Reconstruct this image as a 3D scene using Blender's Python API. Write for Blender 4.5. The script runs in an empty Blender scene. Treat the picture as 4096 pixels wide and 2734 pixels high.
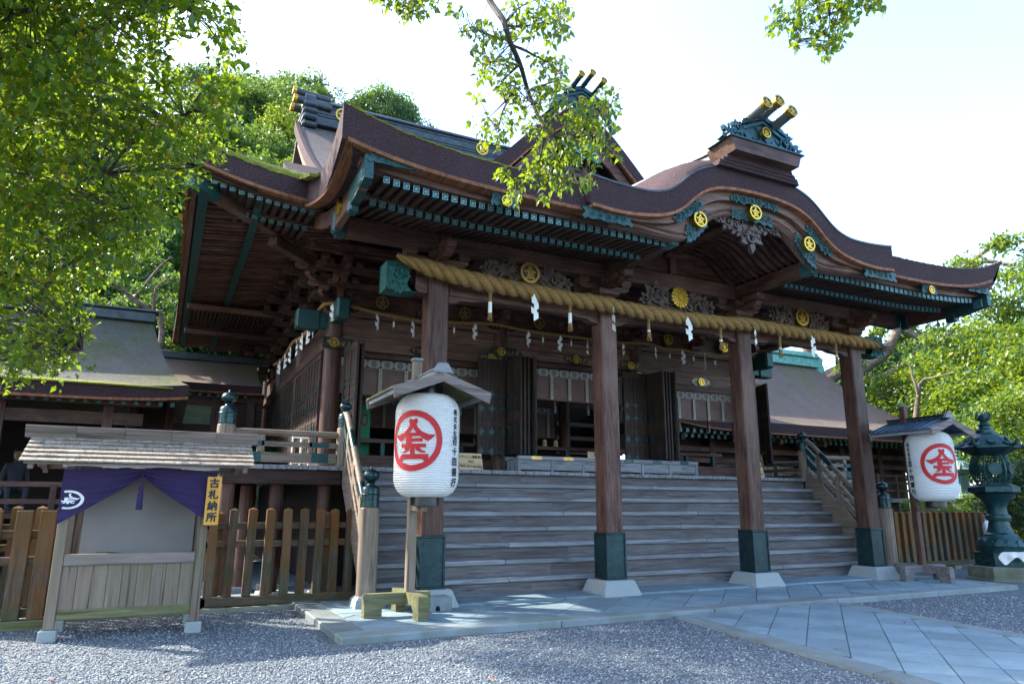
import bpy, bmesh, math, random
from mathutils import Vector, Matrix, Euler, noise
import numpy as np

random.seed(7)
rng = np.random.default_rng(11)
S = bpy.context.scene
COL = S.collection
rad = math.radians

# ------------------------------------------------------------------ camera
YAW, PITCH, ROLL = rad(26.0831), rad(13.1225), rad(0.165)
CAM = Vector((-3.4153, -9.5878, 1.4017))
_f = Vector((math.sin(YAW) * math.cos(PITCH), math.cos(YAW) * math.cos(PITCH), math.sin(PITCH)))
_r = Vector((math.cos(YAW), -math.sin(YAW), 0))
_u = _r.cross(_f)
_r2 = _r * math.cos(ROLL) + _u * math.sin(ROLL)
_u2 = -_r * math.sin(ROLL) + _u * math.cos(ROLL)
cam_data = bpy.data.cameras.new("camera")
cam_data.sensor_width = 36.0
cam_data.lens = 24.65
cam_data.clip_start = 0.05
cam_data.clip_end = 600
cam = bpy.data.objects.new("camera", cam_data)
COL.objects.link(cam)
cam.matrix_world = Matrix(((_r2.x, _u2.x, -_f.x, CAM.x), (_r2.y, _u2.y, -_f.y, CAM.y), (_r2.z, _u2.z, -_f.z, CAM.z), (0, 0, 0, 1)))
S.camera = cam


def ray(px, py, dist):
    """a point at a given distance in the direction of a place in the 4096 x 2734 photograph"""
    d = _f + _r2 * ((px - 2048) / 2804.58) - _u2 * ((py - 1367) / 2804.58)
    return CAM + d.normalized() * dist


# ------------------------------------------------------------------ sky, sun, exposure
SUN_EL, SUN_DIR = rad(38), Vector((-0.72, 0.69, 0)).normalized()
W = bpy.data.worlds.new("World")
S.world = W
W.use_nodes = True
nt = W.node_tree
nt.nodes.clear()
sky = nt.nodes.new("ShaderNodeTexSky")
sky.sky_type = 'NISHITA'
sky.sun_disc = False
sky.sun_elevation = SUN_EL
sky.sun_rotation = math.atan2(SUN_DIR.x, SUN_DIR.y)
sky.air_density = 1.0
sky.dust_density = 1.9
sky.ozone_density = 2.2
bg = nt.nodes.new("ShaderNodeBackground")
bg.inputs[1].default_value = 0.15
wo = nt.nodes.new("ShaderNodeOutputWorld")
nt.links.new(sky.outputs[0], bg.inputs[0])
nt.links.new(bg.outputs[0], wo.inputs[0])

sun_data = bpy.data.lights.new("sun", 'SUN')
sun_data.energy = 2.6
sun_data.angle = rad(0.53)
sun_data.color = (1.0, 0.93, 0.8)
sun = bpy.data.objects.new("sun", sun_data)
COL.objects.link(sun)
sd = Vector((SUN_DIR.x * math.cos(SUN_EL), SUN_DIR.y * math.cos(SUN_EL), math.sin(SUN_EL)))
sun.rotation_euler = sd.to_track_quat('Z', 'Y').to_euler()
sun.location = sd * 60

S.view_settings.view_transform = 'Standard'
S.view_settings.look = 'None'
S.view_settings.exposure = 2.55
S.view_settings.gamma = 1.0
S.view_settings.use_curve_mapping = False
S.render.engine = 'CYCLES'
S.cycles.use_denoising = True
S.cycles.max_bounces = 8
S.cycles.transparent_max_bounces = 8
S.cycles.sample_clamp_indirect = 8

# ------------------------------------------------------------------ materials
MATS = {}


def new_mat(name):
    m = bpy.data.materials.new(name)
    m.use_nodes = True
    MATS[name] = m
    t = m.node_tree
    return m, t, t.nodes["Principled BSDF"]


def coords(t, scale=(1, 1, 1), kind="Object"):
    tc = t.nodes.new("ShaderNodeTexCoord")
    mp = t.nodes.new("ShaderNodeMapping")
    mp.inputs["Scale"].default_value = scale
    if kind == "World":
        g = t.nodes.new("ShaderNodeNewGeometry")
        t.links.new(g.outputs["Position"], mp.inputs[0])
    else:
        t.links.new(tc.outputs[kind], mp.inputs[0])
    return mp.outputs[0]


def noise_tex(t, vec, scale, detail=6, rough=0.6, w=None):
    n = t.nodes.new("ShaderNodeTexNoise")
    if w is not None:
        n.noise_dimensions = '4D'
        t.links.new(w, n.inputs["W"])
    n.inputs["Scale"].default_value = scale
    n.inputs["Detail"].default_value = detail
    n.inputs["Roughness"].default_value = rough
    t.links.new(vec, n.inputs["Vector"])
    return n.outputs["Fac"]


def ramp(t, fac, stops):
    r = t.nodes.new("ShaderNodeValToRGB")
    e = r.color_ramp.elements
    while len(e) < len(stops):
        e.new(0.5)
    for i, (p, c) in enumerate(stops):
        e[i].position = p
        e[i].color = (c[0], c[1], c[2], 1) if len(c) == 3 else c
    t.links.new(fac, r.inputs[0])
    return r.outputs[0]


def mix(t, a, b, fac, mode='MIX'):
    m = t.nodes.new("ShaderNodeMix")
    m.data_type = 'RGBA'
    m.blend_type = mode
    if isinstance(fac, (int, float)):
        m.inputs[0].default_value = fac
    else:
        t.links.new(fac, m.inputs[0])
    for i, x in ((6, a), (7, b)):
        if isinstance(x, tuple):
            m.inputs[i].default_value = (*x[:3], 1)
        else:
            t.links.new(x, m.inputs[i])
    return m.outputs[2]


def bump(t, bsdf, height, strength=0.3, dist=0.01):
    b = t.nodes.new("ShaderNodeBump")
    b.inputs["Strength"].default_value = strength
    b.inputs["Distance"].default_value = dist
    t.links.new(height, b.inputs["Height"])
    t.links.new(b.outputs[0], bsdf.inputs["Normal"])


def obj_random(t):
    o = t.nodes.new("ShaderNodeObjectInfo")
    return o.outputs["Random"]


def math_node(t, op, a, b=None):
    m = t.nodes.new("ShaderNodeMath")
    m.operation = op
    for i, x in enumerate((a, b)):
        if x is None:
            continue
        if isinstance(x, (int, float)):
            m.inputs[i].default_value = x
        else:
            t.links.new(x, m.inputs[i])
    return m.outputs[0]


def wood(name, dark, light, axis='x', rough=0.65, stain=None, stain_amt=0.35, var=0.25, kind="Object", fine=26, moss=None, moss_amt=0.0, lichen=None):
    """aged timber: grain stretched along one axis, each board a little different, stains on top"""
    m, t, b = new_mat(name)
    k = {'x': (0.10, 1, 1), 'y': (1, 0.10, 1), 'z': (1, 1, 0.10)}[axis]
    v = coords(t, k, kind)
    rnd = obj_random(t)
    w = math_node(t, 'MULTIPLY', rnd, 40)
    g = noise_tex(t, v, fine, 8, 0.65, w)
    c = ramp(t, g, [(0.3, dark), (0.52, tuple((a + q) / 2 for a, q in zip(dark, light))), (0.72, light)])
    # drying cracks: thin dark lines along the grain
    vc = coords(t, tuple(0.03 if q < 1 else 1 for q in k), kind)
    cr = noise_tex(t, vc, 9, 3, 0.5, w)
    c = mix(t, c, ramp(t, cr, [(0.475, (1, 1, 1)), (0.5, (0.3, 0.3, 0.3)), (0.525, (1, 1, 1))]), 0.8, 'MULTIPLY')
    v2 = coords(t, tuple(0.5 if q < 1 else 1 for q in k), kind)
    n2 = noise_tex(t, v2, 2.2, 5, 0.6, w)
    if stain:
        c = mix(t, c, stain, math_node(t, 'MULTIPLY', ramp(t, n2, [(0.45, (0, 0, 0)), (0.7, (1, 1, 1))]), stain_amt))
    if moss:
        n3 = noise_tex(t, coords(t, (1, 1, 1), "World"), 3.1, 6, 0.65)
        c = mix(t, c, moss, math_node(t, 'MULTIPLY', ramp(t, n3, [(0.46, (0, 0, 0)), (0.62, (1, 1, 1))]), moss_amt))
    if lichen:
        # orange lichen that grows on the upper part of fence boards, more on some than on others
        sx = t.nodes.new("ShaderNodeSeparateXYZ")
        t.links.new(coords(t, (1, 1, 1), kind), sx.inputs[0])
        zz = math_node(t, 'ADD', sx.outputs[2], math_node(t, 'MULTIPLY', math_node(t, 'SUBTRACT', n2, 0.5), 1.6))
        zz = math_node(t, 'ADD', zz, math_node(t, 'MULTIPLY', math_node(t, 'SUBTRACT', rnd, 0.5), 0.9))
        c = mix(t, c, lichen, math_node(t, 'MULTIPLY', ramp(t, zz, [(0.6, (0, 0, 0)), (1.1, (1, 1, 1))]), 0.55))
    h = t.nodes.new("ShaderNodeHueSaturation")
    t.links.new(c, h.inputs["Color"])
    t.links.new(math_node(t, 'ADD', math_node(t, 'MULTIPLY', rnd, var), 1 - var / 2), h.inputs["Value"])
    t.links.new(h.outputs[0], b.inputs["Base Color"])
    b.inputs["Roughness"].default_value = rough
    b.inputs["Specular IOR Level"].default_value = 0.22
    bump(t, b, g, 0.35, 0.006)
    return m


def plain(name, c1, c2, scale=8, rough=0.6, metal=0.0, bstr=0.15, bdist=0.01, kind="Object", var=0.0, detail=6, bscale=None, spec=None):
    m, t, b = new_mat(name)
    v = coords(t, (1, 1, 1), kind)
    n = noise_tex(t, v, scale, detail, 0.65)
    c = ramp(t, n, [(0.32, c1), (0.68, c2)])
    if var:
        h = t.nodes.new("ShaderNodeHueSaturation")
        t.links.new(c, h.inputs["Color"])
        t.links.new(math_node(t, 'ADD', math_node(t, 'MULTIPLY', obj_random(t), var), 1 - var / 2), h.inputs["Value"])
        c = h.outputs[0]
    t.links.new(c, b.inputs["Base Color"])
    b.inputs["Roughness"].default_value = rough
    b.inputs["Metallic"].default_value = metal
    if spec is not None:
        b.inputs["Specular IOR Level"].default_value = spec
    if bstr:
        n2 = n if not bscale else noise_tex(t, v, bscale, 4, 0.6)
        bump(t, b, n2, bstr, bdist)
    return m


# timber
for ax in 'xyz':
    wood("timber_" + ax, (0.022, 0.010, 0.009), (0.150, 0.072, 0.050), ax, 0.5, (0.22, 0.135, 0.10), 0.45, 0.45)
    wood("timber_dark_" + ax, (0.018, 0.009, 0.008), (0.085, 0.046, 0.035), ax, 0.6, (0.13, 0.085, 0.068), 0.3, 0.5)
    wood("door_timber_" + ax, (0.014, 0.009, 0.007), (0.07, 0.044, 0.033), ax, 0.6, (0.08, 0.055, 0.04), 0.3, 0.4)
    wood("pale_timber_" + ax, (0.15, 0.108, 0.078), (0.32, 0.25, 0.19), ax, 0.6, (0.11, 0.095, 0.08), 0.5, 0.2)
    wood("grey_timber_" + ax, (0.15, 0.155, 0.165), (0.31, 0.325, 0.345), ax, 0.5, (0.15, 0.125, 0.115), 0.5, 0.3)
    wood("riser_timber_" + ax, (0.085, 0.076, 0.076), (0.20, 0.19, 0.19), ax, 0.6, (0.10, 0.066, 0.056), 0.6, 0.3)
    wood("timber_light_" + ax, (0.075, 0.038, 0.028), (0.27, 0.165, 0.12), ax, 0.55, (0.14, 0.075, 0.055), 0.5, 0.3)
    wood("fence_timber_" + ax, (0.05, 0.04, 0.028), (0.16, 0.13, 0.10), ax, 0.75, (0.23, 0.075, 0.012), 0.85, 0.5, moss=(0.06, 0.065, 0.018), moss_amt=0.6, lichen=(0.15, 0.065, 0.014) if ax == "z" else None)
wood("stall_timber_z", (0.15, 0.11, 0.082), (0.245, 0.19, 0.15), 'z', 0.65, (0.14, 0.135, 0.07), 0.5, 0.2, fine=16)
wood("stall_timber_x", (0.15, 0.115, 0.10), (0.25, 0.20, 0.18), 'x', 0.65, (0.16, 0.15, 0.10), 0.35, 0.2, fine=16)
wood("mossy_timber_x", (0.085, 0.08, 0.04), (0.20, 0.19, 0.10), 'x', 0.8, (0.15, 0.17, 0.06), 0.7, 0.16)
wood("shingle_wood", (0.21, 0.165, 0.13), (0.37, 0.305, 0.25), 'y', 0.7, (0.2, 0.17, 0.15), 0.4, 0.3)
wood("board_orange", (0.55, 0.27, 0.04), (0.72, 0.38, 0.07), 'z', 0.45, None, 0, 0.0)
wood("board_pale", (0.50, 0.34, 0.18), (0.66, 0.48, 0.28), 'x', 0.55, None, 0, 0.1)
wood("bark_strip", (0.13, 0.045, 0.02), (0.34, 0.15, 0.075), 'y', 0.7, None, 0, 0.3, fine=14)


def thatch(name, c1, c2, moss=None, moss_scale=1.2, moss_lo=0.45, moss_hi=0.6, layered=False, rough=0.9, zedge=None):
    m, t, b = new_mat(name)
    v = coords(t, (1, 1, 1), "World")
    n = noise_tex(t, v, 34, 8, 0.7)
    n1 = noise_tex(t, v, 2.3, 5, 0.6)
    c = ramp(t, n, [(0.3, c1), (0.7, c2)])
    c = mix(t, c, tuple(q * 0.55 for q in c1), math_node(t, 'MULTIPLY', n1, 0.6))
    if layered:
        wv = t.nodes.new("ShaderNodeTexWave")
        wv.wave_type = 'BANDS'
        wv.bands_direction = 'Z'
        wv.inputs["Scale"].default_value = 9
        wv.inputs["Distortion"].default_value = 6
        wv.inputs["Detail"].default_value = 4
        t.links.new(v, wv.inputs["Vector"])
        c = mix(t, c, tuple(q * 0.6 for q in c1), math_node(t, 'MULTIPLY', wv.outputs["Fac"], 0.45))
    if moss:
        nm = noise_tex(t, v, moss_scale, 8, 0.7)
        f = ramp(t, nm, [(moss_lo, (0, 0, 0)), (moss_hi, (1, 1, 1))])
        mc = ramp(t, noise_tex(t, v, 11, 4, 0.6), [(0.35, tuple(q * 0.55 for q in moss)), (0.65, moss)])
        c = mix(t, c, mc, f)
    t.links.new(c, b.inputs["Base Color"])
    b.inputs["Roughness"].default_value = rough
    b.inputs["Specular IOR Level"].default_value = 0.3
    bump(t, b, n, 0.9, 0.03)
    return m


thatch("bark_thatch", (0.026, 0.013, 0.015), (0.125, 0.068, 0.072), layered=True)
thatch("roof_bark", (0.07, 0.052, 0.048), (0.23, 0.18, 0.165), layered=True)
thatch("roof_bark_red", (0.10, 0.07, 0.058), (0.27, 0.20, 0.17), (0.16, 0.15, 0.07), 0.5, 0.5, 0.68)
thatch("roof_moss", (0.06, 0.06, 0.052), (0.21, 0.205, 0.18), (0.10, 0.115, 0.04), 0.6, 0.42, 0.66)
thatch("moss", (0.09, 0.10, 0.012), (0.30, 0.28, 0.03), (0.24, 0.26, 0.02), 2.0, 0.4, 0.6)

plain("bronze_green", (0.008, 0.035, 0.036), (0.022, 0.085, 0.082), 22, 0.5, 0.35, 0.3, 0.01)
plain("bronze_cap", (0.025, 0.085, 0.088), (0.06, 0.16, 0.165), 30, 0.45, 0.3, 0.2, 0.005)
plain("cap_frame", (0.10, 0.20, 0.21), (0.20, 0.34, 0.36), 30, 0.45, 0.2, 0.1, 0.003)
plain("bronze_carved", (0.004, 0.04, 0.036), (0.014, 0.14, 0.115), 18, 0.5, 0.2, 0.9, 0.03)
plain("bronze_dark", (0.012, 0.03, 0.035), (0.035, 0.075, 0.08), 14, 0.33, 0.6, 0.15, 0.01)
plain("bronze_sleeve", (0.005, 0.020, 0.024), (0.016, 0.048, 0.053), 9, 0.42, 0.45, 0.25, 0.012)
plain("lantern_bronze", (0.005, 0.024, 0.027), (0.02, 0.078, 0.078), 15, 0.42, 0.35, 0.45, 0.02)
plain("lantern_bronze_pale", (0.10, 0.19, 0.17), (0.24, 0.34, 0.31), 14, 0.6, 0.15, 0.4, 0.02)
plain("copper_verdigris", (0.06, 0.21, 0.18), (0.18, 0.42, 0.36), 7, 0.6, 0.1, 0.1, 0.01)
plain("ridge_metal", (0.022, 0.030, 0.036), (0.06, 0.075, 0.085), 5, 0.42, 0.4, 0.1, 0.01)
plain("ornament_blue", (0.008, 0.040, 0.055), (0.025, 0.095, 0.12), 9, 0.42, 0.35, 0.3, 0.02)
plain("ornament_tube", (0.10, 0.125, 0.125), (0.24, 0.27, 0.27), 5, 0.38, 0.5, 0.08, 0.01)
plain("gold", (0.40, 0.22, 0.025), (0.74, 0.47, 0.08), 14, 0.34, 1.0, 0.1, 0.004)
plain("old_gold", (0.30, 0.19, 0.05), (0.55, 0.37, 0.11), 14, 0.38, 0.8, 0.1, 0.004)
plain("black_lacquer", (0.006, 0.007, 0.009), (0.018, 0.02, 0.025), 12, 0.3, 0.0, 0.1, 0.003)
plain("crest_ground", (0.025, 0.014, 0.016), (0.06, 0.035, 0.04), 12, 0.5, 0, 0.1, 0.003)
plain("metal_roof_blue", (0.035, 0.065, 0.10), (0.06, 0.105, 0.155), 3, 0.38, 0.35, 0.05, 0.004)
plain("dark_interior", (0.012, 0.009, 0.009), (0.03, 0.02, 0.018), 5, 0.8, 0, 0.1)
plain("carved_wood", (0.028, 0.017, 0.014), (0.12, 0.078, 0.06), 9, 0.6, 0, 0.4, 0.02)
plain("paper_white", (0.78, 0.77, 0.72), (0.88, 0.87, 0.83), 6, 0.8, 0, 0.05)
plain("ink", (0.008, 0.008, 0.010), (0.016, 0.016, 0.02), 10, 0.6, 0, 0)
plain("red_print", (0.42, 0.002, 0.006), (0.50, 0.004, 0.010), 10, 0.6, 0, 0)
plain("purple_cloth", (0.013, 0.006, 0.040), (0.030, 0.013, 0.078), 60, 0.85, 0, 0.25, 0.004)
plain("white_cloth", (0.62, 0.62, 0.62), (0.78, 0.78, 0.77), 8, 0.85, 0, 0.1)
plain("grey_cloth", (0.145, 0.13, 0.12), (0.185, 0.17, 0.16), 1.5, 0.85, 0, 0.25, 0.02)
plain("green_brocade", (0.0, 0.12, 0.055), (0.01, 0.22, 0.10), 25, 0.7, 0, 0.2)
plain("red_cord", (0.12, 0.006, 0.01), (0.22, 0.012, 0.02), 30, 0.8, 0, 0.2)
plain("red_paint", (0.32, 0.07, 0.045), (0.45, 0.12, 0.08), 5, 0.55, 0, 0.1)
plain("granite", (0.18, 0.20, 0.20), (0.33, 0.36, 0.36), 90, 0.75, 0, 0.25, 0.004, detail=3)
plain("pottery", (0.02, 0.018, 0.02), (0.05, 0.045, 0.045), 10, 0.35, 0, 0.1)
plain("tree_bark", (0.06, 0.045, 0.035), (0.22, 0.175, 0.13), 9, 0.9, 0, 0.8, 0.04)
plain("twig_bark", (0.03, 0.024, 0.02), (0.09, 0.07, 0.055), 20, 0.85, 0, 0.4, 0.01)
plain("forest_floor", (0.02, 0.03, 0.012), (0.07, 0.085, 0.03), 1.2, 0.95, 0, 0.8, 0.3, kind="World")
plain("skin", (0.45, 0.27, 0.19), (0.52, 0.33, 0.24), 5, 0.6, 0, 0)
plain("hair", (0.01, 0.009, 0.009), (0.02, 0.018, 0.016), 30, 0.6, 0, 0.3)
plain("shirt_shaded", (0.05, 0.06, 0.09), (0.09, 0.10, 0.14), 6, 0.85, 0, 0.1)  # pale shirt darkened in the colour to stand in for the hall's shade
plain("shirt_white", (0.6, 0.62, 0.66), (0.72, 0.74, 0.78), 6, 0.85, 0, 0.1)


def stone_mat(name, c1, c2, mossy=0.0, var=0.34):
    m, t, b = new_mat(name)
    v = coords(t, (1, 1, 1), "World")
    n = noise_tex(t, v, 120, 3, 0.6)
    n2 = noise_tex(t, v, 1.7, 6, 0.65)
    c = ramp(t, n, [(0.3, c1), (0.7, c2)])
    c = mix(t, c, tuple(q * 0.45 for q in c1), math_node(t, 'MULTIPLY', ramp(t, n2, [(0.42, (0, 0, 0)), (0.72, (1, 1, 1))]), 0.5))
    if mossy:
        c = mix(t, c, (0.10, 0.11, 0.035), math_node(t, 'MULTIPLY', ramp(t, noise_tex(t, v, 3.5, 6, 0.65), [(0.45, (0, 0, 0)), (0.62, (1, 1, 1))]), mossy))
    h = t.nodes.new("ShaderNodeHueSaturation")
    t.links.new(c, h.inputs["Color"])
    t.links.new(math_node(t, 'ADD', math_node(t, 'MULTIPLY', obj_random(t), var), 1 - var / 2), h.inputs["Value"])
    t.links.new(h.outputs[0], b.inputs["Base Color"])
    b.inputs["Roughness"].default_value = 0.72
    bump(t, b, n, 0.2, 0.004)
    return m


stone_mat("paving_stone", (0.13, 0.19, 0.22), (0.225, 0.305, 0.345))
stone_mat("kerb_stone", (0.13, 0.16, 0.175), (0.23, 0.27, 0.28), 0.35)
stone_mat("mossy_stone", (0.13, 0.14, 0.11), (0.25, 0.26, 0.20), 0.7)


def gravel_mat():
    m, t, b = new_mat("gravel")
    v = coords(t, (1, 1, 1), "World")
    vo = t.nodes.new("ShaderNodeTexVoronoi")
    vo.inputs["Scale"].default_value = 52
    t.links.new(v, vo.inputs["Vector"])
    c = ramp(t, vo.outputs["Color"], [(0.1, (0.07, 0.088, 0.11)), (0.5, (0.15, 0.18, 0.21)), (0.9, (0.26, 0.29, 0.31))])
    d = ramp(t, vo.outputs["Distance"], [(0.25, (1, 1, 1)), (0.75, (0.3, 0.3, 0.3))])
    c = mix(t, c, d, 1.0, 'MULTIPLY')
    n = noise_tex(t, v, 0.8, 5, 0.6)
    c = mix(t, c, (0.13, 0.12, 0.10), math_node(t, 'MULTIPLY', ramp(t, n, [(0.5, (0, 0, 0)), (0.75, (1, 1, 1))]), 0.5))
    t.links.new(c, b.inputs["Base Color"])
    b.inputs["Roughness"].default_value = 0.85
    inv = math_node(t, 'SUBTRACT', 1, vo.outputs["Distance"])
    bump(t, b, inv, 0.9, 0.012)
    # loose stones: a tone for each stone
    m, t, b = new_mat("pebbles")
    g = t.nodes.new("ShaderNodeNewGeometry")
    c = ramp(t, g.outputs["Random Per Island"], [(0.0, (0.06, 0.076, 0.098)), (0.5, (0.155, 0.188, 0.22)), (0.9, (0.28, 0.31, 0.335)), (1.0, (0.46, 0.47, 0.47))])
    t.links.new(c, b.inputs["Base Color"])
    b.inputs["Roughness"].default_value = 0.8


gravel_mat()


def rope_mat():
    m, t, b = new_mat("straw_rope")
    v = coords(t, (1, 1, 1), "Object")
    n = noise_tex(t, v, 70, 6, 0.7)
    c = ramp(t, n, [(0.3, (0.11, 0.055, 0.014)), (0.55, (0.31, 0.18, 0.052)), (0.8, (0.48, 0.32, 0.12))])
    t.links.new(c, b.inputs["Base Color"])
    b.inputs["Roughness"].default_value = 0.8
    bump(t, b, n, 0.8, 0.01)


rope_mat()


def leaf_mat(name, stops, trans, tfac=0.5, rough=0.35):
    m, t, b = new_mat(name)
    g = t.nodes.new("ShaderNodeNewGeometry")
    o = obj_random(t)
    f = math_node(t, 'FRACT', math_node(t, 'ADD', g.outputs["Random Per Island"], o))
    c = ramp(t, f, stops)
    t.links.new(c, b.inputs["Base Color"])
    b.inputs["Roughness"].default_value = rough
    b.inputs["Specular IOR Level"].default_value = 0.5
    tr = t.nodes.new("ShaderNodeBsdfTranslucent")
    tc = mix(t, c, trans, 0.75)
    t.links.new(tc, tr.inputs[0])
    ms = t.nodes.new("ShaderNodeMixShader")
    ms.inputs[0].default_value = tfac
    out = t.nodes["Material Output"]
    t.links.new(b.outputs[0], ms.inputs[1])
    t.links.new(tr.outputs[0], ms.inputs[2])
    t.links.new(ms.outputs[0], out.inputs[0])
    return m


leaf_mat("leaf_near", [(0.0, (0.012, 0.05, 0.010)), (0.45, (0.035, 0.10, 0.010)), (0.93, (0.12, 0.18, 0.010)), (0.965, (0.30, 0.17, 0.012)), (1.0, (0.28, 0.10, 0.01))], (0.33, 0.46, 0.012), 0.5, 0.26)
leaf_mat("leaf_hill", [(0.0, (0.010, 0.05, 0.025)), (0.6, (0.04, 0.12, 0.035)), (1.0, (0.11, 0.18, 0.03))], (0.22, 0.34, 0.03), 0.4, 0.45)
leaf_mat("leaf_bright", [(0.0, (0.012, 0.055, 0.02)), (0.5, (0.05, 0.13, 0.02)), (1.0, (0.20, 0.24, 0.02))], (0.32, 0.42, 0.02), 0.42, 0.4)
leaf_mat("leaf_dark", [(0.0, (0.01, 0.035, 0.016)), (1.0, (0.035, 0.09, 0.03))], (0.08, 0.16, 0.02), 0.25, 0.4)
leaf_mat("fallen_leaf", [(0.0, (0.30, 0.03, 0.015)), (1.0, (0.42, 0.12, 0.03))], (0.4, 0.1, 0.02), 0.2, 0.6)


def paper_lantern_mat():
    m, t, b = new_mat("lantern_paper")
    v = coords(t, (1, 1, 1), "Object")
    n = noise_tex(t, v, 4, 5, 0.6)
    c = ramp(t, n, [(0.3, (0.74, 0.74, 0.72)), (0.7, (0.84, 0.84, 0.82))])
    t.links.new(c, b.inputs["Base Color"])
    b.inputs["Roughness"].default_value = 0.6
    tr = t.nodes.new("ShaderNodeBsdfTranslucent")
    tr.inputs[0].default_value = (0.8, 0.79, 0.74, 1)
    ms = t.nodes.new("ShaderNodeMixShader")
    ms.inputs[0].default_value = 0.3
    t.links.new(b.outputs[0], ms.inputs[1])
    t.links.new(tr.outputs[0], ms.inputs[2])
    t.links.new(ms.outputs[0], t.nodes["Material Output"].inputs[0])


paper_lantern_mat()


def blind_mat():
    m, t, b = new_mat("blind_reed")
    v = coords(t, (1, 1, 1), "Object")
    wv = t.nodes.new("ShaderNodeTexWave")
    wv.bands_direction = 'Z'
    wv.inputs["Scale"].default_value = 24
    wv.inputs["Distortion"].default_value = 0.4
    t.links.new(v, wv.inputs["Vector"])
    n = noise_tex(t, v, 5, 5, 0.6)
    c = ramp(t, n, [(0.3, (0.16, 0.095, 0.08)), (0.7, (0.25, 0.165, 0.145))])
    c = mix(t, c, (0.07, 0.04, 0.035), math_node(t, 'MULTIPLY', wv.outputs["Fac"], 0.5))
    t.links.new(c, b.inputs["Base Color"])
    b.inputs["Roughness"].default_value = 0.6
    bump(t, b, wv.outputs["Fac"], 0.4, 0.004)


blind_mat()
plain("blind_border", (0.36, 0.335, 0.30), (0.46, 0.43, 0.39), 40, 0.8, 0, 0.1)
plain("blind_print", (0.055, 0.055, 0.065), (0.09, 0.09, 0.10), 30, 0.8, 0, 0)

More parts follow.
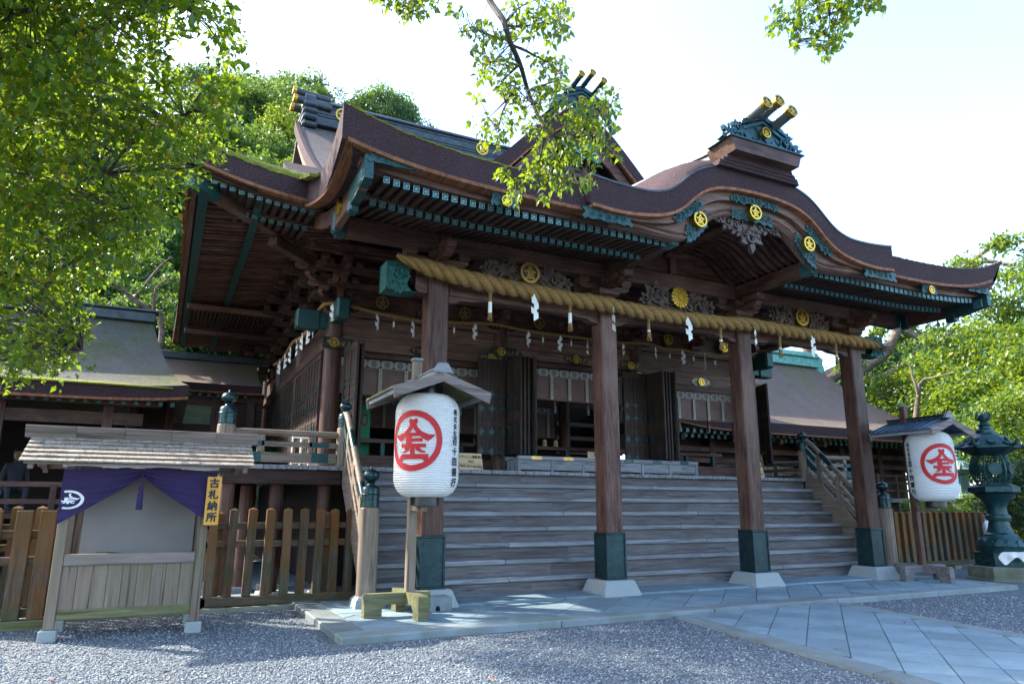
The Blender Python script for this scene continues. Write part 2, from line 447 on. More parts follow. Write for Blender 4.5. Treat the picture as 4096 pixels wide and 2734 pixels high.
# ------------------------------------------------------------------ mesh helpers
class MB:
    def __init__(self):
        self.v = []
        self.f = []

    def add(self, verts, faces):
        o = len(self.v)
        self.v += [tuple(q) for q in verts]
        self.f += [tuple(i + o for i in q) for q in faces]
        return self

    def box(self, x0, x1, y0, y1, z0, z1, c=0.0):
        """axis aligned box, optionally with chamfered edges"""
        if x0 > x1: x0, x1 = x1, x0
        if y0 > y1: y0, y1 = y1, y0
        if z0 > z1: z0, z1 = z1, z0
        if c <= 0:
            v = [(x0, y0, z0), (x1, y0, z0), (x1, y1, z0), (x0, y1, z0), (x0, y0, z1), (x1, y0, z1), (x1, y1, z1), (x0, y1, z1)]
            f = [(3, 2, 1, 0), (4, 5, 6, 7), (0, 1, 5, 4), (1, 2, 6, 5), (2, 3, 7, 6), (3, 0, 4, 7)]
            return self.add(v, f)
        c = min(c, (x1 - x0) * .45, (y1 - y0) * .45, (z1 - z0) * .45)
        v, idx = [], {}
        X, Y, Z = (x0, x1), (y0, y1), (z0, z1)
        s = (1, -1)
        for i in (0, 1):
            for j in (0, 1):
                for k in (0, 1):
                    for a in range(3):
                        p = [X[i] + s[i] * c, Y[j] + s[j] * c, Z[k] + s[k] * c]
                        p[a] = (X[i], Y[j], Z[k])[a]
                        idx[i, j, k, a] = len(v)
                        v.append(tuple(p))
        f = []
        I = idx
        f += [(I[0, 0, 0, 0], I[0, 0, 1, 0], I[0, 1, 1, 0], I[0, 1, 0, 0]), (I[1, 0, 0, 0], I[1, 1, 0, 0], I[1, 1, 1, 0], I[1, 0, 1, 0])]
        f += [(I[0, 0, 0, 1], I[1, 0, 0, 1], I[1, 0, 1, 1], I[0, 0, 1, 1]), (I[0, 1, 0, 1], I[0, 1, 1, 1], I[1, 1, 1, 1], I[1, 1, 0, 1])]
        f += [(I[0, 0, 0, 2], I[0, 1, 0, 2], I[1, 1, 0, 2], I[1, 0, 0, 2]), (I[0, 0, 1, 2], I[1, 0, 1, 2], I[1, 1, 1, 2], I[0, 1, 1, 2])]
        for i in (0, 1):
            for j in (0, 1):
                q = (I[i, j, 0, 0], I[i, j, 1, 0], I[i, j, 1, 1], I[i, j, 0, 1])
                f.append(q if i != j else q[::-1])
                q = (I[i, 0, j, 0], I[i, 1, j, 0], I[i, 1, j, 2], I[i, 0, j, 2])
                f.append(q if i == j else q[::-1])
                q = (I[0, i, j, 1], I[1, i, j, 1], I[1, i, j, 2], I[0, i, j, 2])
                f.append(q if i != j else q[::-1])
        for i in (0, 1):
            for j in (0, 1):
                for k in (0, 1):
                    q = (I[i, j, k, 0], I[i, j, k, 1], I[i, j, k, 2])
                    f.append(q[::-1] if (i + j + k) % 2 else q)
        # winding is unified afterwards
        return self.add(v, f)

    def obox(self, p, q, w, h, up=(0, 0, 1)):
        """bar from p to q, w wide and h high, hanging centred on the line"""
        p, q = Vector(p), Vector(q)
        d = (q - p).normalized()
        u = Vector(up)
        s = d.cross(u)
        if s.length < 1e-5:
            s = d.cross(Vector((1, 0, 0)))
        s.normalize()
        n = s.cross(d)
        v = []
        for e in (p, q):
            for a, b in ((-1, -1), (1, -1), (1, 1), (-1, 1)):
                v.append(e + s * (a * w / 2) + n * (b * h / 2))
        return self.add(v, [(0, 1, 2, 3), (7, 6, 5, 4), (0, 4, 5, 1), (1, 5, 6, 2), (2, 6, 7, 3), (3, 7, 4, 0)])

    def tube(self, pts, radii, n=10, cap=True):
        pts = [Vector(q) for q in pts]
        if isinstance(radii, (int, float)):
            radii = [radii] * len(pts)
        rings = []
        prev = None
        for i, p in enumerate(pts):
            d = (pts[min(i + 1, len(pts) - 1)] - pts[max(i - 1, 0)])
            d = d.normalized() if d.length > 1e-9 else Vector((0, 0, 1))
            if prev is None:
                s = d.orthogonal().normalized()
            else:
                s = (prev - d * prev.dot(d))
                s = s.normalized() if s.length > 1e-6 else d.orthogonal().normalized()
            prev = s
            b = d.cross(s)
            rings.append([p + (s * math.cos(a) + b * math.sin(a)) * radii[i] for a in [2 * math.pi * k / n for k in range(n)]])
        v = [q for r_ in rings for q in r_]
        f = []
        for i in range(len(pts) - 1):
            for k in range(n):
                a, b = i * n + k, i * n + (k + 1) % n
                f.append((a, b, b + n, a + n))
        if cap:
            f.append(tuple(range(n))[::-1])
            f.append(tuple(range((len(pts) - 1) * n, len(pts) * n)))
        return self.add(v, f)

    def lathe(self, prof, cx=0, cy=0, z=0, n=24, squash=None):
        """profile [(r, z)] turned about a vertical axis; squash gives ring points for polygons"""
        v, f = [], []
        for r_, h in prof:
            for k in range(n):
                a = 2 * math.pi * (k + (0.5 if n <= 8 else 0)) / n
                v.append((cx + r_ * math.cos(a), cy + r_ * math.sin(a), z + h))
        m = len(prof)
        for i in range(m - 1):
            for k in range(n):
                a, b = i * n + k, i * n + (k + 1) % n
                f.append((a, b, b + n, a + n))
        f.append(tuple(range(n))[::-1])
        f.append(tuple(range((m - 1) * n, m * n)))
        return self.add(v, f)

    def prism(self, poly, fn, d0, d1):
        """2-D polygon extruded; fn(a, b, d) gives the 3-D point"""
        n = len(poly)
        v = [fn(a, b, d0) for a, b in poly] + [fn(a, b, d1) for a, b in poly]
        f = [tuple(range(n)), tuple(range(2 * n - 1, n - 1, -1))]
        for i in range(n):
            j = (i + 1) % n
            f.append((i, i + n, j + n, j))
        return self.add(v, f)

    def grid(self, nu, nv, fn, thick=None):
        """fn(u, v) -> top point; thick(u, v) closes the sheet downwards"""
        v, f = [], []
        for j in range(nv + 1):
            for i in range(nu + 1):
                v.append(Vector(fn(i / nu, j / nv)))
        w = nu + 1
        for j in range(nv):
            for i in range(nu):
                a = j * w + i
                f.append((a, a + 1, a + 1 + w, a + w))
        if thick is not None:
            o = len(v)
            for j in range(nv + 1):
                for i in range(nu + 1):
                    k = thick(i / nu, j / nv) if callable(thick) else thick
                    p = v[j * w + i]
                    v.append(p + k if isinstance(k, Vector) else p - Vector((0, 0, k)))
            for j in range(nv):
                for i in range(nu):
                    a = o + j * w + i
                    f.append((a, a + w, a + 1 + w, a + 1))
            for i in range(nu):
                f.append((i, i + o, i + 1 + o, i + 1))
                a = nv * w + i
                f.append((a, a + 1, a + 1 + o, a + o))
            for j in range(nv):
                a = j * w
                f.append((a, a + w, a + w + o, a + o))
                a = j * w + nu
                f.append((a, a + o, a + w + o, a + w))
        return self.add(v, f)

    def mesh(self, name, smooth=False, fix=True):
        me = bpy.data.meshes.new(name)
        me.from_pydata([tuple(q) for q in self.v], [], self.f)
        if fix and len(self.f) < 60000:
            bm = bmesh.new()
            bm.from_mesh(me)
            bmesh.ops.recalc_face_normals(bm, faces=bm.faces)
            bm.to_mesh(me)
            bm.free()
        if smooth:
            me.polygons.foreach_set("use_smooth", [True] * len(me.polygons))
            try:
                me.set_sharp_from_angle(angle=rad(40 if smooth is True else smooth))
            except Exception:
                pass
        me.update()
        return me

    def build(self, name, mat, parent=None, smooth=False, fix=True):
        me = self.mesh(name, smooth, fix)
        me.materials.append(MATS[mat])
        return link(name, me, parent)


def link(name, data, parent=None, loc=None, rot=None, scale=None):
    o = bpy.data.objects.new(name, data)
    COL.objects.link(o)
    if parent is not None:
        o.parent = parent
        # children are written in world coordinates
        o.matrix_parent_inverse = PINV.get(parent.name) or Matrix()
    if loc is not None:
        o.location = loc
    if rot is not None:
        o.rotation_euler = rot
    if scale is not None:
        o.scale = scale if not isinstance(scale, (int, float)) else (scale,) * 3
    return o


PINV = {}


def thing(name, label, cat, loc=(0, 0, 0), group=None):
    """an Empty at the thing's base; children keep world coordinates"""
    o = bpy.data.objects.new(name, None)
    COL.objects.link(o)
    o.location = loc
    o.empty_display_size = 0.2
    PINV[o.name] = Matrix.Translation(Vector(loc)).inverted()
    return tag(o, label, cat, group)


def tag(o, label, cat=None, group=None, kind=None):
    o["label"] = label
    if cat:
        o["category"] = cat
    if group:
        o["group"] = group
    if kind:
        o["kind"] = kind
    return o


def struct(o, label=None):
    o["kind"] = "structure"
    if label:
        o["label"] = label
    return o


def copy_tree(o, offset=(0, 0, 0), parent=None):
    """copy a thing with its parts and sub-parts, moved by an offset"""
    c = o.copy()
    COL.objects.link(c)
    if parent is None:
        c.location = Vector(o.location) + Vector(offset)
    else:
        c.parent = parent
    for ch in list(o.children):
        copy_tree(ch, parent=c)
    return c


def inst(src, name, parent, loc, rot=None, scale=None):
    """another object with the mesh of src"""
    return link(name, src.data, parent, loc, rot, scale)


# ------------------------------------------------------------------ lettering and crests
def text_mesh(body, size, bold=0.0, spacing_v=None):
    """glyph outlines as a flat mesh in x (right) / y (up), centred"""
    out_v, out_f = [], []
    items = [(c, 0.0, -i * spacing_v) for i, c in enumerate(body)] if spacing_v else [(body, 0, 0)]
    for s, ox, oy in items:
        cu = bpy.data.curves.new("glyph", 'FONT')
        cu.body = s
        cu.size = size
        cu.align_x = 'CENTER'
        cu.align_y = 'CENTER'
        cu.resolution_u = 3
        ob = bpy.data.objects.new("glyph", cu)
        COL.objects.link(ob)
        dg = bpy.context.evaluated_depsgraph_get()
        me = bpy.data.meshes.new_from_object(ob.evaluated_get(dg))
        # heavier strokes: the glyph laid down again with small shifts, each on its own level
        for l, (sx, sy) in enumerate(((0, 0), (1, 0), (-1, 0), (0, 1), (0, -1), (.7, .7), (-.7, -.7)) if bold else ((0, 0),)):
            o = len(out_v)
            out_v += [(v.co.x + ox + sx * bold, v.co.y + oy + sy * bold, l) for v in me.vertices]
            out_f += [tuple(i + o for i in p.vertices) for p in me.polygons]
        bpy.data.objects.remove(ob)
        bpy.data.curves.remove(cu)
        bpy.data.meshes.remove(me)
    return out_v, out_f


def _mir(p):
    return [(-x, y) for x, y in p][::-1]


ROOF_STROKE = [(-.16, .60), (-.11, .70), (0, .645), (0, .40), (-.06, .30), (-.2, .15), (-.36, .04), (-.48, -.03), (-.60, .05), (-.73, .18), (-.5, .19), (-.3, .27), (-.17, .39), (-.11, .5)]
EMBLEM = [ROOF_STROKE, _mir(ROOF_STROKE),
          [(-.25, .24), (.25, .24), (.26, .13), (-.25, .13)],
          [(-.25, .13), (-.03, .13), (-.03, -.10), (-.24, -.10)],
          [(-.03, .06), (.33, .07), (.31, -.04), (-.03, -.04)],
          [(-.40, -.06), (-.36, -.10), (.43, -.10), (.43, -.22), (-.42, -.22), (-.44, -.15)],
          [(-.30, -.22), (-.08, -.22), (-.14, -.33), (-.27, -.39), (-.40, -.38), (-.26, -.31)],
          [(.08, -.22), (.24, -.22), (.28, -.29), (.44, -.35), (.40, -.39), (.27, -.38), (.12, -.31)],
          [(-.08, -.22), (.08, -.22), (.08, -.43), (-.08, -.43)],
          [(-.36, -.43), (.52, -.43), (.50, -.62), (.42, -.66), (.30, -.58), (-.30, -.58), (-.43, -.65), (-.52, -.60), (-.46, -.47)]]


def ring_poly(r0, r1, n=40):
    return [[(r0 * math.cos(a), r0 * math.sin(a)), (r1 * math.cos(a), r1 * math.sin(a)), (r1 * math.cos(b), r1 * math.sin(b)), (r0 * math.cos(b), r0 * math.sin(b))]
            for a, b in [(2 * math.pi * i / n, 2 * math.pi * (i + 1) / n) for i in range(n)]]


CREST_MESH = {}


def crest(parent, c, r, normal=(0, -1, 0), gold="gold", ground="crest_ground", depth=0.02, name="crest", up=(0, 0, 1)):
    """round crest: dark disc (part) with gilded rim and sign (sub-part); built once as a unit and shared"""
    if (gold, ground) not in CREST_MESH:
        m = MB()
        n = 28
        m.prism([(math.cos(2 * math.pi * i / n), math.sin(2 * math.pi * i / n)) for i in range(n)], lambda a, b, d: (a, -d, b), -0.25, 0.10)
        me = m.mesh("crest")
        me.materials.append(MATS[ground])
        m = MB()
        for q in ring_poly(0.80, 1.04, 32):
            m.prism(q, lambda a, b, d: (a, -d, b), -0.2, 0.24)
        for q in EMBLEM:
            m.prism([(x * 1.0, y * 1.0) for x, y in q], lambda a, b, d: (a, -d, b), 0.05, 0.22)
        mg = m.mesh("crest_sign")
        mg.materials.append(MATS[gold])
        CREST_MESH[gold, ground] = (me, mg)
    me, mg = CREST_MESH[gold, ground]
    nrm = Vector(normal).normalized()
    u = Vector(up)
    xax = u.cross(-nrm) * -1
    xax = (nrm * -1).cross(u).normalized()
    zax = xax.cross(nrm * -1).normalized()
    R3 = Matrix((xax, nrm * -1, zax)).transposed()
    M = Matrix.Translation(Vector(c)) @ R3.to_4x4() @ Matrix.Diagonal((r, depth / 0.2, r, 1))
    o = bpy.data.objects.new(name, me)
    COL.objects.link(o)
    if parent is not None:
        o.parent = parent
        o.matrix_parent_inverse = PINV.get(parent.name) or Matrix()
    o.matrix_basis = M
    g = bpy.data.objects.new("gilded_sign", mg)
    COL.objects.link(g)
    g.parent = o
    return o


def scroll_carving(m, cx, cz, y, w, h, n, fn=None, seed=1, depth=0.05, leaf=0.5):
    """carved foliage: curled leaves as short thick crescents around spiral hearts"""
    R_ = random.Random(seed)
    if fn is None:
        fn = lambda a, b, d: (a, y - d, b)
    for i in range(n):
        t = (i + .5) / n * 2 - 1
        px = cx + t * w * (0.96 if n > 1 else 0)
        hh = h * (1 - 0.62 * abs(t) ** 1.3)
        pz = cz + (R_.random() - .45) * hh * 0.7
        rr = (0.40 + 0.25 * R_.random()) * hh + 0.012
        # spiral heart
        turns, seg = 1.6, 16
        ph = R_.random() * 6.28
        dirn = 1 if t < 0 else -1
        pts = []
        for k in range(seg + 1):
            a = ph + dirn * turns * 2 * math.pi * k / seg
            q = rr * (1 - k / seg * 0.85)
            pts.append(fn(px + q * math.cos(a), pz + q * math.sin(a), depth * (0.3 + 0.7 * k / seg)))
        m.tube(pts, [rr * 0.16] * (seg + 1), 5)
        # leaves round it
        for k in range(6):
            a = ph + k * 6.283 / 6 + R_.random() * .5
            ca, sa = math.cos(a), math.sin(a)
            l0, l1, ww = rr * 0.75, rr * (1.35 + leaf * R_.random()), rr * 0.33
            poly = [(l0, -ww), ((l0 + l1) / 2, -ww * 1.1), (l1, ww * .9 * dirn), ((l0 + l1) / 2, ww * .8), (l0, ww)]
            poly = [(px + ca * a_ - sa * b_, pz + sa * a_ + ca * b_) for a_, b_ in poly]
            m.prism(poly, fn, -depth * 0.2, depth * (0.35 + .4 * R_.random()))
    return m


# ------------------------------------------------------------------ leaves
def leaf_arrays(centers, dirs, normals, size, width=0.5, fold=0.18):
    """many pointed oval leaves (6 vertices, 4 triangles each) as arrays"""
    c = np.asarray(centers, float)
    d = np.asarray(dirs, float)
    n = np.asarray(normals, float)
    d /= np.linalg.norm(d, axis=1)[:, None] + 1e-9
    n = n - d * (n * d).sum(1)[:, None]
    n /= np.linalg.norm(n, axis=1)[:, None] + 1e-9
    s = np.cross(d, n)
    L = np.asarray(size, float)[:, None]
    wd = L * width * 0.5
    base = c
    tip = c + d * L - n * L * 0.12
    ml = c + d * L * 0.42 + s * wd + n * L * fold * 0.6
    mr = c + d * L * 0.42 - s * wd + n * L * fold * 0.6
    mid = c + d * L * 0.5
    V = np.stack([base, ml, mid, mr, tip], 1).reshape(-1, 3)
    N = len(c)
    o = (np.arange(N) * 5)[:, None]
    F = np.concatenate([o + np.array([[0, 2, 1]]), o + np.array([[0, 3, 2]]), o + np.array([[1, 2, 4]]), o + np.array([[2, 3, 4]])], 1).reshape(-1, 3)
    return V, F


def mesh_from_arrays(name, V, F, mat):
    me = bpy.data.meshes.new(name)
    V = np.ascontiguousarray(V, dtype=np.float32)
    F = np.ascontiguousarray(F, dtype=np.int32)
    k = F.shape[1]
    me.vertices.add(len(V))
    me.vertices.foreach_set("co", V.ravel())
    me.loops.add(F.size)
    me.loops.foreach_set("vertex_index", F.ravel())
    me.polygons.add(len(F))
    me.polygons.foreach_set("loop_start", np.arange(0, F.size, k, dtype=np.int32))
    me.polygons.foreach_set("loop_total", np.full(len(F), k, dtype=np.int32))
    me.update(calc_edges=True)
    me.materials.append(MATS[mat])
    return me


def unit_rand(n):
    v = rng.normal(size=(n, 3))
    return v / (np.linalg.norm(v, axis=1)[:, None] + 1e-9)

# ================================================================== THE SETTING
def clip_poly(poly, x0, x1, y0, y1):
    def cut(p, f, inter):
        out = []
        for i in range(len(p)):
            a, b = p[i], p[(i + 1) % len(p)]
            ia, ib = f(a), f(b)
            if ia: out.append(a)
            if ia != ib: out.append(inter(a, b))
        return out
    for ax, v, s in ((0, x0, 1), (0, x1, -1), (1, y0, 1), (1, y1, -1)):
        if not poly: return []
        def inter(a, b):
            t = (v - a[ax]) / (b[ax] - a[ax])
            return (a[0] + (b[0] - a[0]) * t, a[1] + (b[1] - a[1]) * t)
        poly = cut(poly, lambda q: (q[ax] - v) * s >= 0, inter)
    return poly


def poly_area(p):
    return abs(sum(p[i][0] * p[(i + 1) % len(p)][1] - p[(i + 1) % len(p)][0] * p[i][1] for i in range(len(p)))) / 2


def shrink(p, d):
    cx, cy = sum(q[0] for q in p) / len(p), sum(q[1] for q in p) / len(p)
    out = []
    for x, y in p:
        l = math.hypot(x - cx, y - cy)
        k = max(0.0, 1 - d * 1.35 / max(l, 1e-6))
        out.append((cx + (x - cx) * k, cy + (y - cy) * k))
    return out


def hill_z(x, y):
    """lie of the land: flat court, steep wooded hill behind the hall, falling away to the right"""
    a = (x - CAM.x) / max(1.0, y - CAM.y)
    k = min(1.0, max(0.0, (0.47 - a) / 0.13))
    h = 1.03 * min(30.0, max(0.0, y - 17)) * k
    n = noise.noise(Vector((x * 0.08, y * 0.08, 3.3)))
    return h + n * min(1.0, h) * 1.6 if h > 0 else 0.0


g = MB()
g.grid(2, 2, lambda u, v: (-60 + 160 * u, -60 + 100 * v, 0))
struct(g.build("ground", "gravel"), "grey gravel court in front of the shrine hall")
g = MB()
g.grid(70, 60, lambda u, v: (-60 + 160 * u, 4 + 110 * v, hill_z(-60 + 160 * u, 4 + 110 * v) - (0.35 if hill_z(-60 + 160 * u, 4 + 110 * v) <= 0 else 0.02)))
struct(g.build("hill", "forest_floor", smooth=True), "wooded hillside behind the hall")

# loose stones of the gravel, where they are near enough to see
n = 95000
rr = 5.9 + (rng.random(n) ** 1.4) * 8.5
az = YAW + rad(-40) + rng.random(n) * rad(78)
gx, gy = CAM.x + rr * np.sin(az), CAM.y + rr * np.cos(az)
keep = ~((gx > -1.70) & (gx < 10.35) & (gy > -2.0)) & ~((gx > 2.62 + 0.16 * (gy + 2)) & (gx < 5.82 + 0.16 * (gy + 2)) & (gy < -1.9)) & (gy < 1.0)
gx, gy, rr = gx[keep], gy[keep], rr[keep]
n = len(gx)
sz = 0.0045 + 0.0065 * rng.random(n) ** 1.5 + rr * 0.00025
oct_ = np.array([(1, 0, 0), (-1, 0, 0), (0, 1, 0), (0, -1, 0), (0, 0, 1), (0, 0, -1)], float)
sc_ = np.stack([sz * (0.8 + .6 * rng.random(n)), sz * (0.7 + .5 * rng.random(n)), sz * (0.5 + .4 * rng.random(n))], 1)
a = rng.random(n) * 6.283
V = oct_[None] * sc_[:, None, :] + rng.normal(size=(n, 6, 3)) * sz[:, None, None] * 0.18
ca, sa = np.cos(a)[:, None], np.sin(a)[:, None]
V = np.stack([V[..., 0] * ca - V[..., 1] * sa, V[..., 0] * sa + V[..., 1] * ca, V[..., 2]], -1)
V += np.stack([gx, gy, sz * 0.35], 1)[:, None, :]
tri = np.array([(0, 2, 4), (2, 1, 4), (1, 3, 4), (3, 0, 4), (2, 0, 5), (1, 2, 5), (3, 1, 5), (0, 3, 5)])
F = (np.arange(n) * 6)[:, None, None] + tri[None]
o = link("gravel_stones", mesh_from_arrays("gravel_stones", V.reshape(-1, 3), F.reshape(-1, 3), "pebbles"))
tag(o, "loose grey gravel stones covering the court", None, None, "stuff")

# ---- stone platform in front of the stairs
PZ = 0.08
m = MB()
m.box(-1.55, 10.17, -1.85, 2.0, -0.05, PZ - 0.022)
plat = struct(m.build("platform", "mossy_stone"), "low granite platform below the wooden stairs")
xs = [-1.60, 1.02, 3.36, 5.70, 8.03, 10.22]
for i in range(5):
    m = MB()
    m.box(xs[i] + 0.004, xs[i + 1] - 0.004, -1.90, -1.56, -0.04, PZ + rng.uniform(-.003, .003), 0.014)
    m.build("kerb_stone", "kerb_stone", plat)
for x0, x1, seg in ((-1.60, -1.28, 4), (9.90, 10.22, 4)):
    for i in range(seg):
        y0 = -1.552 + i * 0.86
        m = MB()
        m.box(x0, x1, y0 + .004, y0 + .856, -0.04, PZ + rng.uniform(-.003, .003), 0.014)
        m.build("kerb_stone", "kerb_stone", plat)


def diagonal_paving(parent, x0, x1, y0, y1, s, top, mat, skew=0.0, ang=45, org=(0, 0), y_ref=0.0, thick=0.05):
    c, sn = math.cos(rad(ang)), math.sin(rad(ang))
    N = int((abs(x1 - x0) + abs(y1 - y0)) / s) + 4
    ox, oy = org
    for i in range(-N, N):
        for j in range(-N, N):
            q = []
            for a, b in ((0, 0), (1, 0), (1, 1), (0, 1)):
                u_, v_ = (i + a) * s, (j + b) * s
                q.append((ox + u_ * c - v_ * sn, oy + u_ * sn + v_ * c))
            q = clip_poly(q, x0, x1, y0, y1)
            if len(q) < 3 or poly_area(q) < 0.01:
                continue
            q = shrink(q, 0.006)
            q = [(x + skew * (y - y_ref), y) for x, y in q]
            m = MB()
            dz = rng.uniform(-.004, .003)
            tl = rng.uniform(-.004, .004), rng.uniform(-.004, .004)
            cx, cy = q[0]
            m.prism(q, lambda a, b, d: (a, b, d if d < 0 else top + dz + tl[0] * (a - cx) + tl[1] * (b - cy)), -0.03, 1)
            m.build("paving_slab", mat, parent)


diagonal_paving(plat, -1.276, 9.896, -1.556, -0.26, 0.47, PZ, "paving_stone", org=(0.25, -1.1))
# plain slabs in line with the pillar feet and beside them
m = MB(); m.box(-1.276, -0.42, -0.252, 0.9, -0.03, PZ, 0.006); m.build("paving_slab", "paving_stone", plat)
m = MB(); m.box(9.42, 9.896, -0.252, 0.9, -0.03, PZ, 0.006); m.build("paving_slab", "paving_stone", plat)
for i in range(4):
    m = MB()
    m.box(-0.41 + i * 2.455, -0.41 + (i + 1) * 2.455 - .008, -0.244, 0.9, -0.03, 0.104, 0.012)
    m.build("step_slab", "paving_stone", plat)

# ---- approach path: diagonal slabs between straight border stones
PK = 0.16
m = MB()
yA, yB = -1.905, -14.0
X = lambda x, y: x + PK * (y + 2)
m.add([(X(2.66, yA), yA, 0.012), (X(5.78, yA), yA, 0.012), (X(5.78, yB), yB, 0.012), (X(2.66, yB), yB, 0.012)], [(0, 1, 2, 3)])
path = struct(m.build("approach_path", "kerb_stone"), "paved approach path leading to the stairs")
for x0, x1 in ((2.66, 2.92), (5.52, 5.78)):
    y = yA
    while y > yB:
        l = rng.uniform(1.0, 1.7)
        m = MB()
        y2 = max(y - l, yB)
        dz = rng.uniform(-.002, .003)
        m.prism([(X(x0, y - .004), y - .004), (X(x1, y - .004), y - .004), (X(x1, y2 + .004), y2 + .004), (X(x0, y2 + .004), y2 + .004)], lambda a, b, d: (a, b, d), -0.03, 0.030 + dz)
        m.build("border_stone", "kerb_stone", path)
        y = y2
diagonal_paving(path, 2.928, 5.512, -9.0, -1.91, 0.43, 0.030, "paving_stone", skew=PK, y_ref=-2, org=(4.2, -2.2))

# fallen leaves
for i in range(46):
    if i < 30:
        x, y, z = rng.uniform(-5, 2.4), rng.uniform(-5.2, -1.95), 0.022
    elif i < 40:
        x, y, z = rng.uniform(-1.0, 9.5), rng.uniform(-1.8, -0.4), PZ + .012
    else:
        x, y, z = rng.uniform(2.3, 5), rng.uniform(-4.5, -2.2), 0.044
    V, F = leaf_arrays([(0, 0, 0)], [(1, 0, 0)], [(0, 0, 1)], [rng.uniform(.035, .06)], 0.62)
    lo = link("fallen_leaf", mesh_from_arrays("fallen_leaf", V, F, "fallen_leaf"), None, (x, y, z), (rng.uniform(-.2, .2), rng.uniform(-.2, .2), rng.uniform(0, 6.28)))
    tag(lo, "small red fallen leaf lying on the gravel" if i < 30 else ("small red fallen leaf lying on the granite platform" if i < 40 else "small red fallen leaf lying on the paved path"), "leaf",
        "fallen leaves on the gravel" if i < 30 else ("fallen leaves on the platform" if i < 40 else "fallen leaves on the path"))

# ================================================================== STAIRS AND VERANDA
FLOOR = 2.02
RISE, RUN, Y0 = 0.24, 0.227, 2.05
SX0, SX1 = -0.70, 9.70
stairs = thing("wooden_staircase", "broad weathered wooden staircase rising to the shrine hall", "stairs", (4.5, 0.5, PZ))
for k in range(1, 8):
    zt = FLOOR - RISE * k
    yf = Y0 - RUN * k
    cuts = sorted([SX0, SX1] + [float(q) for q in (2.2 + rng.uniform(-.9, 1.0), 6.2 + rng.uniform(-1, 1.0))])
    for a_, b_ in zip(cuts, cuts[1:]):
        m = MB()
        m.box(a_ + .0015, b_ - .0015, yf, yf + RUN + 0.06, zt - 0.072, zt + rng.uniform(-.002, .001), 0.012)
        m.build("tread", "grey_timber_x", stairs)
for k in range(1, 9):
    # riser below tread k-1
    zt = FLOOR - RISE * (k - 1) - 0.075
    zb = FLOOR - RISE * k if k < 8 else 0.10
    yf = Y0 - RUN * (k - 1) + 0.045
    cuts = sorted([SX0, SX1] + [float(q) for q in (2.4 + rng.uniform(-.9, 1.0), 6.4 + rng.uniform(-1, 1.0))])
    for a_, b_ in zip(cuts, cuts[1:]):
        m = MB()
        m.box(a_ + .001, b_ - .001, yf, yf + 0.04, zb, zt)
        m.build("riser", "riser_timber_x", stairs)  # riser colour kept darker than the treads to stand in for nosing shade

hall = thing("shrine_hall", "large dark timber shrine hall with curved bark roofs and gilded crests", "shrine", (4.5, 3.6, 0))
# floor boards of the veranda, their sawn ends towards the stairs
x = -2.72
bw = 0.0
src = None
while x < 11.7:
    w_ = rng.uniform(.145, .20)
    m = MB()
    yf = 2.0 + rng.uniform(-.006, .006)
    m.box(x + .002, x + w_ - .002, yf, 3.9, FLOOR - 0.07 + rng.uniform(-.004, .004), FLOOR + rng.uniform(-.004, .002), 0.006)
    m.build("floor_board", "grey_timber_y", hall)
    x += w_
# boards of the left side veranda run the other way
y = 3.92
while y < 13:
    w_ = rng.uniform(.16, .20)
    m = MB()
    m.box(-2.72, -0.76, y + .002, y + w_ - .002, FLOOR - 0.07, FLOOR)
    m.build("floor_board", "grey_timber_x", hall)
    y += w_
m = MB()
m.box(-2.6, -0.8, 2.06, 2.22, FLOOR - 0.30, FLOOR - 0.075, .01)
m.build("edge_beam", "timber_dark_x", hall)
m = MB(); m.box(9.8, 11.6, 2.06, 2.22, FLOOR - 0.30, FLOOR - 0.075, .01); m.build("edge_beam", "timber_dark_x", hall)
m = MB(); m.box(-2.62, -2.46, 2.24, 13, FLOOR - 0.30, FLOOR - 0.075, .01); m.build("edge_beam", "timber_dark_y", hall)
m = MB(); m.box(-0.76, 9.8, 3.91, 13.0, FLOOR - 0.12, FLOOR - 0.01); m.build("hall_floor", "timber_dark_x", hall)
# posts and boarding below the veranda
for px, py in ((-2.5, 2.2), (-1.75, 2.35), (-1.0, 2.35), (-2.5, 4.2), (-2.5, 6.2), (-2.5, 8.2), (11.5, 2.2), (10.6, 2.2), (-1.6, 3.5), (-2.1, 3.3)):
    m = MB(); m.lathe([(.11, .06), (.11, FLOOR - .3)], px, py, 0, 14); o = m.build("floor_post", "timber_z", hall, True)
    b = MB(); b.box(px - .19, px + .19, py - .19, py + .19, -.02, .10, .02); b.build("post_stone", "granite", o)
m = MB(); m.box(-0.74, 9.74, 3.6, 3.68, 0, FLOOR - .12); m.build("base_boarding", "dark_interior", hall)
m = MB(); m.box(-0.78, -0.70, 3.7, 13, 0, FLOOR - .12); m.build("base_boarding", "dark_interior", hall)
m = MB(); m.grid(1, 1, lambda u, v: (-2.9 + 2.1 * u, 1.55 + 11 * v, 0.012)); struct(m.build("court_floor", "paving_stone"), "pale paved floor under the veranda")

# stair sides
for sx in (-0.745, 9.745):
    m = MB()
    m.prism([(0.30, 0.105), (0.30, 0.52), (2.06, 2.30), (2.06, 1.74), (1.95, 1.62), (0.50, 0.105)], lambda a, b, d: (sx + d, a, b), -0.042, 0.042)
    m.build("stair_string", "pale_timber_y", stairs)

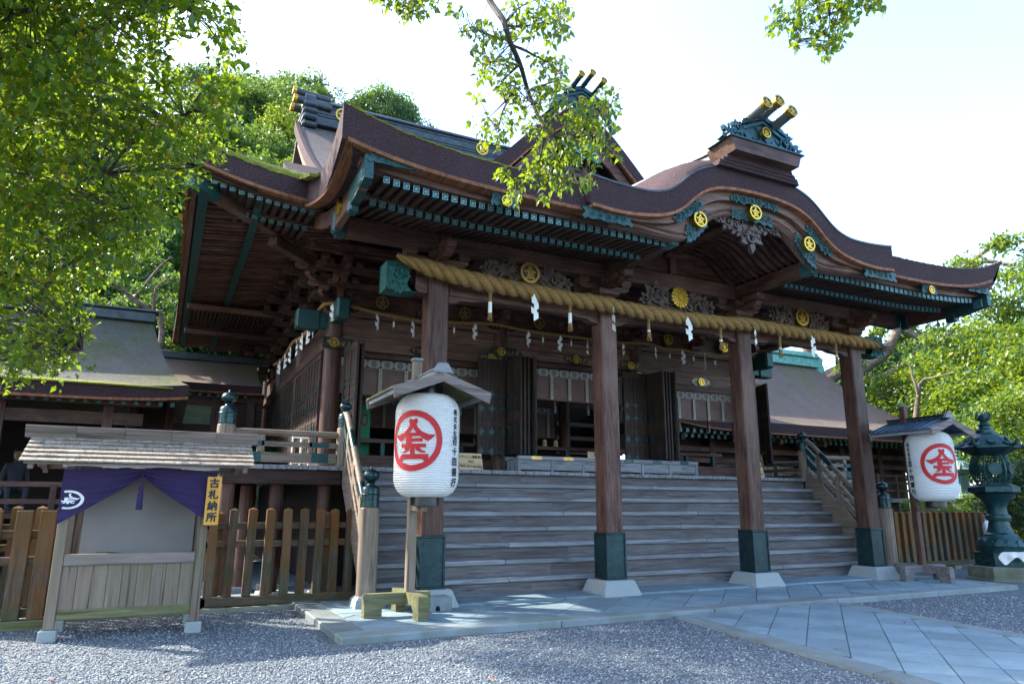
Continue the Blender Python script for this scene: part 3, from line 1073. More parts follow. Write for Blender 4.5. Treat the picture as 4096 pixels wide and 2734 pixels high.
# ---- balustrades
def newel(parent, x, y, z0, z1, r, capscale=1.0, base=False):
    m = MB()
    m.lathe([(r, 0), (r, z1 - z0 - .02), (r - .02, z1 - z0)], x, y, z0, 28)
    o = m.build("newel_post", "pale_timber_z", parent, True)
    s = capscale
    prof = [(.93, 0), (.93, .06), (1.0, .065), (1.0, .085), (.93, .09), (.92, .62), (.97, .63), (.97, .70), (.92, .71), (.92, 1.15), (1.0, 1.16), (1.02, 1.22), (.98, 1.27), (.92, 1.28),
            (.90, 1.75), (.80, 1.90), (.50, 2.02), (.38, 2.12), (.34, 2.25), (.42, 2.36), (.52, 2.40), (.40, 2.46), (.55, 2.55), (.78, 2.72), (.86, 2.95), (.84, 3.15), (.70, 3.38), (.42, 3.56), (.16, 3.64), (.13, 3.74), (.10, 3.84), (.0, 3.92)]
    c = MB()
    c.lathe([(q * r, h * r * s) for q, h in prof], x, y, z1 + .002, 28)
    c.build("newel_cap", "bronze_dark", o, True)
    if base:
        b = MB()
        b.lathe([(r * 1.95, 0), (r * 1.75, .10), (r * 1.3, .14)], x, y, z0 - .14, 4)
        b.build("foot_stone", "granite", o)
    return o


def stair_rail(parent, x):
    a, b = Vector((x, 0.33, 0.0)), Vector((x, 2.0, 0.0))
    zr = lambda y, o: 0.30 + o + (y - 0.30) * (RISE / RUN) * 0.985
    # handrail with its curled upper end
    pts = [Vector((x, y, zr(y, 0.86))) for y in (0.30, 0.8, 1.3, 1.75)] + [Vector((x, 1.90, zr(1.86, .88))), Vector((x, 2.00, zr(1.92, .88)))]
    m = MB(); m.tube(pts, .052, 12); hr = m.build("handrail", "pale_timber_y", parent, True)
    for y in (0.7, 1.5):
        c = MB(); c.tube([Vector((x, y - .13, zr(y - .13, .86))), Vector((x, y + .13, zr(y + .13, .86)))], .057, 12); c.build("rail_fitting", "bronze_dark", hr, True)
    for o_, h_ in ((0.60, .085), (0.36, .10)):
        m = MB(); m.obox((x, .30, zr(.30, o_)), (x, 2.03, zr(2.03, o_)), .075, h_); mr = m.build("rail", "pale_timber_y", parent)
        for y in (0.42, 1.88):
            c = MB(); c.obox((x, y - .12, zr(y - .12, o_)), (x, y + .12, zr(y + .12, o_)), .085, h_ + .012); c.build("rail_fitting", "bronze_green", mr)
    for y in (0.72, 1.22, 1.68):
        m = MB(); m.box(x - .04, x + .04, y - .05, y + .05, zr(y, .15), zr(y, .80)); m.build("strut", "pale_timber_z", parent)


def veranda_rail(parent, p, q):
    p, q = Vector(p), Vector(q)
    d = (q - p).normalized()
    ax = 'x' if abs(d.x) > .5 else 'y'
    m = MB(); m.tube([p + Vector((0, 0, .50)), q + Vector((0, 0, .50))], .05, 12); m.build("top_rail", "pale_timber_" + ax, parent, True)
    for z, h in ((.325, .075), (.115, .15)):
        m = MB(); m.obox(p + Vector((0, 0, z)), q + Vector((0, 0, z)), .10, h); r_ = m.build("rail", "pale_timber_" + ax, parent)
        for e, s in ((p, 1), (q, -1)):
            c = MB(); c.obox(e + d * (.13 * s) + Vector((0, 0, z)), e + d * (.40 * s) + Vector((0, 0, z)), .108, h + .008); c.build("rail_fitting", "bronze_green", r_)
    L = (q - p).length
    n_ = max(1, round(L / 1.0))
    for i in range(n_ if n_ > 1 else 1):
        c = p + d * (L * (i + .5) / n_)
        m = MB(); m.box(c.x - .055, c.x + .055, c.y - .05, c.y + .05, FLOOR + .19, FLOOR + .46, .01); m.build("strut", "pale_timber_z", parent)


for side, sx, lab in ((0, 0, "left"), (1, 9, "right")):
    mx = (lambda x: x) if side == 0 else (lambda x: 9.0 - x)
    t_ = thing("balustrade", f"pale wooden balustrade with bronze onion caps on the {lab} of the stairs", "balustrade", (mx(-0.8), 0.2, PZ), "balustrades beside the stairs")
    newel(t_, mx(-0.80), 0.20, 0.22, 1.375, .135, 1.05, True)
    newel(t_, mx(-0.78), 2.10, FLOOR, 2.65, .118, .98)
    newel(t_, mx(-2.60), 2.10, FLOOR, 2.62, .135, 1.0)
    stair_rail(t_, mx(-0.78))
    veranda_rail(t_, (mx(-2.47), 2.10, FLOOR), (mx(-0.90), 2.10, FLOOR))
    veranda_rail(t_, (mx(-2.60), 2.24, FLOOR), (mx(-2.60), 12.0 if side == 0 else 8, FLOOR))

# ================================================================== PORCH FRAME
PX = [0.0, 3.0, 6.0, 9.0]
HW = 0.156
for x in PX:
    m = MB()
    m.box(x - HW, x + HW, -HW, HW, 0.31, 4.81, 0.022)
    p = m.build("porch_pillar", "timber_z", hall)
    s = MB()
    h = HW + .008
    s.box(x - h, x + h, -h, h, 0.302, 0.985, 0.006)
    for z0, z1, e in ((0.302, .335, .022), (0.965, 1.0, .016)):
        s.box(x - h - e, x + h + e, -h - e, h + e, z0, z1, .008)
    for sx in (-1, 1):
        for sy in (-1, 1):
            s.box(x + sx * (h + .004) - .014, x + sx * (h + .004) + .014, sy * (h + .004) - .014, sy * (h + .004) + .014, .335, .965, .004)
    for i in range(4):
        for sx in (-1, 1):
            z = .42 + i * .15
            s.lathe([(.011, 0), (.008, .006)], x + sx * (h - .035), 0, 0, 6) if False else s.box(x + sx * (h - .035) - .009, x + sx * (h - .035) + .009, -h - .007, -h, z, z + .018, .003)
    s.build("bronze_sleeve", "bronze_sleeve", p)
    b = MB()
    t0, t1 = .345, .262
    b.add([(x + a * t0, c * t0, PZ - .02) for a, c in ((-1, -1), (1, -1), (1, 1), (-1, 1))] + [(x + a * t1, c * t1, .285) for a, c in ((-1, -1), (1, -1), (1, 1), (-1, 1))]
          + [(x + a * (t1 - .02), c * (t1 - .02), .30) for a, c in ((-1, -1), (1, -1), (1, 1), (-1, 1))],
          [(3, 2, 1, 0), (0, 1, 5, 4), (1, 2, 6, 5), (2, 3, 7, 6), (3, 0, 4, 7), (4, 5, 9, 8), (5, 6, 10, 9), (6, 7, 11, 10), (7, 4, 8, 11), (8, 9, 10, 11)])
    b.build("foot_stone", "granite", p)
# notched stone box standing before the leftmost pillar
m = MB()
m.prism([(-.24, 0), (-.24, .17), (.12, .17), (.12, 0), (-.04, 0), (-.04, .045), (-.07, .075), (-.10, .05), (-.10, 0)], lambda a, b, d: (a, d, PZ + .001 + b), -.62, -.36)
tag(m.build("stone_cover", "kerb_stone"), "grey notched stone cover at the foot of the leftmost porch pillar", "stone")

# tie beam between the pillars with carved bronze noses
for a_, b_ in ((0, 3), (3, 6), (6, 9)):
    m = MB(); m.box(a_ + HW, b_ - HW, -.10, .10, 4.45, 4.79, .03); tb = m.build("tie_beam", "timber_x", hall)
    for s, x in ((1, a_ + HW), (-1, b_ - HW)):
        m = MB()
        m.prism([(x, 4.45), (x + s * .55, 4.45), (x + s * .42, 4.42), (x + s * .22, 4.41), (x + s * .12, 4.36), (x, 4.35)], lambda a, b, d: (a, d, b), -.085, .085)
        m.build("beam_haunch", "timber_x", tb)
for s, x in ((-1, -HW), (1, 9 + HW)):
    m = MB(); m.box(x, x + s * .2, -.10, .10, 4.46, 4.80); m.build("beam_nose", "timber_x", hall)
    m = MB()
    xa = x + s * .18
    poly = [(0, .02), (.08, .0), (.12, .05), (.10, .09), (.16, .13), (.13, .2), (.2, .24), (.15, .3), (.1, .36), (.04, .40), (.48, .42), (.48, .0), (.2, -.01)]
    m.prism([(xa + s * a, 4.43 + b) for a, b in poly], lambda a, b, d: (a, d, b), -.155, .155)
    for f in (-.158, .158):
        for (z0, z1, xa0, xa1) in ((4.43, 4.455, .2, .485), (4.825, 4.852, .1, .485), (4.43, 4.85, .46, .487)):
            m.box(xa + s * xa0, xa + s * xa1, f - .012, f + .012, z0, z1)
    nose = m.build("beam_nose_plate", "bronze_carved", hall)
    c = MB(); scroll_carving(c, xa + s * .30, 4.64, -.158, .12, .2, 3, seed=4, depth=.02, leaf=.2); scroll_carving(c, xa + s * .30, 4.52, -.158, .12, .12, 3, seed=5, depth=.02, leaf=.2)
    c.build("scrollwork", "bronze_carved", nose)

# bracket sets on the pillar tops
def masu(m, x, y, z, s=.10, h=.115):
    """bearing block with its tapered foot"""
    t = s * .72
    m.add([(x + a * t, y + b * t, z) for a, b in ((-1, -1), (1, -1), (1, 1), (-1, 1))] + [(x + a * s, y + b * s, z + h * .4) for a, b in ((-1, -1), (1, -1), (1, 1), (-1, 1))] + [(x + a * s, y + b * s, z + h) for a, b in ((-1, -1), (1, -1), (1, 1), (-1, 1))],
          [(3, 2, 1, 0), (0, 1, 5, 4), (1, 2, 6, 5), (2, 3, 7, 6), (3, 0, 4, 7), (4, 5, 9, 8), (5, 6, 10, 9), (6, 7, 11, 10), (7, 4, 8, 11), (8, 9, 10, 11)])


def arm(m, p, d, half, z0, z1, w=.10, nose=True):
    """bow shaped bracket arm along direction d"""
    px, py = p
    e = half
    pol = [(-e, z1), (-e, z0 + (z1 - z0) * .55), (-e * .9, z0 + (z1 - z0) * .22), (-e * .72, z0), (e * .72, z0), (e * .9, z0 + (z1 - z0) * .22), (e, z0 + (z1 - z0) * .55), (e, z1)]
    dx, dy = d
    m.prism(pol, lambda a, b, q: (px + dx * a - dy * q, py + dy * a + dx * q, b), -w / 2, w / 2)


for x in PX:
    m = MB()
    arm(m, (x, 0), (1, 0), .50, 4.955, 5.05)
    arm(m, (x, -.05), (0, 1), .52, 4.953, 5.048, .12)
    m.box(x - .075, x + .075, -.66, -.25, 5.05, 5.16, .02)
    br = m.build("bracket_arms", "timber_x", hall)
    b = MB(); masu(b, x, 0, 4.80, .20, .152); b.build("bearing_block", "timber_x", br)
    for dx, dy in ((-.42, 0), (0, 0), (.42, 0), (0, -.46)):
        b = MB(); masu(b, x + dx, dy, 5.048, .098, .113); b.build("bearing_block", "timber_x", br)

# eave beam in lengths that meet on the bracket sets
for a_, b_ in ((-1.42, 0), (0, 3), (3, 6), (6, 9), (9, 10.42)):
    m = MB(); m.box(a_ + .001, b_ - .001, -.115, .115, 5.166, 5.45, .02); m.build("eave_beam", "timber_x", hall)
for s, x in ((-1, -1.42), (1, 10.42)):
    m = MB(); m.box(x, x + s * .12, -.13, .13, 5.15, 5.47, .012); m.build("beam_end_plate", "bronze_green", hall)

# carvings with crests between tie beam and eave beam
for i, x in enumerate((1.5, 4.5, 7.5)):
    m = MB()
    scroll_carving(m, x - .44, 4.93, -.10, .36, .26, 5, seed=20 + i, depth=.06)
    scroll_carving(m, x + .44, 4.93, -.10, .36, .26, 5, seed=40 + i, depth=.06)
    for s in (-1, 1):
        scroll_carving(m, x + s * .32, 5.04, -.10, .10, .16, 2, seed=50 + i, depth=.05)
    m.prism([(x - .85, 4.79), (x + .85, 4.79), (x + .5, 4.9), (x + .2, 5.10), (x - .2, 5.10), (x - .5, 4.9)], lambda a, b, d: (a, d, b), -.09, .02)
    kv = m.build("frog_leg_carving", "carved_wood", hall)
    if i != 1:
        crest(hall, (x, -.165, 5.0), .165, gold="old_gold" if i == 0 else "gold", depth=.03)
    else:
        m = MB()
        n = 16
        for k in range(n):
            a0 = 2 * math.pi * k / n
            q = []
            for t_, w_ in ((.2, .03), (.6, .095), (.88, .145), (.97, .11), (1.0, .05)):
                q.append((t_, w_))
            poly = [(t_, -w_) for t_, w_ in q] + [(t_, w_) for t_, w_ in q[::-1]]
            R_ = .19
            m.prism([(x + R_ * (a * math.cos(a0) - b * math.sin(a0)), 5.0 + R_ * (a * math.sin(a0) + b * math.cos(a0))) for a, b in poly], lambda a, b, d: (a, -.17 - d, b), -.03, .022)
        m.prism([(x + .04 * math.cos(k * .3927), 5.0 + .04 * math.sin(k * .3927)) for k in range(16)], lambda a, b, d: (a, -.17 - d, b), -.02, .035)
        cc = m.build("chrysanthemum_crest", "gold", hall)
        m = MB(); m.prism([(x + .18 * math.cos(k * .3927), 5.0 + .18 * math.sin(k * .3927)) for k in range(16)], lambda a, b, d: (a, -.17 - d, b), -.03, .002); m.build("crest_ground", "crest_ground", cc)

# ---- rafters of the porch eaves, two tiers, with bronze caps
def cap_mesh():
    m = MB()
    m.box(-.040, .040, -.012, .07, -.044, .044, .006)
    nb = len(m.f)
    for a_, b_, c_, d_ in ((-.040, .040, .032, .044), (-.040, .040, -.044, -.032), (-.040, -.029, -.032, .032), (.029, .040, -.032, .032)):
        m.box(a_, b_, -.019, -.010, c_, d_)
    m.prism([(.021 * math.cos(k * .6283), .021 * math.sin(k * .6283)) for k in range(10)], lambda a, b, d: (a, -d, b), .01, .018)
    me = m.mesh("rafter_cap")
    me.materials.append(MATS["bronze_green"])
    me.materials.append(MATS["cap_frame"])
    for p in me.polygons:
        p.material_index = 1 if p.index >= nb else 0
    return me


CAP = cap_mesh()
CAP_PLAIN = CAP.copy()
CAP_PLAIN.materials[1] = MATS["bronze_green"]


def rafter_row(parent, xs, y, z, length, slope, mat="timber_dark_y", ax='y', lift=None, cap=True):
    m = MB()
    m.box(-.033, .033, .03, length, -.038, .038)
    for i, (a, b, c) in enumerate(m.v):
        m.v[i] = (a, b, c + slope * b)
    me = m.mesh("rafter")
    me.materials.append(MATS[mat])
    for x in xs:
        dz = lift(x) if lift else 0
        if ax == 'y':
            o = link("rafter", me, parent, (x, y, z + dz))
        else:
            o = link("rafter", me, parent, (y, x, z + dz), (0, 0, -math.pi / 2))
        if cap:
            link("rafter_cap", CAP, o)


def porch_lift(x):
    """upturn of the porch eave towards its ends"""
    d = max(0.0, abs(x - 4.5) - 3.6)
    return 0.016 * d ** 2 + 0.0025 * d ** 4


SP = 0.128
xl = [-1.31 + SP * i for i in range(34)]
xl = [x for x in xl if x < 2.95]
xr = [9 - x for x in xl]
for xs in (xl, xr):
    rafter_row(hall, xs, -1.75, 5.20, 0.95, .10, lift=lambda x: porch_lift(x) * .7)
    rafter_row(hall, xs, -1.12, 5.195, 2.6, .235, lift=lambda x: porch_lift(x) * .5)


def strip(parent, name, mat, x0, x1, y0, y1, z0, z1, lift=1.0, n=18, skip=None):
    m = MB()
    m.grid(n, 1, lambda u, v: (x0 + (x1 - x0) * u, y0 + (y1 - y0) * v, z1 + lift * porch_lift(x0 + (x1 - x0) * u)), lambda u, v: z1 - z0)
    return m.build(name, mat, parent)


for x0, x1 in ((-1.55, 2.95), (6.05, 10.55)):
    strip(hall, "rafter_bearer", "timber_x", x0, x1, -1.14, -1.02, 5.243, 5.30, .55)
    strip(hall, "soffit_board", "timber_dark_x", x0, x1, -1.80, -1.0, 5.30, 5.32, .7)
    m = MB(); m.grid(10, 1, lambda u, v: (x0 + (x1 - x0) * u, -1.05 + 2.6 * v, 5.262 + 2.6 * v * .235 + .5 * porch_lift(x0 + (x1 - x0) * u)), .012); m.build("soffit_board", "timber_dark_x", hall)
for x0, x1 in ((-1.66, 1.9), (7.1, 10.66)):
    strip(hall, "eave_batten", "timber_x", x0, x1, -1.83, -1.68, 5.247, 5.335, .8)
    strip(hall, "eave_fascia", "timber_light_x", x0, x1, -1.90, -1.70, 5.338, 5.375, .9)
    strip(hall, "eave_fascia", "timber_light_x", x0, x1, -1.95, -1.70, 5.377, 5.40, 1.0)
for x0, x1 in ((1.9, 3.1), (5.9, 7.1)):
    strip(hall, "eave_batten", "timber_x", x0, x1, -1.83, -1.68, 5.247, 5.335, .8)
# bronze plates on the eave fascia and small crests
def fascia_plate(cx, w, y, z0, z1, seed):
    m = MB()
    pts = [(-1, .15), (-.9, -.1), (-.78, .1), (-.65, -.02), (-.4, .05), (0, -.02), (.4, .05), (.65, -.02), (.78, .1), (.9, -.1), (1, .15), (.86, .5), (1, .9), (.7, 1), (-.7, 1), (-1, .9), (-.86, .5)]
    m.prism([(cx + a * w, z0 + b * (z1 - z0) + porch_lift(cx)) for a, b in pts], lambda a, b, d: (a, y - d, b), -.02, .012)
    scroll_carving(m, cx, (z0 + z1) / 2 + porch_lift(cx), y - .012, w * .8, (z1 - z0) * .5, 5, seed=seed, depth=.012, leaf=.2)
    return m.build("fascia_plate", "bronze_green", hall)


for i, cx in enumerate((0.22, 8.78)):
    fascia_plate(cx, .21, -1.95, 5.16, 5.40, 60 + i)
    crest(hall, (cx, -1.985, 5.235), .072, depth=.02)
for i, (cx, w) in enumerate(((-1.28, .33), (10.28, .33), (1.72, .42), (7.28, .42))):
    fascia_plate(cx, w, -1.96 if i < 2 else -2.085, 5.262 if i < 2 else 5.19, 5.40 if i < 2 else 5.36, 70 + i)

# side ends of the porch roof: barge boards plated at the corners
for s, x in ((-1, -1.58), (1, 10.58)):
    ys = [-1.95, -1.5, -.9, -.3, .3, .9, 1.4]
    zt = [5.53, 5.455, 5.455, 5.52, 5.66, 5.86, 6.05]
    m = MB()
    m.grid(6, 1, lambda u, v: (x - .04 + .08 * v, ys[round(u * 6)], zt[round(u * 6)] - .03), .26)
    bb = m.build("barge_board", "timber_y", hall)
    m = MB()
    m.grid(2, 1, lambda u, v: (x - .055 + .11 * v, [-1.96, -1.5, -1.15][round(u * 2)], [5.53, 5.455, 5.45][round(u * 2)] - .05), .30)
    m.build("corner_plate", "bronze_green", bb)
    m = MB(); m.box(x - .06, x + .06, -1.30, -1.10, 5.02, 5.19, .02); m.build("corner_plate", "bronze_green", bb)
    m = MB(); m.box(x - .07, x + .07, -1.86, -1.68, 5.17, 5.34, .012); m.build("corner_plate", "bronze_cap", bb)
    crest(bb, (x + s * .062, -.62, 5.33), .11, normal=(s, 0, 0), depth=.02)
    m = MB(); m.box(x - .05, x + .05, -1.72, -.30, 5.13, 5.24, .01); m.build("end_rafter", "timber_y", hall)
    m = MB(); m.box(x - .06, x + .06, -.30, -.12, 5.10, 5.42, .03); m.build("corner_plate", "bronze_green", bb)

# ---- karahafu: the bow shaped gable over the stairs
KX = 4.5
LOW = [(0, 6.155), (.4, 6.145), (.8, 6.09), (1.05, 6.0), (1.25, 5.86), (1.45, 5.66), (1.65, 5.52), (1.9, 5.43), (2.2, 5.375), (2.5, 5.345), (2.8, 5.345), (3.05, 5.37)]
TOP = [(0, 6.555), (.4, 6.535), (.8, 6.455), (1.05, 6.38), (1.25, 6.27), (1.45, 6.09), (1.65, 5.91), (1.85, 5.815), (2.1, 5.765), (2.5, 5.765), (2.8, 5.785), (3.12, 5.82)]
INN = [(0, 5.80), (.35, 5.785), (.65, 5.73), (.85, 5.63), (1.0, 5.50), (1.12, 5.36), (1.28, 5.24), (1.5, 5.19), (1.9, 5.20), (2.3, 5.235)]


def prof(tab, d):
    d = abs(d)
    for (a, za), (b, zb) in zip(tab, tab[1:]):
        if d <= b:
            t = (d - a) / (b - a)
            return za + (zb - za) * t
    return tab[-1][1]


def smooth_prof(tab, d, w=.12):
    return sum(prof(tab, d + o * w) for o in (-1, -.5, 0, .5, 1)) / 5


def kara_bulge(d, t):
    """the bow roof swells up behind its trimmed front edge and climbs to the ridge"""
    k = max(0.0, 1 - (abs(d) / 2.7) ** 2)
    return k * (.37 * (1 - math.exp(-t / .32)) + .10 * t)


NK = 96
m = MB()
dd = [-3.08 + 6.16 * i / NK for i in range(NK + 1)]
# body of the thatch
m.grid(NK, 48, lambda u, v: (KX + (dd[round(u * NK)]) * 1.0, -2.15 + 6.4 * v, smooth_prof(TOP, dd[round(u * NK)]) + kara_bulge(dd[round(u * NK)], 6.4 * v)),
       lambda u, v: smooth_prof(TOP, dd[round(u * NK)]) - smooth_prof(LOW, dd[round(u * NK)]) - (.09 if v > .02 else 0) + kara_bulge(dd[round(u * NK)], 6.4 * v))
kr = m.build("bow_gable_roof", "bark_thatch", hall, 60)
# reddish lower course of bark
m = MB()
m.grid(NK, 1, lambda u, v: (KX + dd[round(u * NK)] * .995, -2.165 + .3 * v, smooth_prof(LOW, dd[round(u * NK)]) + .028), .048)
m.build("bark_edge", "bark_strip", kr)
m = MB()
m.grid(NK, 1, lambda u, v: (KX + dd[round(u * NK)] * 1.0, -2.162 + .1 * v, smooth_prof(TOP, dd[round(u * NK)]) + .012), .03)
m.build("top_course", "ridge_metal", kr)
# moulded wooden gable board, two layers
bd = [-2.62 + 5.24 * i / 80 for i in range(81)]
for nm, f0, f1, ya, yb in (("gable_board", lambda d: smooth_prof(LOW, d) - .025, lambda d: smooth_prof(LOW, d) * .62 + smooth_prof(INN, d) * .38, -2.06, -1.85),
                           ("gable_board", lambda d: smooth_prof(LOW, d) * .60 + smooth_prof(INN, d) * .40, lambda d: smooth_prof(INN, d), -1.97, -1.83)):
    m = MB()
    m.grid(80, 1, lambda u, v: (KX + bd[round(u * 80)], ya + (yb - ya) * v, f0(bd[round(u * 80)])), lambda u, v: f0(bd[round(u * 80)]) - f1(bd[round(u * 80)]))
    m.build(nm, "timber_light_x", hall, 50)
m = MB()
for dz, ya in ((.02, -2.0), (.10, -2.0)):
    m.tube([(KX + d, ya, smooth_prof(INN, d) + dz) for d in bd], .014, 5)
m.build("gable_moulding", "timber_x", hall, True)
# plates and crests on the gable board
def curved_plate(c, w, h0, h1, y, seed):
    m = MB()
    n = 16
    top = [(c + w * (2 * i / n - 1), smooth_prof(LOW, c + w * (2 * i / n - 1)) * h1 + smooth_prof(INN, c + w * (2 * i / n - 1)) * (1 - h1) + .012 * math.sin(i * 2.4)) for i in range(n + 1)]
    bot = [(c + w * (2 * i / n - 1), smooth_prof(LOW, c + w * (2 * i / n - 1)) * h0 + smooth_prof(INN, c + w * (2 * i / n - 1)) * (1 - h0) + .018 * math.sin(i * 1.9)) for i in range(n + 1)]
    m.prism([(KX + a, b) for a, b in bot + top[::-1]], lambda a, b, d: (a, y - d, b), -.03, .012)
    for k in range(6):
        d_ = c + w * (-.8 + 1.6 * k / 5)
        zc = smooth_prof(LOW, d_) * (h0 + h1) / 2 + smooth_prof(INN, d_) * (1 - (h0 + h1) / 2)
        scroll_carving(m, KX + d_, zc, y - .012, .02, .09, 1, seed=seed + k, depth=.016, leaf=.3)
    return m.build("gable_plate", "bronze_green", hall)


for i, (c, w) in enumerate(((0, .42), (-1.13, .20), (1.13, .20), (-.0, .5))):
    if i < 3:
        curved_plate(c, w, -.12, .40, -1.99, 90 + i * 8)
        zc = smooth_prof(INN, c) * .72 + smooth_prof(LOW, c) * .28
        crest(hall, (KX + c, -2.035, zc - (.02 if i == 0 else -.02)), .118, depth=.045)
    else:
        curved_plate(c, w, .62, .80, -2.07, 130)
for c in (-1.35, 1.35):
    curved_plate(c, .25, .60, .85, -2.07, 150)
# hanging carving below the peak
m = MB()
fn = lambda a, b, d: (a, -1.90 - d, b)
for cx, cz, w, h, n_, sd_ in ((KX - .02, 5.58, .16, .25, 3, 3), (KX - .32, 5.70, .2, .19, 3, 8), (KX + .32, 5.70, .2, .19, 3, 9), (KX - .6, 5.72, .12, .12, 2, 10), (KX + .6, 5.72, .12, .12, 2, 12)):
    scroll_carving(m, cx, cz, -1.9, w, h, n_, fn, sd_, .07)
m.prism([(KX - .6, 5.78), (KX + .6, 5.78), (KX + .4, 5.66), (KX, 5.50), (KX - .4, 5.66)], fn, -.08, 0)
m.build("hanging_carving", "carved_wood", hall)
# side beams of the bow gable with bronze ends
for s, x in ((-1, 3.05), (1, 5.95)):
    m = MB(); m.box(x - .075, x + .075, -1.74, .9, 5.17, 5.42, .015); bm_ = m.build("gable_beam", "timber_y", hall)
    m = MB(); m.box(x - .082, x + .082, -1.86, -1.62, 5.165, 5.43, .01); m.build("beam_end_plate", "bronze_cap", bm_)
    m = MB(); m.box(x - .10, x + .10, -.70, -.3, 5.04, 5.166, .02); m.build("bracket_nose", "timber_y", bm_)
# curved ribs of the bow ceiling
ARCH = [(0, 5.99), (.3, 5.985), (.55, 5.95), (.75, 5.88), (.92, 5.77), (1.08, 5.62), (1.22, 5.51), (1.38, 5.44)]
ds = [1.38 * i / 16 for i in range(17)]
for s in (-1, 1):
    m = MB()
    for d0, d1 in zip(ds, ds[1:]):
        m.obox((s * d0, 0, smooth_prof(ARCH, d0, .08)), (s * (d1 + .004), 0, smooth_prof(ARCH, d1, .08)), .062, .062, (0, 1, 0))
    me = m.mesh("rib")
    me.materials.append(MATS["timber_x"])
    for k in range(11):
        link("ceiling_rib", me, hall, (KX, -1.58 + k * .148, 0))
m = MB()
m.grid(32, 1, lambda u, v: (KX + 1.4 * (2 * u - 1), -1.85 + 2.0 * v, smooth_prof(ARCH, 1.4 * (2 * u - 1), .08) + .05), .02)
m.build("bow_ceiling", "timber_dark_y", hall, 60)
# tympanum with its strut at the back of the bow
m = MB()
q = [1.38 * (2 * i / 24 - 1) for i in range(25)]
m.prism([(KX + a, smooth_prof(ARCH, a, .08) + .03) for a in q] + [(KX + 1.38, 5.452), (KX - 1.38, 5.452)], lambda a, b, d: (a, d, b), .03, .08)
m.build("tympanum", "timber_x", hall)
for dz in (5.52, 5.60):
    m = MB(); m.box(KX - 1.2, KX + 1.2, .0, .03, dz, dz + .025); m.build("tympanum_moulding", "timber_x", hall)
m = MB(); m.box(KX - .08, KX + .08, -.075, .03, 5.452, 5.78, .01); m.box(KX - .17, KX + .17, -.09, .03, 5.78, 5.87, .02); m.box(KX - .1, KX + .1, -1.7, .05, 5.87, 5.97); m.build("strut", "timber_z", hall)

# ================================================================== ROOFS
def porch_top(x, y):
    t = y + 2.0
    f = max(0.0, 1 - t / 1.3)
    return 5.72 + .03 * t + .06 * t * t + 1.25 * porch_lift(x) * f ** 1.5


def porch_thick(x, y):
    t = y + 2.0
    return max(.12, .375 + porch_lift(x) * .30 - .02 * t)


for x0, x1 in ((-1.86, 1.95), (7.05, 11.15)):
    m = MB()
    m.grid(26, 24, lambda u, v: (x0 + (x1 - x0) * u - (0.07 * max(0, 1 - v * 4) if (x0 < 0 and u == 0) else 0), -2.0 + 6.2 * v, porch_top(x0 + (x1 - x0) * u, -2.0 + 6.2 * v)),
           lambda u, v: Vector((-.42 * max(0, u * 2 - 1) ** 8 if x1 > 9 else 0, 0, -porch_thick(x0 + (x1 - x0) * u, -2.0 + 6.2 * v))))
    pr = m.build("porch_roof", "bark_thatch", hall, 60)
    xq = x1 - .44 if x1 > 9 else x1
    m = MB()
    m.grid(26, 1, lambda u, v: (x0 + (xq - x0) * u, -2.012 + .2 * v, porch_top(x0 + (x1 - x0) * u, -2) - porch_thick(x0 + (x1 - x0) * u, -2) + .03), .05)
    m.build("bark_edge", "bark_strip", pr)
    m = MB()
    m.grid(90, 1, lambda u, v: (x0 + (x1 - x0) * u, -2.006 + .10 * v, porch_top(x0 + (x1 - x0) * u, -2) + .006 + .02 * noise.noise(Vector((u * 60, v * 3, x0)))), .02)
    m.build("moss_edge", "moss" if x0 < 0 else "roof_moss", pr)
    # side edge of bark
    xe = x0 if x0 < 0 else xq
    m = MB()
    m.grid(1, 14, lambda u, v: (xe + (.012 if xe > 0 else -.012) - (.15 * u if xe > 0 else -.15 * u), -1.98 + 2.9 * v, porch_top(xe, -1.98 + 2.9 * v) - porch_thick(xe, -1.98 + 2.9 * v) + .02), .04)
    m.build("bark_edge", "bark_strip", pr)
# middle of the porch roof behind the bow gable
m = MB()
m.grid(12, 12, lambda u, v: (1.96 + 5.08 * u, .5 + 3.7 * v, porch_top(4.5, .5 + 3.7 * v) - .02), .15)
m.build("porch_roof", "roof_bark", hall, 60)

YM, XM, YR, ZR = 0.75, -3.57, 9.0, 11.85
GX = -1.0     # verge of the gable end
def main_z(y):
    d = y - YM
    return 6.28 + .42 * d + .0308 * d * d


def corner_lift(x, y):
    dx = max(0.0, 1 - (x - XM) / 2.2)
    dy = max(0.0, 1 - (y - YM) / 2.2)
    return .36 * (dx ** 2.2) * (dy ** 2.2)


def mirror_x(x, s):
    return x if s < 0 else 9.0 - x


# front slope
YH = YM + (GX - XM)
def front_pt(u, v):
    y = YM + (YR - YM) * v
    xl_ = XM + (y - YM) if y < YH else GX
    x = xl_ + (9 - 2 * xl_) * u
    return Vector((x, y, main_z(y) + corner_lift(min(x, 9 - x), y)))


m = MB()
m.grid(80, 40, front_pt, lambda u, v: .37 if v < .3 else .3)
mr = m.build("main_roof", "roof_bark", hall, 60)
# back slope
m = MB()
m.grid(20, 12, lambda u, v: (GX + (9 - 2 * GX) * u, YR + 5.5 * v, ZR - .35 * v - 4.4 * v ** .8), .3)
m.build("main_roof", "roof_bark", hall, 60)
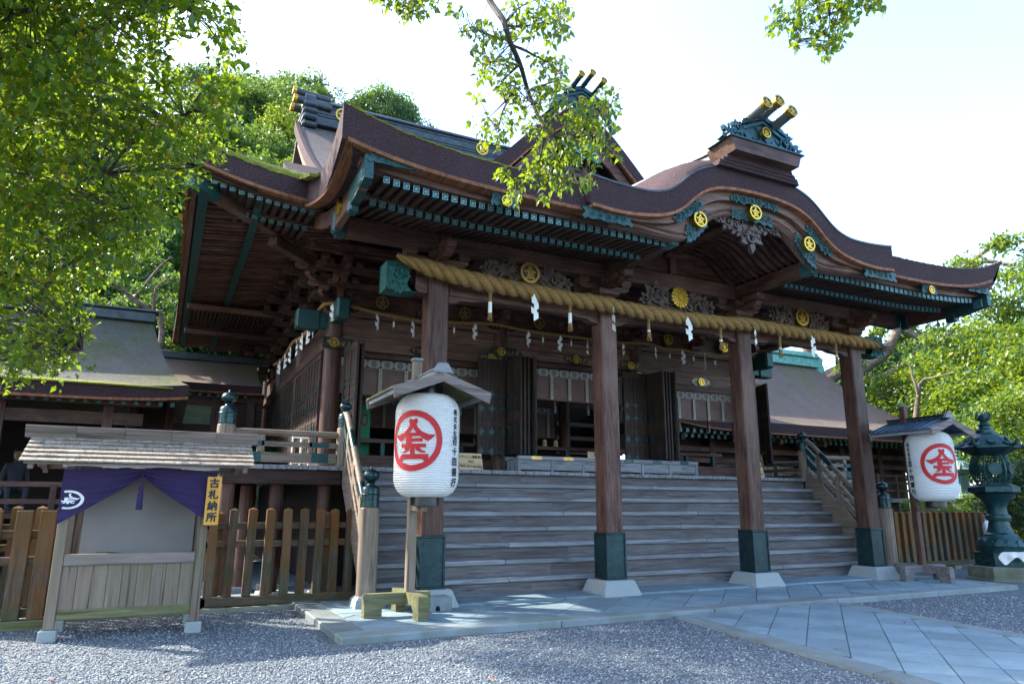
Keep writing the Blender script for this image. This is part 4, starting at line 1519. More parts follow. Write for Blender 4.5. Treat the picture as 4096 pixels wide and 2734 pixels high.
# side slopes (left and right)
for s in (-1, 1):
    def side_pt(u, v):
        x = XM + (GX + .35 - XM) * v
        ya = YM + (x - XM)
        yb = 13.4 - (x - XM) * .6
        y = ya + (yb - ya) * u
        z = main_z(YM + (x - XM)) + corner_lift(x, y) + corner_lift(x, 14.2 - y) * .8
        bow = .07 * (1 - v) * math.sin(math.pi * min(1, max(0, u)))
        return Vector((mirror_x(x + bow, s), y, z))
    m = MB()
    m.grid(60, 12, side_pt, .37)
    m.build("side_roof", "bark_thatch", mr, 60)
    m = MB()
    m.grid(60, 1, lambda u, v: side_pt(u, v * .06) - Vector((-.012 * s * -1 if False else 0, 0, .345)), .05)
    m.build("bark_edge", "bark_strip", mr)
    if s < 0:
        m = MB()
        m.grid(40, 16, lambda u, v: side_pt(u * .42, v * .93) + Vector((-.01, 0, .03 + .025 * noise.noise(Vector((u * 26, v * 11, 4))))), .03)
        m.build("moss_carpet", "moss", mr, 60)
    # gable end: verge of bark, barge board and boarding
    xg = mirror_x(GX, s)
    m = MB()
    ny = 14
    m.grid(ny, 1, lambda u, v: (xg + s * (.10 * v), YH - 1.1 + (YR - YH + 1.1) * u, main_z(YH - 1.1 + (YR - YH + 1.1) * u) + .03 - .10 * max(0, 1 - u * 5)), .34)
    m.build("gable_verge", "bark_thatch", mr)
    m = MB()
    m.grid(ny, 1, lambda u, v: (xg + s * (.03 * v + .02) * -1, YH + (YR - YH) * u, main_z(YH + (YR - YH) * u) - .30), .45)
    m.build("barge_board", "red_paint" if False else "bark_strip", mr)
    m = MB()
    m.prism([(YH - .3, 7.3), (YR, ZR - .6), (13.5, 7.3)], lambda a, b, d: (xg - s * (.35 + d), a, b), 0, .05)
    m.build("gable_boarding", "timber_dark_z", mr)
# eave faces of the main roof: thick trimmed bark in front, left and right of the porch
for x0, x1 in ((XM, -1.7), (10.7, 9 - XM)):
    m = MB()
    f = lambda x: main_z(YM) + corner_lift(min(x, 9 - x), YM)
    m.grid(24, 1, lambda u, v: (x0 + (x1 - x0) * u, YM - .02 + .06 * v, f(x0 + (x1 - x0) * u) + .006), .375)
    m.build("eave_face", "bark_thatch", mr, 60)
    m = MB(); m.grid(24, 1, lambda u, v: (x0 + (x1 - x0) * u, YM - .03 + .2 * v, f(x0 + (x1 - x0) * u) - .335), .05); m.build("bark_edge", "bark_strip", mr)
    m = MB()
    hipx = lambda u, v: XM + max(0, 1.9 * v - .03) + (x1 - XM - max(0, 1.9 * v - .03)) * u
    m.grid(60, 14, lambda u, v: (hipx(u, v), YM - .03 + 1.9 * v, main_z(YM - .03 + 1.9 * v) + corner_lift(hipx(u, v), YM + 1.9 * v) + .012 + .12 * min(1, v * 5) ** .7 * (1 - v) + .03 * noise.noise(Vector((u * 22, v * 9, 1)))), .05)
    if x0 < 0:
        m.build("moss_carpet", "moss", mr, 60)
# moss in the valley where porch and main roof meet
m = MB()
m.grid(10, 16, lambda u, v: (-2.0 + .5 * u, -.25 + 2.6 * v, max(porch_top(-1.86, -.25 + 2.6 * v) if u > .2 else 0, main_z(-.25 + 2.6 * v)) + .03 + .03 * noise.noise(Vector((u * 9, v * 22, 5)))), .05)
m.build("moss_carpet", "moss", mr, 60)

# ---- main ridge
m = MB()
m.box(-.62, 9.62, YR - .30, YR + .30, 11.75, 12.0, .02)
m.box(-.62, 9.62, YR - .22, YR + .22, 12.0, 12.44, .01)
m.box(-.62, 9.62, YR - .28, YR + .28, 12.44, 12.52, .02)
m.tube([(-.7, YR, 12.58), (9.7, YR, 12.58)], .10, 10)
for z in (12.06, 12.14, 12.36):
    m.box(-.61, 9.61, YR - .245, YR + .245, z, z + .02)
rg = m.build("main_ridge", "ridge_metal", hall)
for x in (.16, 4.5, 8.84, 2.3, 6.7):
    if x in (.16, 4.5, 8.84):
        crest(rg, (x, YR - .235, 12.23), .20, gold="gold", ground="black_lacquer", depth=.03)
# stepped tile block and tubes at the ridge end
for s in (-1, 1):
    xe = mirror_x(-.62, s)
    m = MB()
    for i in range(5):
        z = 11.35 + i * .21
        w = .52 - .035 * abs(i - 2)
        m.box(xe + s * -.05, xe + s * .34, YR - w, YR + w, z, z + .17, .05)
    m.box(xe + s * .0, xe + s * .30, YR - .34, YR + .34, 12.38, 12.60, .03)
    rb = m.build("ridge_end_block", "ridge_metal", rg)
    for dy, z in ((-.25, 12.34), (0, 12.72), (.25, 12.34)):
        t_ = MB()
        t_.tube([(xe - s * .45, YR + dy, z + .0), (xe + s * .55, YR + dy, z + .07)], .105, 14)
        t2 = t_.build("ridge_tube", "ridge_metal", rb, True)
        c_ = MB(); c_.tube([(xe + s * .50, YR + dy, z + .065), (xe + s * .60, YR + dy, z + .075)], .118, 14); c_.build("tube_rim", "gold", rb, True)

# ---- triangular dormer gable on the main roof
DXC, DY = 4.5, 3.0
DT = [(0, 10.62), (.25, 10.42), (.5, 10.25), (.9, 9.97), (1.4, 9.47), (1.9, 8.93), (2.4, 8.45), (2.9, 8.02), (3.4, 7.68), (3.8, 7.45)]
nd = 60
dq = [3.6 * (2 * i / nd - 1) for i in range(nd + 1)]
m = MB()
def dorm(u, v):
    d = dq[round(u * nd)]
    y = DY + 5.0 * v
    return (DXC + d, y, smooth_prof(DT, d, .1) + .03 * math.sin(v * 3))
m.grid(nd, 12, dorm, lambda u, v: .42 if v < .05 else .25)
dr = m.build("dormer_roof", "roof_bark", hall, 60)
m = MB(); m.grid(nd, 1, lambda u, v: (DXC + dq[round(u * nd)], DY - .012 + .05 * v, smooth_prof(DT, dq[round(u * nd)], .1) + .004), .40); m.build("dormer_verge", "bark_thatch", dr)
m = MB(); m.grid(nd, 1, lambda u, v: (DXC + dq[round(u * nd)] * .99, DY - .02 + .06 * v, smooth_prof(DT, dq[round(u * nd)], .1) - .385), .05); m.build("bark_edge", "bark_strip", dr)
m = MB(); m.grid(nd, 1, lambda u, v: (DXC + dq[round(u * nd)] * .96, DY + .12 + .06 * v, smooth_prof(DT, dq[round(u * nd)], .1) - .44), .36); m.build("dormer_board", "timber_x", dr)
m = MB(); m.prism([(DXC - 3.0, 7.4), (DXC + 3.0, 7.4), (DXC, 9.9)], lambda a, b, d: (a, DY + .5 + d, b), 0, .06); m.build("dormer_boarding", "timber_dark_z", dr)
for s in (-1, 1):
    for k in range(9):
        x = DXC + s * (.15 + k * .28)
        m = MB(); m.box(x - .04, x + .04, DY + .44, DY + .5, 7.5, max(7.6, 9.75 - abs(x - DXC) * .83)); m.build("dormer_slat", "timber_z", dr)
m = MB(); m.prism([(DXC - .55, 9.35), (DXC - .5, 9.2), (DXC - .2, 9.3), (DXC, 9.15), (DXC + .2, 9.3), (DXC + .5, 9.2), (DXC + .55, 9.35), (DXC, 9.95)], lambda a, b, d: (a, DY + .04 + d, b), 0, .06)
scroll_carving(m, DXC, 9.45, DY + .03, .3, .2, 4, seed=77, depth=.03); m.build("dormer_plate", "copper_verdigris", dr)
m = MB(); scroll_carving(m, DXC, 8.85, DY + .35, .35, .5, 4, seed=78, depth=.08); m.build("dormer_carving", "carved_wood", dr)
crest(dr, (DXC, DY - .0, 9.62), .15, gold="gold", ground="bronze_dark", depth=.03)
m = MB(); m.box(DXC - .2, DXC + .2, DY + .0, DY + 5.2, 10.45, 10.78, .03); m.box(DXC - .26, DXC + .26, DY + .0, DY + 5.2, 10.78, 10.88, .02); m.build("dormer_ridge", "ridge_metal", dr)


def ridge_ornament(parent, x, y, z, s, mat="ornament_blue", tube_mat="ornament_tube", fwd=.62, up=.26, wings=True, tr=.085):
    """ridge-end ornament: shield with crest, leaf scrolls at its sides, three projecting tubes"""
    m = MB()
    sh = [(-.42, 0), (-.40, .22), (-.30, .40), (0, .52), (.30, .40), (.40, .22), (.42, 0)]
    m.prism([(x + a * s, z + b * s) for a, b in sh], lambda a, b, d: (a, y - d, b), -.3 * s, .04 * s)
    for k, e in ((.40, .04), (.48, .09), (.54, .05)):
        m.prism([(x + (-.44 - e) * s, z + (k - .18) * s), (x, z + (k + .04) * s), (x + (.44 + e) * s, z + (k - .18) * s), (x + (.44 + e) * s, z + (k - .12) * s), (x, z + (k + .10) * s), (x - (.44 + e) * s, z + (k - .12) * s)], lambda a, b, d: (a, y - d, b), -.32 * s, (.07 + e * .4) * s)
    for q in (-1, 1):
        pts = []
        for i in range(14):
            a = 3.14 * (0.5 + i / 13 * 1.35)
            r_ = .16 * (1 - i / 22)
            pts.append((x + q * (.17 + r_ * math.cos(a) * 1) * s, y - .05 * s, z + (.17 + r_ * math.sin(a)) * s))
        m.tube(pts, .02 * s, 5)
    o = m.build("ridge_ornament", mat, parent)
    if wings:
        for q in (-1, 1):
            w = MB()
            for i, (dx, dz, hh) in enumerate(((.50, .16, .24), (.66, .10, .19), (.80, .05, .13), (.58, .28, .13))):
                scroll_carving(w, x + q * dx * s, z + dz * s, y - .02, .03, hh * s * 1.1, 1, seed=200 + i + (q > 0) * 9, depth=.09 * s, leaf=.8)
            w.prism([(x + q * a * s, z + b * s) for a, b in ((.38, 0), (.42, .33), (.55, .36), (.62, .24), (.72, .22), (.80, .10), (.90, .08), (.93, 0))], lambda a, b, d: (a, y - d, b), -.12 * s, .01)
            w.build("leaf_scrolls", mat, o)
    for k, (dx, dz) in enumerate(((-.30, .50), (0, .62), (.30, .50))):
        t_ = MB()
        a, b = Vector((x + dx * s, y + .55 * s, z + (dz - .12) * s)), Vector((x + dx * s, y - fwd * s, z + (dz + up) * s))
        t_.tube([a, b], tr * s, 16)
        dv = (b - a).normalized()
        t_.tube([b - dv * .35 * s, b - dv * .30 * s], (tr + .006) * s, 16)
        tb_ = t_.build("ridge_tube", tube_mat, o, True)
        c_ = MB(); c_.tube([b - dv * .025 * s, b + dv * .03 * s], (tr + .012) * s, 18); c_.build("tube_rim", "gold", o, True)
        crest(o, b + dv * .04 * s, (tr + .012) * s, normal=dv, depth=.016)
    return o


ro = ridge_ornament(dr, DXC, DY - .05, 10.36, 1.0, tube_mat="ornament_blue", fwd=.5, up=.08, wings=False, tr=.07)
crest(dr, (DXC, DY - .12, 10.60), .115, gold="gold", ground="bronze_dark", depth=.03)
for q in (-1, 1):
    m = MB()
    pts = [(DXC + q * (.4 + .5 * t), DY - .05, 10.55 - .55 * t + .22 * math.sin(t * 3.1)) for t in [i / 8 for i in range(9)]]
    m.tube(pts, [.13 - .06 * i / 8 for i in range(9)], 8)
    m.build("ornament_fin", "ornament_blue", dr, True)

# ---- ridge and ornament of the bow gable
OY = -2.42
m = MB()
m.prism([(KX - .73, 6.84), (KX + .73, 6.84), (KX + .66, 6.64), (KX - .66, 6.64)], lambda a, b, d: (a, d, b), OY + .0, OY + .55)
ob = m.build("ornament_block", "timber_x", kr)
m = MB(); m.box(KX - .78, KX + .78, OY - .03, OY + .5, 6.842, 6.868, .005); m.build("block_cover", "ornament_blue", kr)
for i in range(3):
    m = MB()
    w = .70 + .07 * (2 - i) if True else 0
    zz = 6.49 + .05 * i
    m.prism([(KX - w, zz - .05), (KX - w * .96, zz + .05), (KX + w * .96, zz + .05), (KX + w, zz - .05)], lambda a, b, d: (a, d, b), OY + .16 - .06 * (2 - i) * -0.2, OY + .9)
    m.build("ridge_bark", "bark_thatch", kr)
m = MB(); m.prism([(KX - .6, 6.50), (KX - .22, 6.84), (KX + .22, 6.84), (KX + .6, 6.50)], lambda a, b, d: (a, d, b + .125 * max(0, d - OY - .5)), OY + .5, 4.2); m.build("ridge_bark", "roof_bark_red", kr)
m = MB(); m.box(KX - .24, KX + .24, OY + .45, 4.4, 6.845, 6.90, .01); m.box(KX - .16, KX + .16, OY + .45, 4.4, 6.90, 7.10); m.box(KX - .21, KX + .21, OY + .45, 4.4, 7.10, 7.16, .01); m.tube([(KX, OY + .4, 7.22), (KX, 4.4, 7.22)], .085, 10)
m.v = [(a, b, c + .125 * max(0, b - OY - .45)) for a, b, c in m.v]
m.build("gable_ridge", "ornament_tube", kr)
ridge_ornament(kr, KX, OY + .12, 6.868, .88, tr=.10, fwd=.44, up=.05)
crest(kr, (KX, OY + .02, 7.075), .085, gold="gold", ground="crest_ground", depth=.03)

# ================================================================== HALL FRONT AND SIDES
FY = 3.6
FX = [-0.75, 2.75, 6.25, 9.75]
for x in FX:
    m = MB(); m.lathe([(.165, 0), (.165, 5.1 - FLOOR)], x, FY, FLOOR, 24); m.build("hall_pillar", "timber_z", hall, True)
SYP = [6.9, 10.2, 13.0]
for y in SYP:
    for x in (-.75, 9.75):
        m = MB(); m.lathe([(.165, 0), (.165, 5.1 - FLOOR)], x, y, FLOOR, 20); m.build("hall_pillar", "timber_z", hall, True)


def flourish(m, cx, cz, w, h, y, n=5, seed=0, flip=False):
    """gilt arabesque on a lacquer plate: linked curls"""
    R_ = random.Random(seed)
    for i in range(n):
        px = cx - w + 2 * w * (i + .5) / n
        for sg in (-1, 1):
            pts = []
            for k in range(9):
                a = k / 8 * 4.6 + i
                r_ = h * .42 * (1 - k / 11)
                pts.append((px + r_ * math.cos(a) * sg, y, cz + sg * h * .28 + r_ * math.sin(a)))
            m.tube(pts, .006, 4, False)
    return m


def lacquer_plate(parent, cx, cz, w, h, y, seed=0, shape=0):
    m = MB()
    if shape == 0:      # end plate: one side notched
        pts = [(-1, 1), (-1, -1), (.62, -1), (.78, -.55), (.70, -.3), (.86, -.15), (1.0, -.4), (1.08, 0), (1.0, .4), (.86, .15), (.70, .3), (.78, .55), (.62, 1)]
    elif shape == 1:    # middle plate: both sides notched
        pts = [(.55, -1), (.68, -.6), (.86, -.62), (.84, -.25), (1.0, 0), (.84, .25), (.86, .62), (.68, .6), (.55, 1)]
        pts = pts + [(-a, -b) for a, b in pts]
    else:
        pts = [(.7, -1), (.9, -.4), (1.05, 0), (.9, .4), (.7, 1)]
        pts = pts + [(-a, -b) for a, b in pts]
    m.prism([(cx + a * w, cz + b * h) for a, b in pts], lambda a, b, d: (a, y - d, b), -.02, .014)
    o = m.build("lacquer_plate", "black_lacquer", parent)
    g_ = MB()
    flourish(g_, cx - (w * .0), cz, w * .82, h * .8, y - .016, 6 if w > .25 else 4, seed)
    g_.build("gilt_scroll", "gold", o)
    if shape != 2:
        crest(o, (cx - (.4 * w if shape == 0 else 0), y - .02, cz), h * .86, depth=.022)
    return o


BAYS = [(-.75, 2.75, 4.37, 4.17, 3.50), (2.75, 6.25, 4.53, 4.33, 3.68), (6.25, 9.75, 4.31, 4.10, 3.46)]
for bi, (xa, xb, zn, zt, zb_) in enumerate(BAYS):
    a_, b_ = xa + .12, xb - .12
    m = MB(); m.box(xa - (.22 if bi == 0 else 0) + .0, xb + (.22 if bi == 2 else 0), FY - .20, FY - .10, zn - .10, zn + .10, .012); nag = m.build("lintel_band", "timber_light_x", hall)
    m = MB(); m.box(a_, b_, FY - .08, FY + .08, zt + .01, zn - .102); m.build("lintel", "timber_x", hall)
    # boarded wall over the lintel
    z = zn + .1
    while z < 4.93:
        z2 = min(4.945, z + rng.uniform(.13, .2))
        m = MB(); m.box(a_, b_, FY - .03, FY + .03, z + .002, z2 - .002, .004); m.build("wall_board", "timber_light_x", hall)
        z = z2
    m = MB(); m.box(xa - (.2 if bi == 0 else 0), xb + (.2 if bi == 2 else 0), FY - .13, FY + .1, 4.95, 5.10, .012); m.build("head_beam", "timber_light_x", hall)
    lacquer_plate(nag, xa + .06 if bi else xa + .10, zn, .34, .10, FY - .205, bi)
    lacquer_plate(nag, (xa + xb) / 2, zn, .32, .10, FY - .205, bi + 5, 1)
    p_ = lacquer_plate(nag, xb - .30, zn, .30, .10, FY - .2045, bi + 9, 1)
    lacquer_plate(nag, xa + .0 if bi else xa + .1, 5.06, .34, .045, FY - .135, bi + 12, 2)
    lacquer_plate(nag, (xa + xb) / 2, 5.03, .34, .045, FY - .135, bi + 14, 2)
# carved bronze noses at the front corners of the hall
for s, x in ((-1, -.75), (1, 9.75)):
    m = MB(); m.box(x + s * .30, x + s * .72, FY - .14, FY + .14, 4.62, 4.98, .02); m.box(x + s * .1, x + s * .32, FY - .1, FY + .1, 4.66, 4.95); m.build("beam_nose", "bronze_green", hall)
    m = MB(); m.box(x - .13, x + .13, FY - .78, FY - .35, 4.72, 5.12, .04); m.box(x - .1, x + .1, FY - .36, FY - .1, 4.75, 5.1); m.build("beam_nose", "bronze_green", hall)

# upper frieze wall boards behind the brackets
for z0, z1 in ((5.10, 5.30), (5.302, 5.50), (5.502, 5.70), (5.702, 5.92), (5.922, 6.14), (6.142, 6.4)):
    m = MB(); m.box(-.75, 9.75, FY - .02, FY + .05, z0, z1 - .003, .004); m.build("frieze_board", "timber_x", hall)
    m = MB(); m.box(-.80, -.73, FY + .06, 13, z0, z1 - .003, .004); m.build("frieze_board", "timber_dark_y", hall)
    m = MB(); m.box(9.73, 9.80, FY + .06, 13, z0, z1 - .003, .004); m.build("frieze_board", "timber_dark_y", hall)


def bracket_set(parent, x, y, out, along, mat, tiers=3, z0=5.10, step=.30, h=.225, small=False):
    """stepped bracket cluster: each tier reaches further out"""
    m = MB()
    ox, oy = out
    ax_, ay = along
    blocks = []
    blocks.append((x, y, z0, .15, .12))
    for t in range(tiers):
        zz = z0 + .10 + t * h
        reach = step * (t + 1)
        # arm outwards
        cx, cy = x + ox * reach / 2, y + oy * reach / 2
        arm(m, (cx, cy), (ox, oy), reach / 2 + .12, zz, zz + .11, .095)
        # arm along, at the end of the previous step
        bx, by = x + ox * step * t, y + oy * step * t
        half = .34 if not small else .26
        arm(m, (bx, by), (ax_, ay), half, zz + .001, zz + .109, .09)
        for q in (-1, 0, 1):
            blocks.append((bx + ax_ * q * (half - .07), by + ay * q * (half - .07), zz + .11, .075, .105))
        blocks.append((x + ox * reach, y + oy * reach, zz + .11, .08, .105))
    zz = z0 + .10 + tiers * h
    bx, by = x + ox * step * tiers, y + oy * step * tiers
    arm(m, (bx, by), (ax_, ay), .34, zz, zz + .10, .09)
    for q in (-1, 0, 1):
        blocks.append((bx + ax_ * q * .27, by + ay * q * .27, zz + .10, .075, .095))
    o = m.build("bracket_arms", mat, parent)
    for (bx, by, bz, s_, hh) in blocks:
        key = (round(s_, 3), round(hh, 3), mat)
        if key not in BLOCKS:
            b = MB(); masu(b, 0, 0, 0, s_, hh)
            me = b.mesh("bearing_block"); me.materials.append(MATS[mat]); BLOCKS[key] = me
        link("bearing_block", BLOCKS[key], o, (bx, by, bz))
    return o


BLOCKS = {}
for x in FX[1:] + [1.0, 4.5, 8.0]:
    bracket_set(hall, x, FY, (0, -1), (1, 0), "timber_x", 3)
bracket_set(hall, -.75, FY, (0, -1), (1, 0), "timber_x", 3)
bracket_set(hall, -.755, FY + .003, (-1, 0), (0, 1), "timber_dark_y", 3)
bracket_set(hall, -.752, FY, (-.7071, -.7071), (.7071, -.7071), "timber_x", 3, step=.42)
y = FY + 1.1
while y < 12.6:
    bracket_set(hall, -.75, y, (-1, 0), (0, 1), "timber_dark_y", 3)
    y += 1.1
for x in (.125, 1.875, 3.625, 5.375, 7.125, 8.875):
    crest(hall, (x, FY - .14, 5.28), .125, gold="old_gold" if x < 6 else "gold", depth=.03)
    m = MB(); m.box(x - .06, x + .06, FY - .13, FY - .02, 5.10, 5.32, .01); m.build("crest_strut", "timber_z", hall)
# long purlins carried by the brackets
for (p, q) in (((-1.80, FY - .90, 5.98), (10.8, FY - .90, 5.98)), ((-1.35, FY - .60, 5.70), (10.3, FY - .60, 5.70)), ((-1.1, FY - .30, 5.48), (10.1, FY - .30, 5.48))):
    m = MB(); m.obox(p, q, .12, .12 if p[2] < 5.9 else .17); m.build("purlin", "timber_x", hall)
for (p, q) in (((-1.65, FY - 1.2, 5.982), (-1.65, 13, 5.982)), ((-1.35, FY - .7, 5.702), (-1.35, 13, 5.702)), ((-1.05, FY - .4, 5.482), (-1.05, 13, 5.482))):
    m = MB(); m.obox(p, q, .12, .12 if p[2] < 5.9 else .17); m.build("purlin", "timber_dark_y", hall)
m = MB(); m.obox((-.9, FY - .15, 5.93), (-3.35, YM + .25, 6.0), .17, .24); hp = m.build("hip_rafter", "timber_y", hall)
m = MB(); m.obox((-3.12, YM + .47, 5.99), (-3.50, YM + .10, 6.01), .19, .27); m.build("hip_plate", "bronze_green", hp)
m = MB(); m.obox((-1.45, FY - .70, 5.72), (-2.15, FY - 1.4, 5.74), .17, .16); m.build("hip_nose", "timber_y", hall)

# rafters of the main eaves: front left corner and the whole left side
xs = [-3.30 + .13 * i for i in range(13)]
rafter_row(hall, xs, YM + .22, 5.86, .95, .08, lift=lambda x: corner_lift(x, YM) * .9)
rafter_row(hall, xs[4:], YM + .85, 5.83, 2.2, .12, lift=lambda x: corner_lift(x, YM) * .5)
for z, y0, y1, lf in ((5.93, YM + .10, YM + .30, .9), (5.905, YM + .80, YM + .92, .6)):
    m = MB(); m.grid(16, 1, lambda u, v: (-3.5 + 1.95 * u, y0 + (y1 - y0) * v, z + lf * corner_lift(-3.5 + 1.95 * u, YM)), .05); m.build("eave_batten", "timber_x", hall)
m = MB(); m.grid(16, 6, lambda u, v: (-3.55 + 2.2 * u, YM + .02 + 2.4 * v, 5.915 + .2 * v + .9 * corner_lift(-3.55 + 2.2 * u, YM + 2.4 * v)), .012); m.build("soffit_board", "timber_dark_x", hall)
ys = [1.05 + .15 * i for i in range(82)]
m = MB(); m.box(.0, 1.0, -.033, .033, -.04, .04)
for i, (a, b, c) in enumerate(m.v): m.v[i] = (a, b, c + .10 * a)
meo = m.mesh("rafter"); meo.materials.append(MATS["timber_x"])
m = MB(); m.box(.0, 1.75, -.033, .033, -.04, .04)
for i, (a, b, c) in enumerate(m.v): m.v[i] = (a, b, c + .14 * a)
mei = m.mesh("rafter"); mei.materials.append(MATS["timber_x"])
for y in ys:
    dz = corner_lift(XM, y) * .9 + corner_lift(XM, 14.2 - y) * .7
    if y > 1.5:
        link("rafter", meo, hall, (-3.32, y, 5.86 + dz))
    if y > 2.0:
        link("rafter", mei, hall, (-2.55, y, 5.86 + dz * .6))
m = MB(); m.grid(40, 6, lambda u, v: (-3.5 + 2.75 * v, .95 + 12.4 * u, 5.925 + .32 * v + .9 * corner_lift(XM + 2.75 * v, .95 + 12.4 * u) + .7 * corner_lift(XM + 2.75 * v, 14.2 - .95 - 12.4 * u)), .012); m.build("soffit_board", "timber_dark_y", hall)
for x, w, z in ((-3.36, .14, 5.90), (-2.56, .12, 5.865)):
    m = MB(); m.grid(40, 1, lambda u, v: (x + w * v, 1.0 + 12.2 * u, z + .9 * corner_lift(XM, 1.0 + 12.2 * u) + .7 * corner_lift(XM, 13.2 - 12.2 * u)), .09); m.build("rafter_bearer", "bronze_green", hall)
m = MB(); m.grid(40, 1, lambda u, v: (-3.47 + .08 * v, 1.0 + 12.2 * u, 5.985 + .9 * corner_lift(XM, 1.0 + 12.2 * u) + .7 * corner_lift(XM, 13.2 - 12.2 * u)), .13); m.build("eave_fascia", "timber_y", hall)
m = MB(); m.box(-3.3, -1.0, 6.9, 7.02, 5.62, 5.74, .01); m.build("cross_beam", "timber_x", hall)
m = MB(); m.box(-3.3, -1.0, 8.9, 9.02, 5.50, 5.62, .01); m.build("cross_beam", "timber_x", hall)
for i in range(26):
    m = MB(); m.box(-3.25 + i * .088, -3.20 + i * .088, 7.03, 8.89, 5.70, 5.735); m.build("ceiling_slat", "timber_dark_y", hall)

# ---- latticed folding doors
def door_leaf_mesh(w, h, lattice=True):
    """stiles, rails, lattice above, panels with bronze straps below"""
    m = MB()
    t = .022
    for x0, x1 in ((0, .06), (w - .06, w), (w / 2 - .025, w / 2 + .025)):
        m.box(x0, x1, -t, t, 0, h)
    for z0, z1 in ((0, .08), (h - .12, h), (h * .60, h * .60 + .07), (h * .30, h * .30 + .06), (h * .16, h * .16 + .05), (h * .46, h * .46 + .05)):
        m.box(.06, w - .06, -t * .9, t * .9, z0, z1)
    n = int((w - .12) / .075)
    for i in range(1, n):
        x = .06 + (w - .12) * i / n
        m.box(x - .011, x + .011, -.012, .012, h * .60 + .07, h - .12)
    k = int((h * .4 - .19) / .075)
    for i in range(1, k):
        z = h * .60 + .07 + (h * .4 - .19) * i / k
        m.box(.06, w - .06, -.0125, .0125, z - .011, z + .011)
    me = m.mesh("door_leaf")
    me.materials.append(MATS["door_timber_z"])
    p = MB(); p.box(.06, w - .06, -.008, .008, .08, h - .1)
    pm = p.mesh("door_panel"); pm.materials.append(MATS["door_timber_z"])
    s = MB()
    x, z, ww = 0, 0, .085
    spots = []
    for z_ in (.06, h * .23, h * .46 + .025, h * .62):
        spots += [(w / 2, z_), (.075, z_), (w - .075, z_)]
    s.prism([(x - ww, z), (x - ww * .7, z + .035), (x - .03, z + .03), (x - .03, z + .085), (x, z + .11), (x + .03, z + .085), (x + .03, z + .03), (x + ww * .7, z + .035), (x + ww, z), (x + ww * .7, z - .035), (x + .03, z - .03), (x + .03, z - .085), (x, z - .11), (x - .03, z - .085), (x - .03, z - .03), (x - ww * .7, z - .035)],
            [(a * .8, b * .8) for a, b in ()] and None or (lambda a, b, d: (a * .8, d, b * .8)), -t - .004, t + .004)
    sm = s.mesh("door_strap"); sm.materials.append(MATS["bronze_sleeve"])
    return me, pm, sm, spots


DL = door_leaf_mesh(.60, 1.92)


def door(parent, loc, rot):
    o = link("door_leaf", DL[0], parent, loc, (0, 0, rot))
    link("door_panel", DL[1], o)
    for sx, sz in DL[3]:
        link("door_strap", DL[2], o, (sx, 0, sz))
    return o


for x, s in ((2.75, -1), (2.75, 1), (6.25, -1), (6.25, 1)):
    ex = x + s * .16
    # folded stack: a leaf parallel to the front and others folded behind it
    door(hall, (x + (-.70 if s < 0 else .10), FY - .48, FLOOR + .36), 0 if s < 0 else rad(-68))
    if s < 0:
        for k in range(3):
            door(hall, (x - .06 + k * .055, FY - .42 - .0 * k, FLOOR + .36), rad(-84 + k * 3))
    else:
        door(hall, (x + .16, FY - .40, FLOOR + .36), rad(-72))
door(hall, (-.56, FY - .22, FLOOR + .36), rad(-80))
door(hall, (-.50, FY - .22, FLOOR + .36), rad(-76))
door(hall, (9.70, FY - .30, FLOOR + .36), rad(-112))
# left side: open leaves standing out along the wall
for k in range(11):
    y = FY + .35 + k * .63
    door(hall, (-.88, y, FLOOR + .36), rad(90))
m = MB(); m.box(-.80, -.70, FY + .2, 13, 4.30, 4.95, .01); m.build("side_lintel", "timber_dark_y", hall)
m = MB(); m.box(-.92, -.82, FY - .2, 13, 4.28, 4.46, .01); m.build("lintel_band", "timber_y", hall)
m = MB(); m.box(-.84, -.70, FY + .2, 13, FLOOR, FLOOR + .34, .01); m.build("sill", "timber_dark_y", hall)
for xa, xb in ((-.6, 2.6), (2.9, 6.1), (6.4, 9.6)):
    m = MB(); m.box(xa, xb, FY - .02, FY + .16, FLOOR, FLOOR + .30, .01); m.build("sill", "timber_x", hall)

# ---- interior: floor, back wall, inner posts, ceiling
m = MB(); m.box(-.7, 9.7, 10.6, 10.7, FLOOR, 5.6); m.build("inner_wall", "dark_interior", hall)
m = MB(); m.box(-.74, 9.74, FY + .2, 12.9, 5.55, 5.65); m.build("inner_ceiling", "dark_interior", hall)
for x in (2.75, 6.25):
    for y in (6.9,):
        m = MB(); m.lathe([(.15, 0), (.15, 3.4)], x, y, FLOOR, 16); m.build("inner_pillar", "timber_z", hall, True)
for xa, xb in ((-.6, 2.6), (2.9, 6.1), (6.4, 9.6)):
    m = MB(); m.box(xa, xb, 6.85, 6.97, 4.0, 4.5, .01); m.build("inner_lintel", "timber_x", hall)
    for z in (.28, .62):
        m = MB(); m.box(xa, xb, 4.55, 4.62, FLOOR + z, FLOOR + z + .085, .008); m.build("inner_rail", "timber_x", hall)
    for k in range(4):
        x = xa + .3 + k * (xb - xa - .6) / 3
        m = MB(); m.box(x - .04, x + .04, 4.54, 4.63, FLOOR, FLOOR + .62); m.build("inner_rail_post", "bronze_green", hall)
# pale lattice boards on the right hand side of the hall
for k in range(4):
    z = FLOOR + .5 + k * .42
    m = MB(); m.box(7.2, 9.6, 9.0, 9.05, z, z + .12); m.build("inner_board", "pale_timber_x", hall)

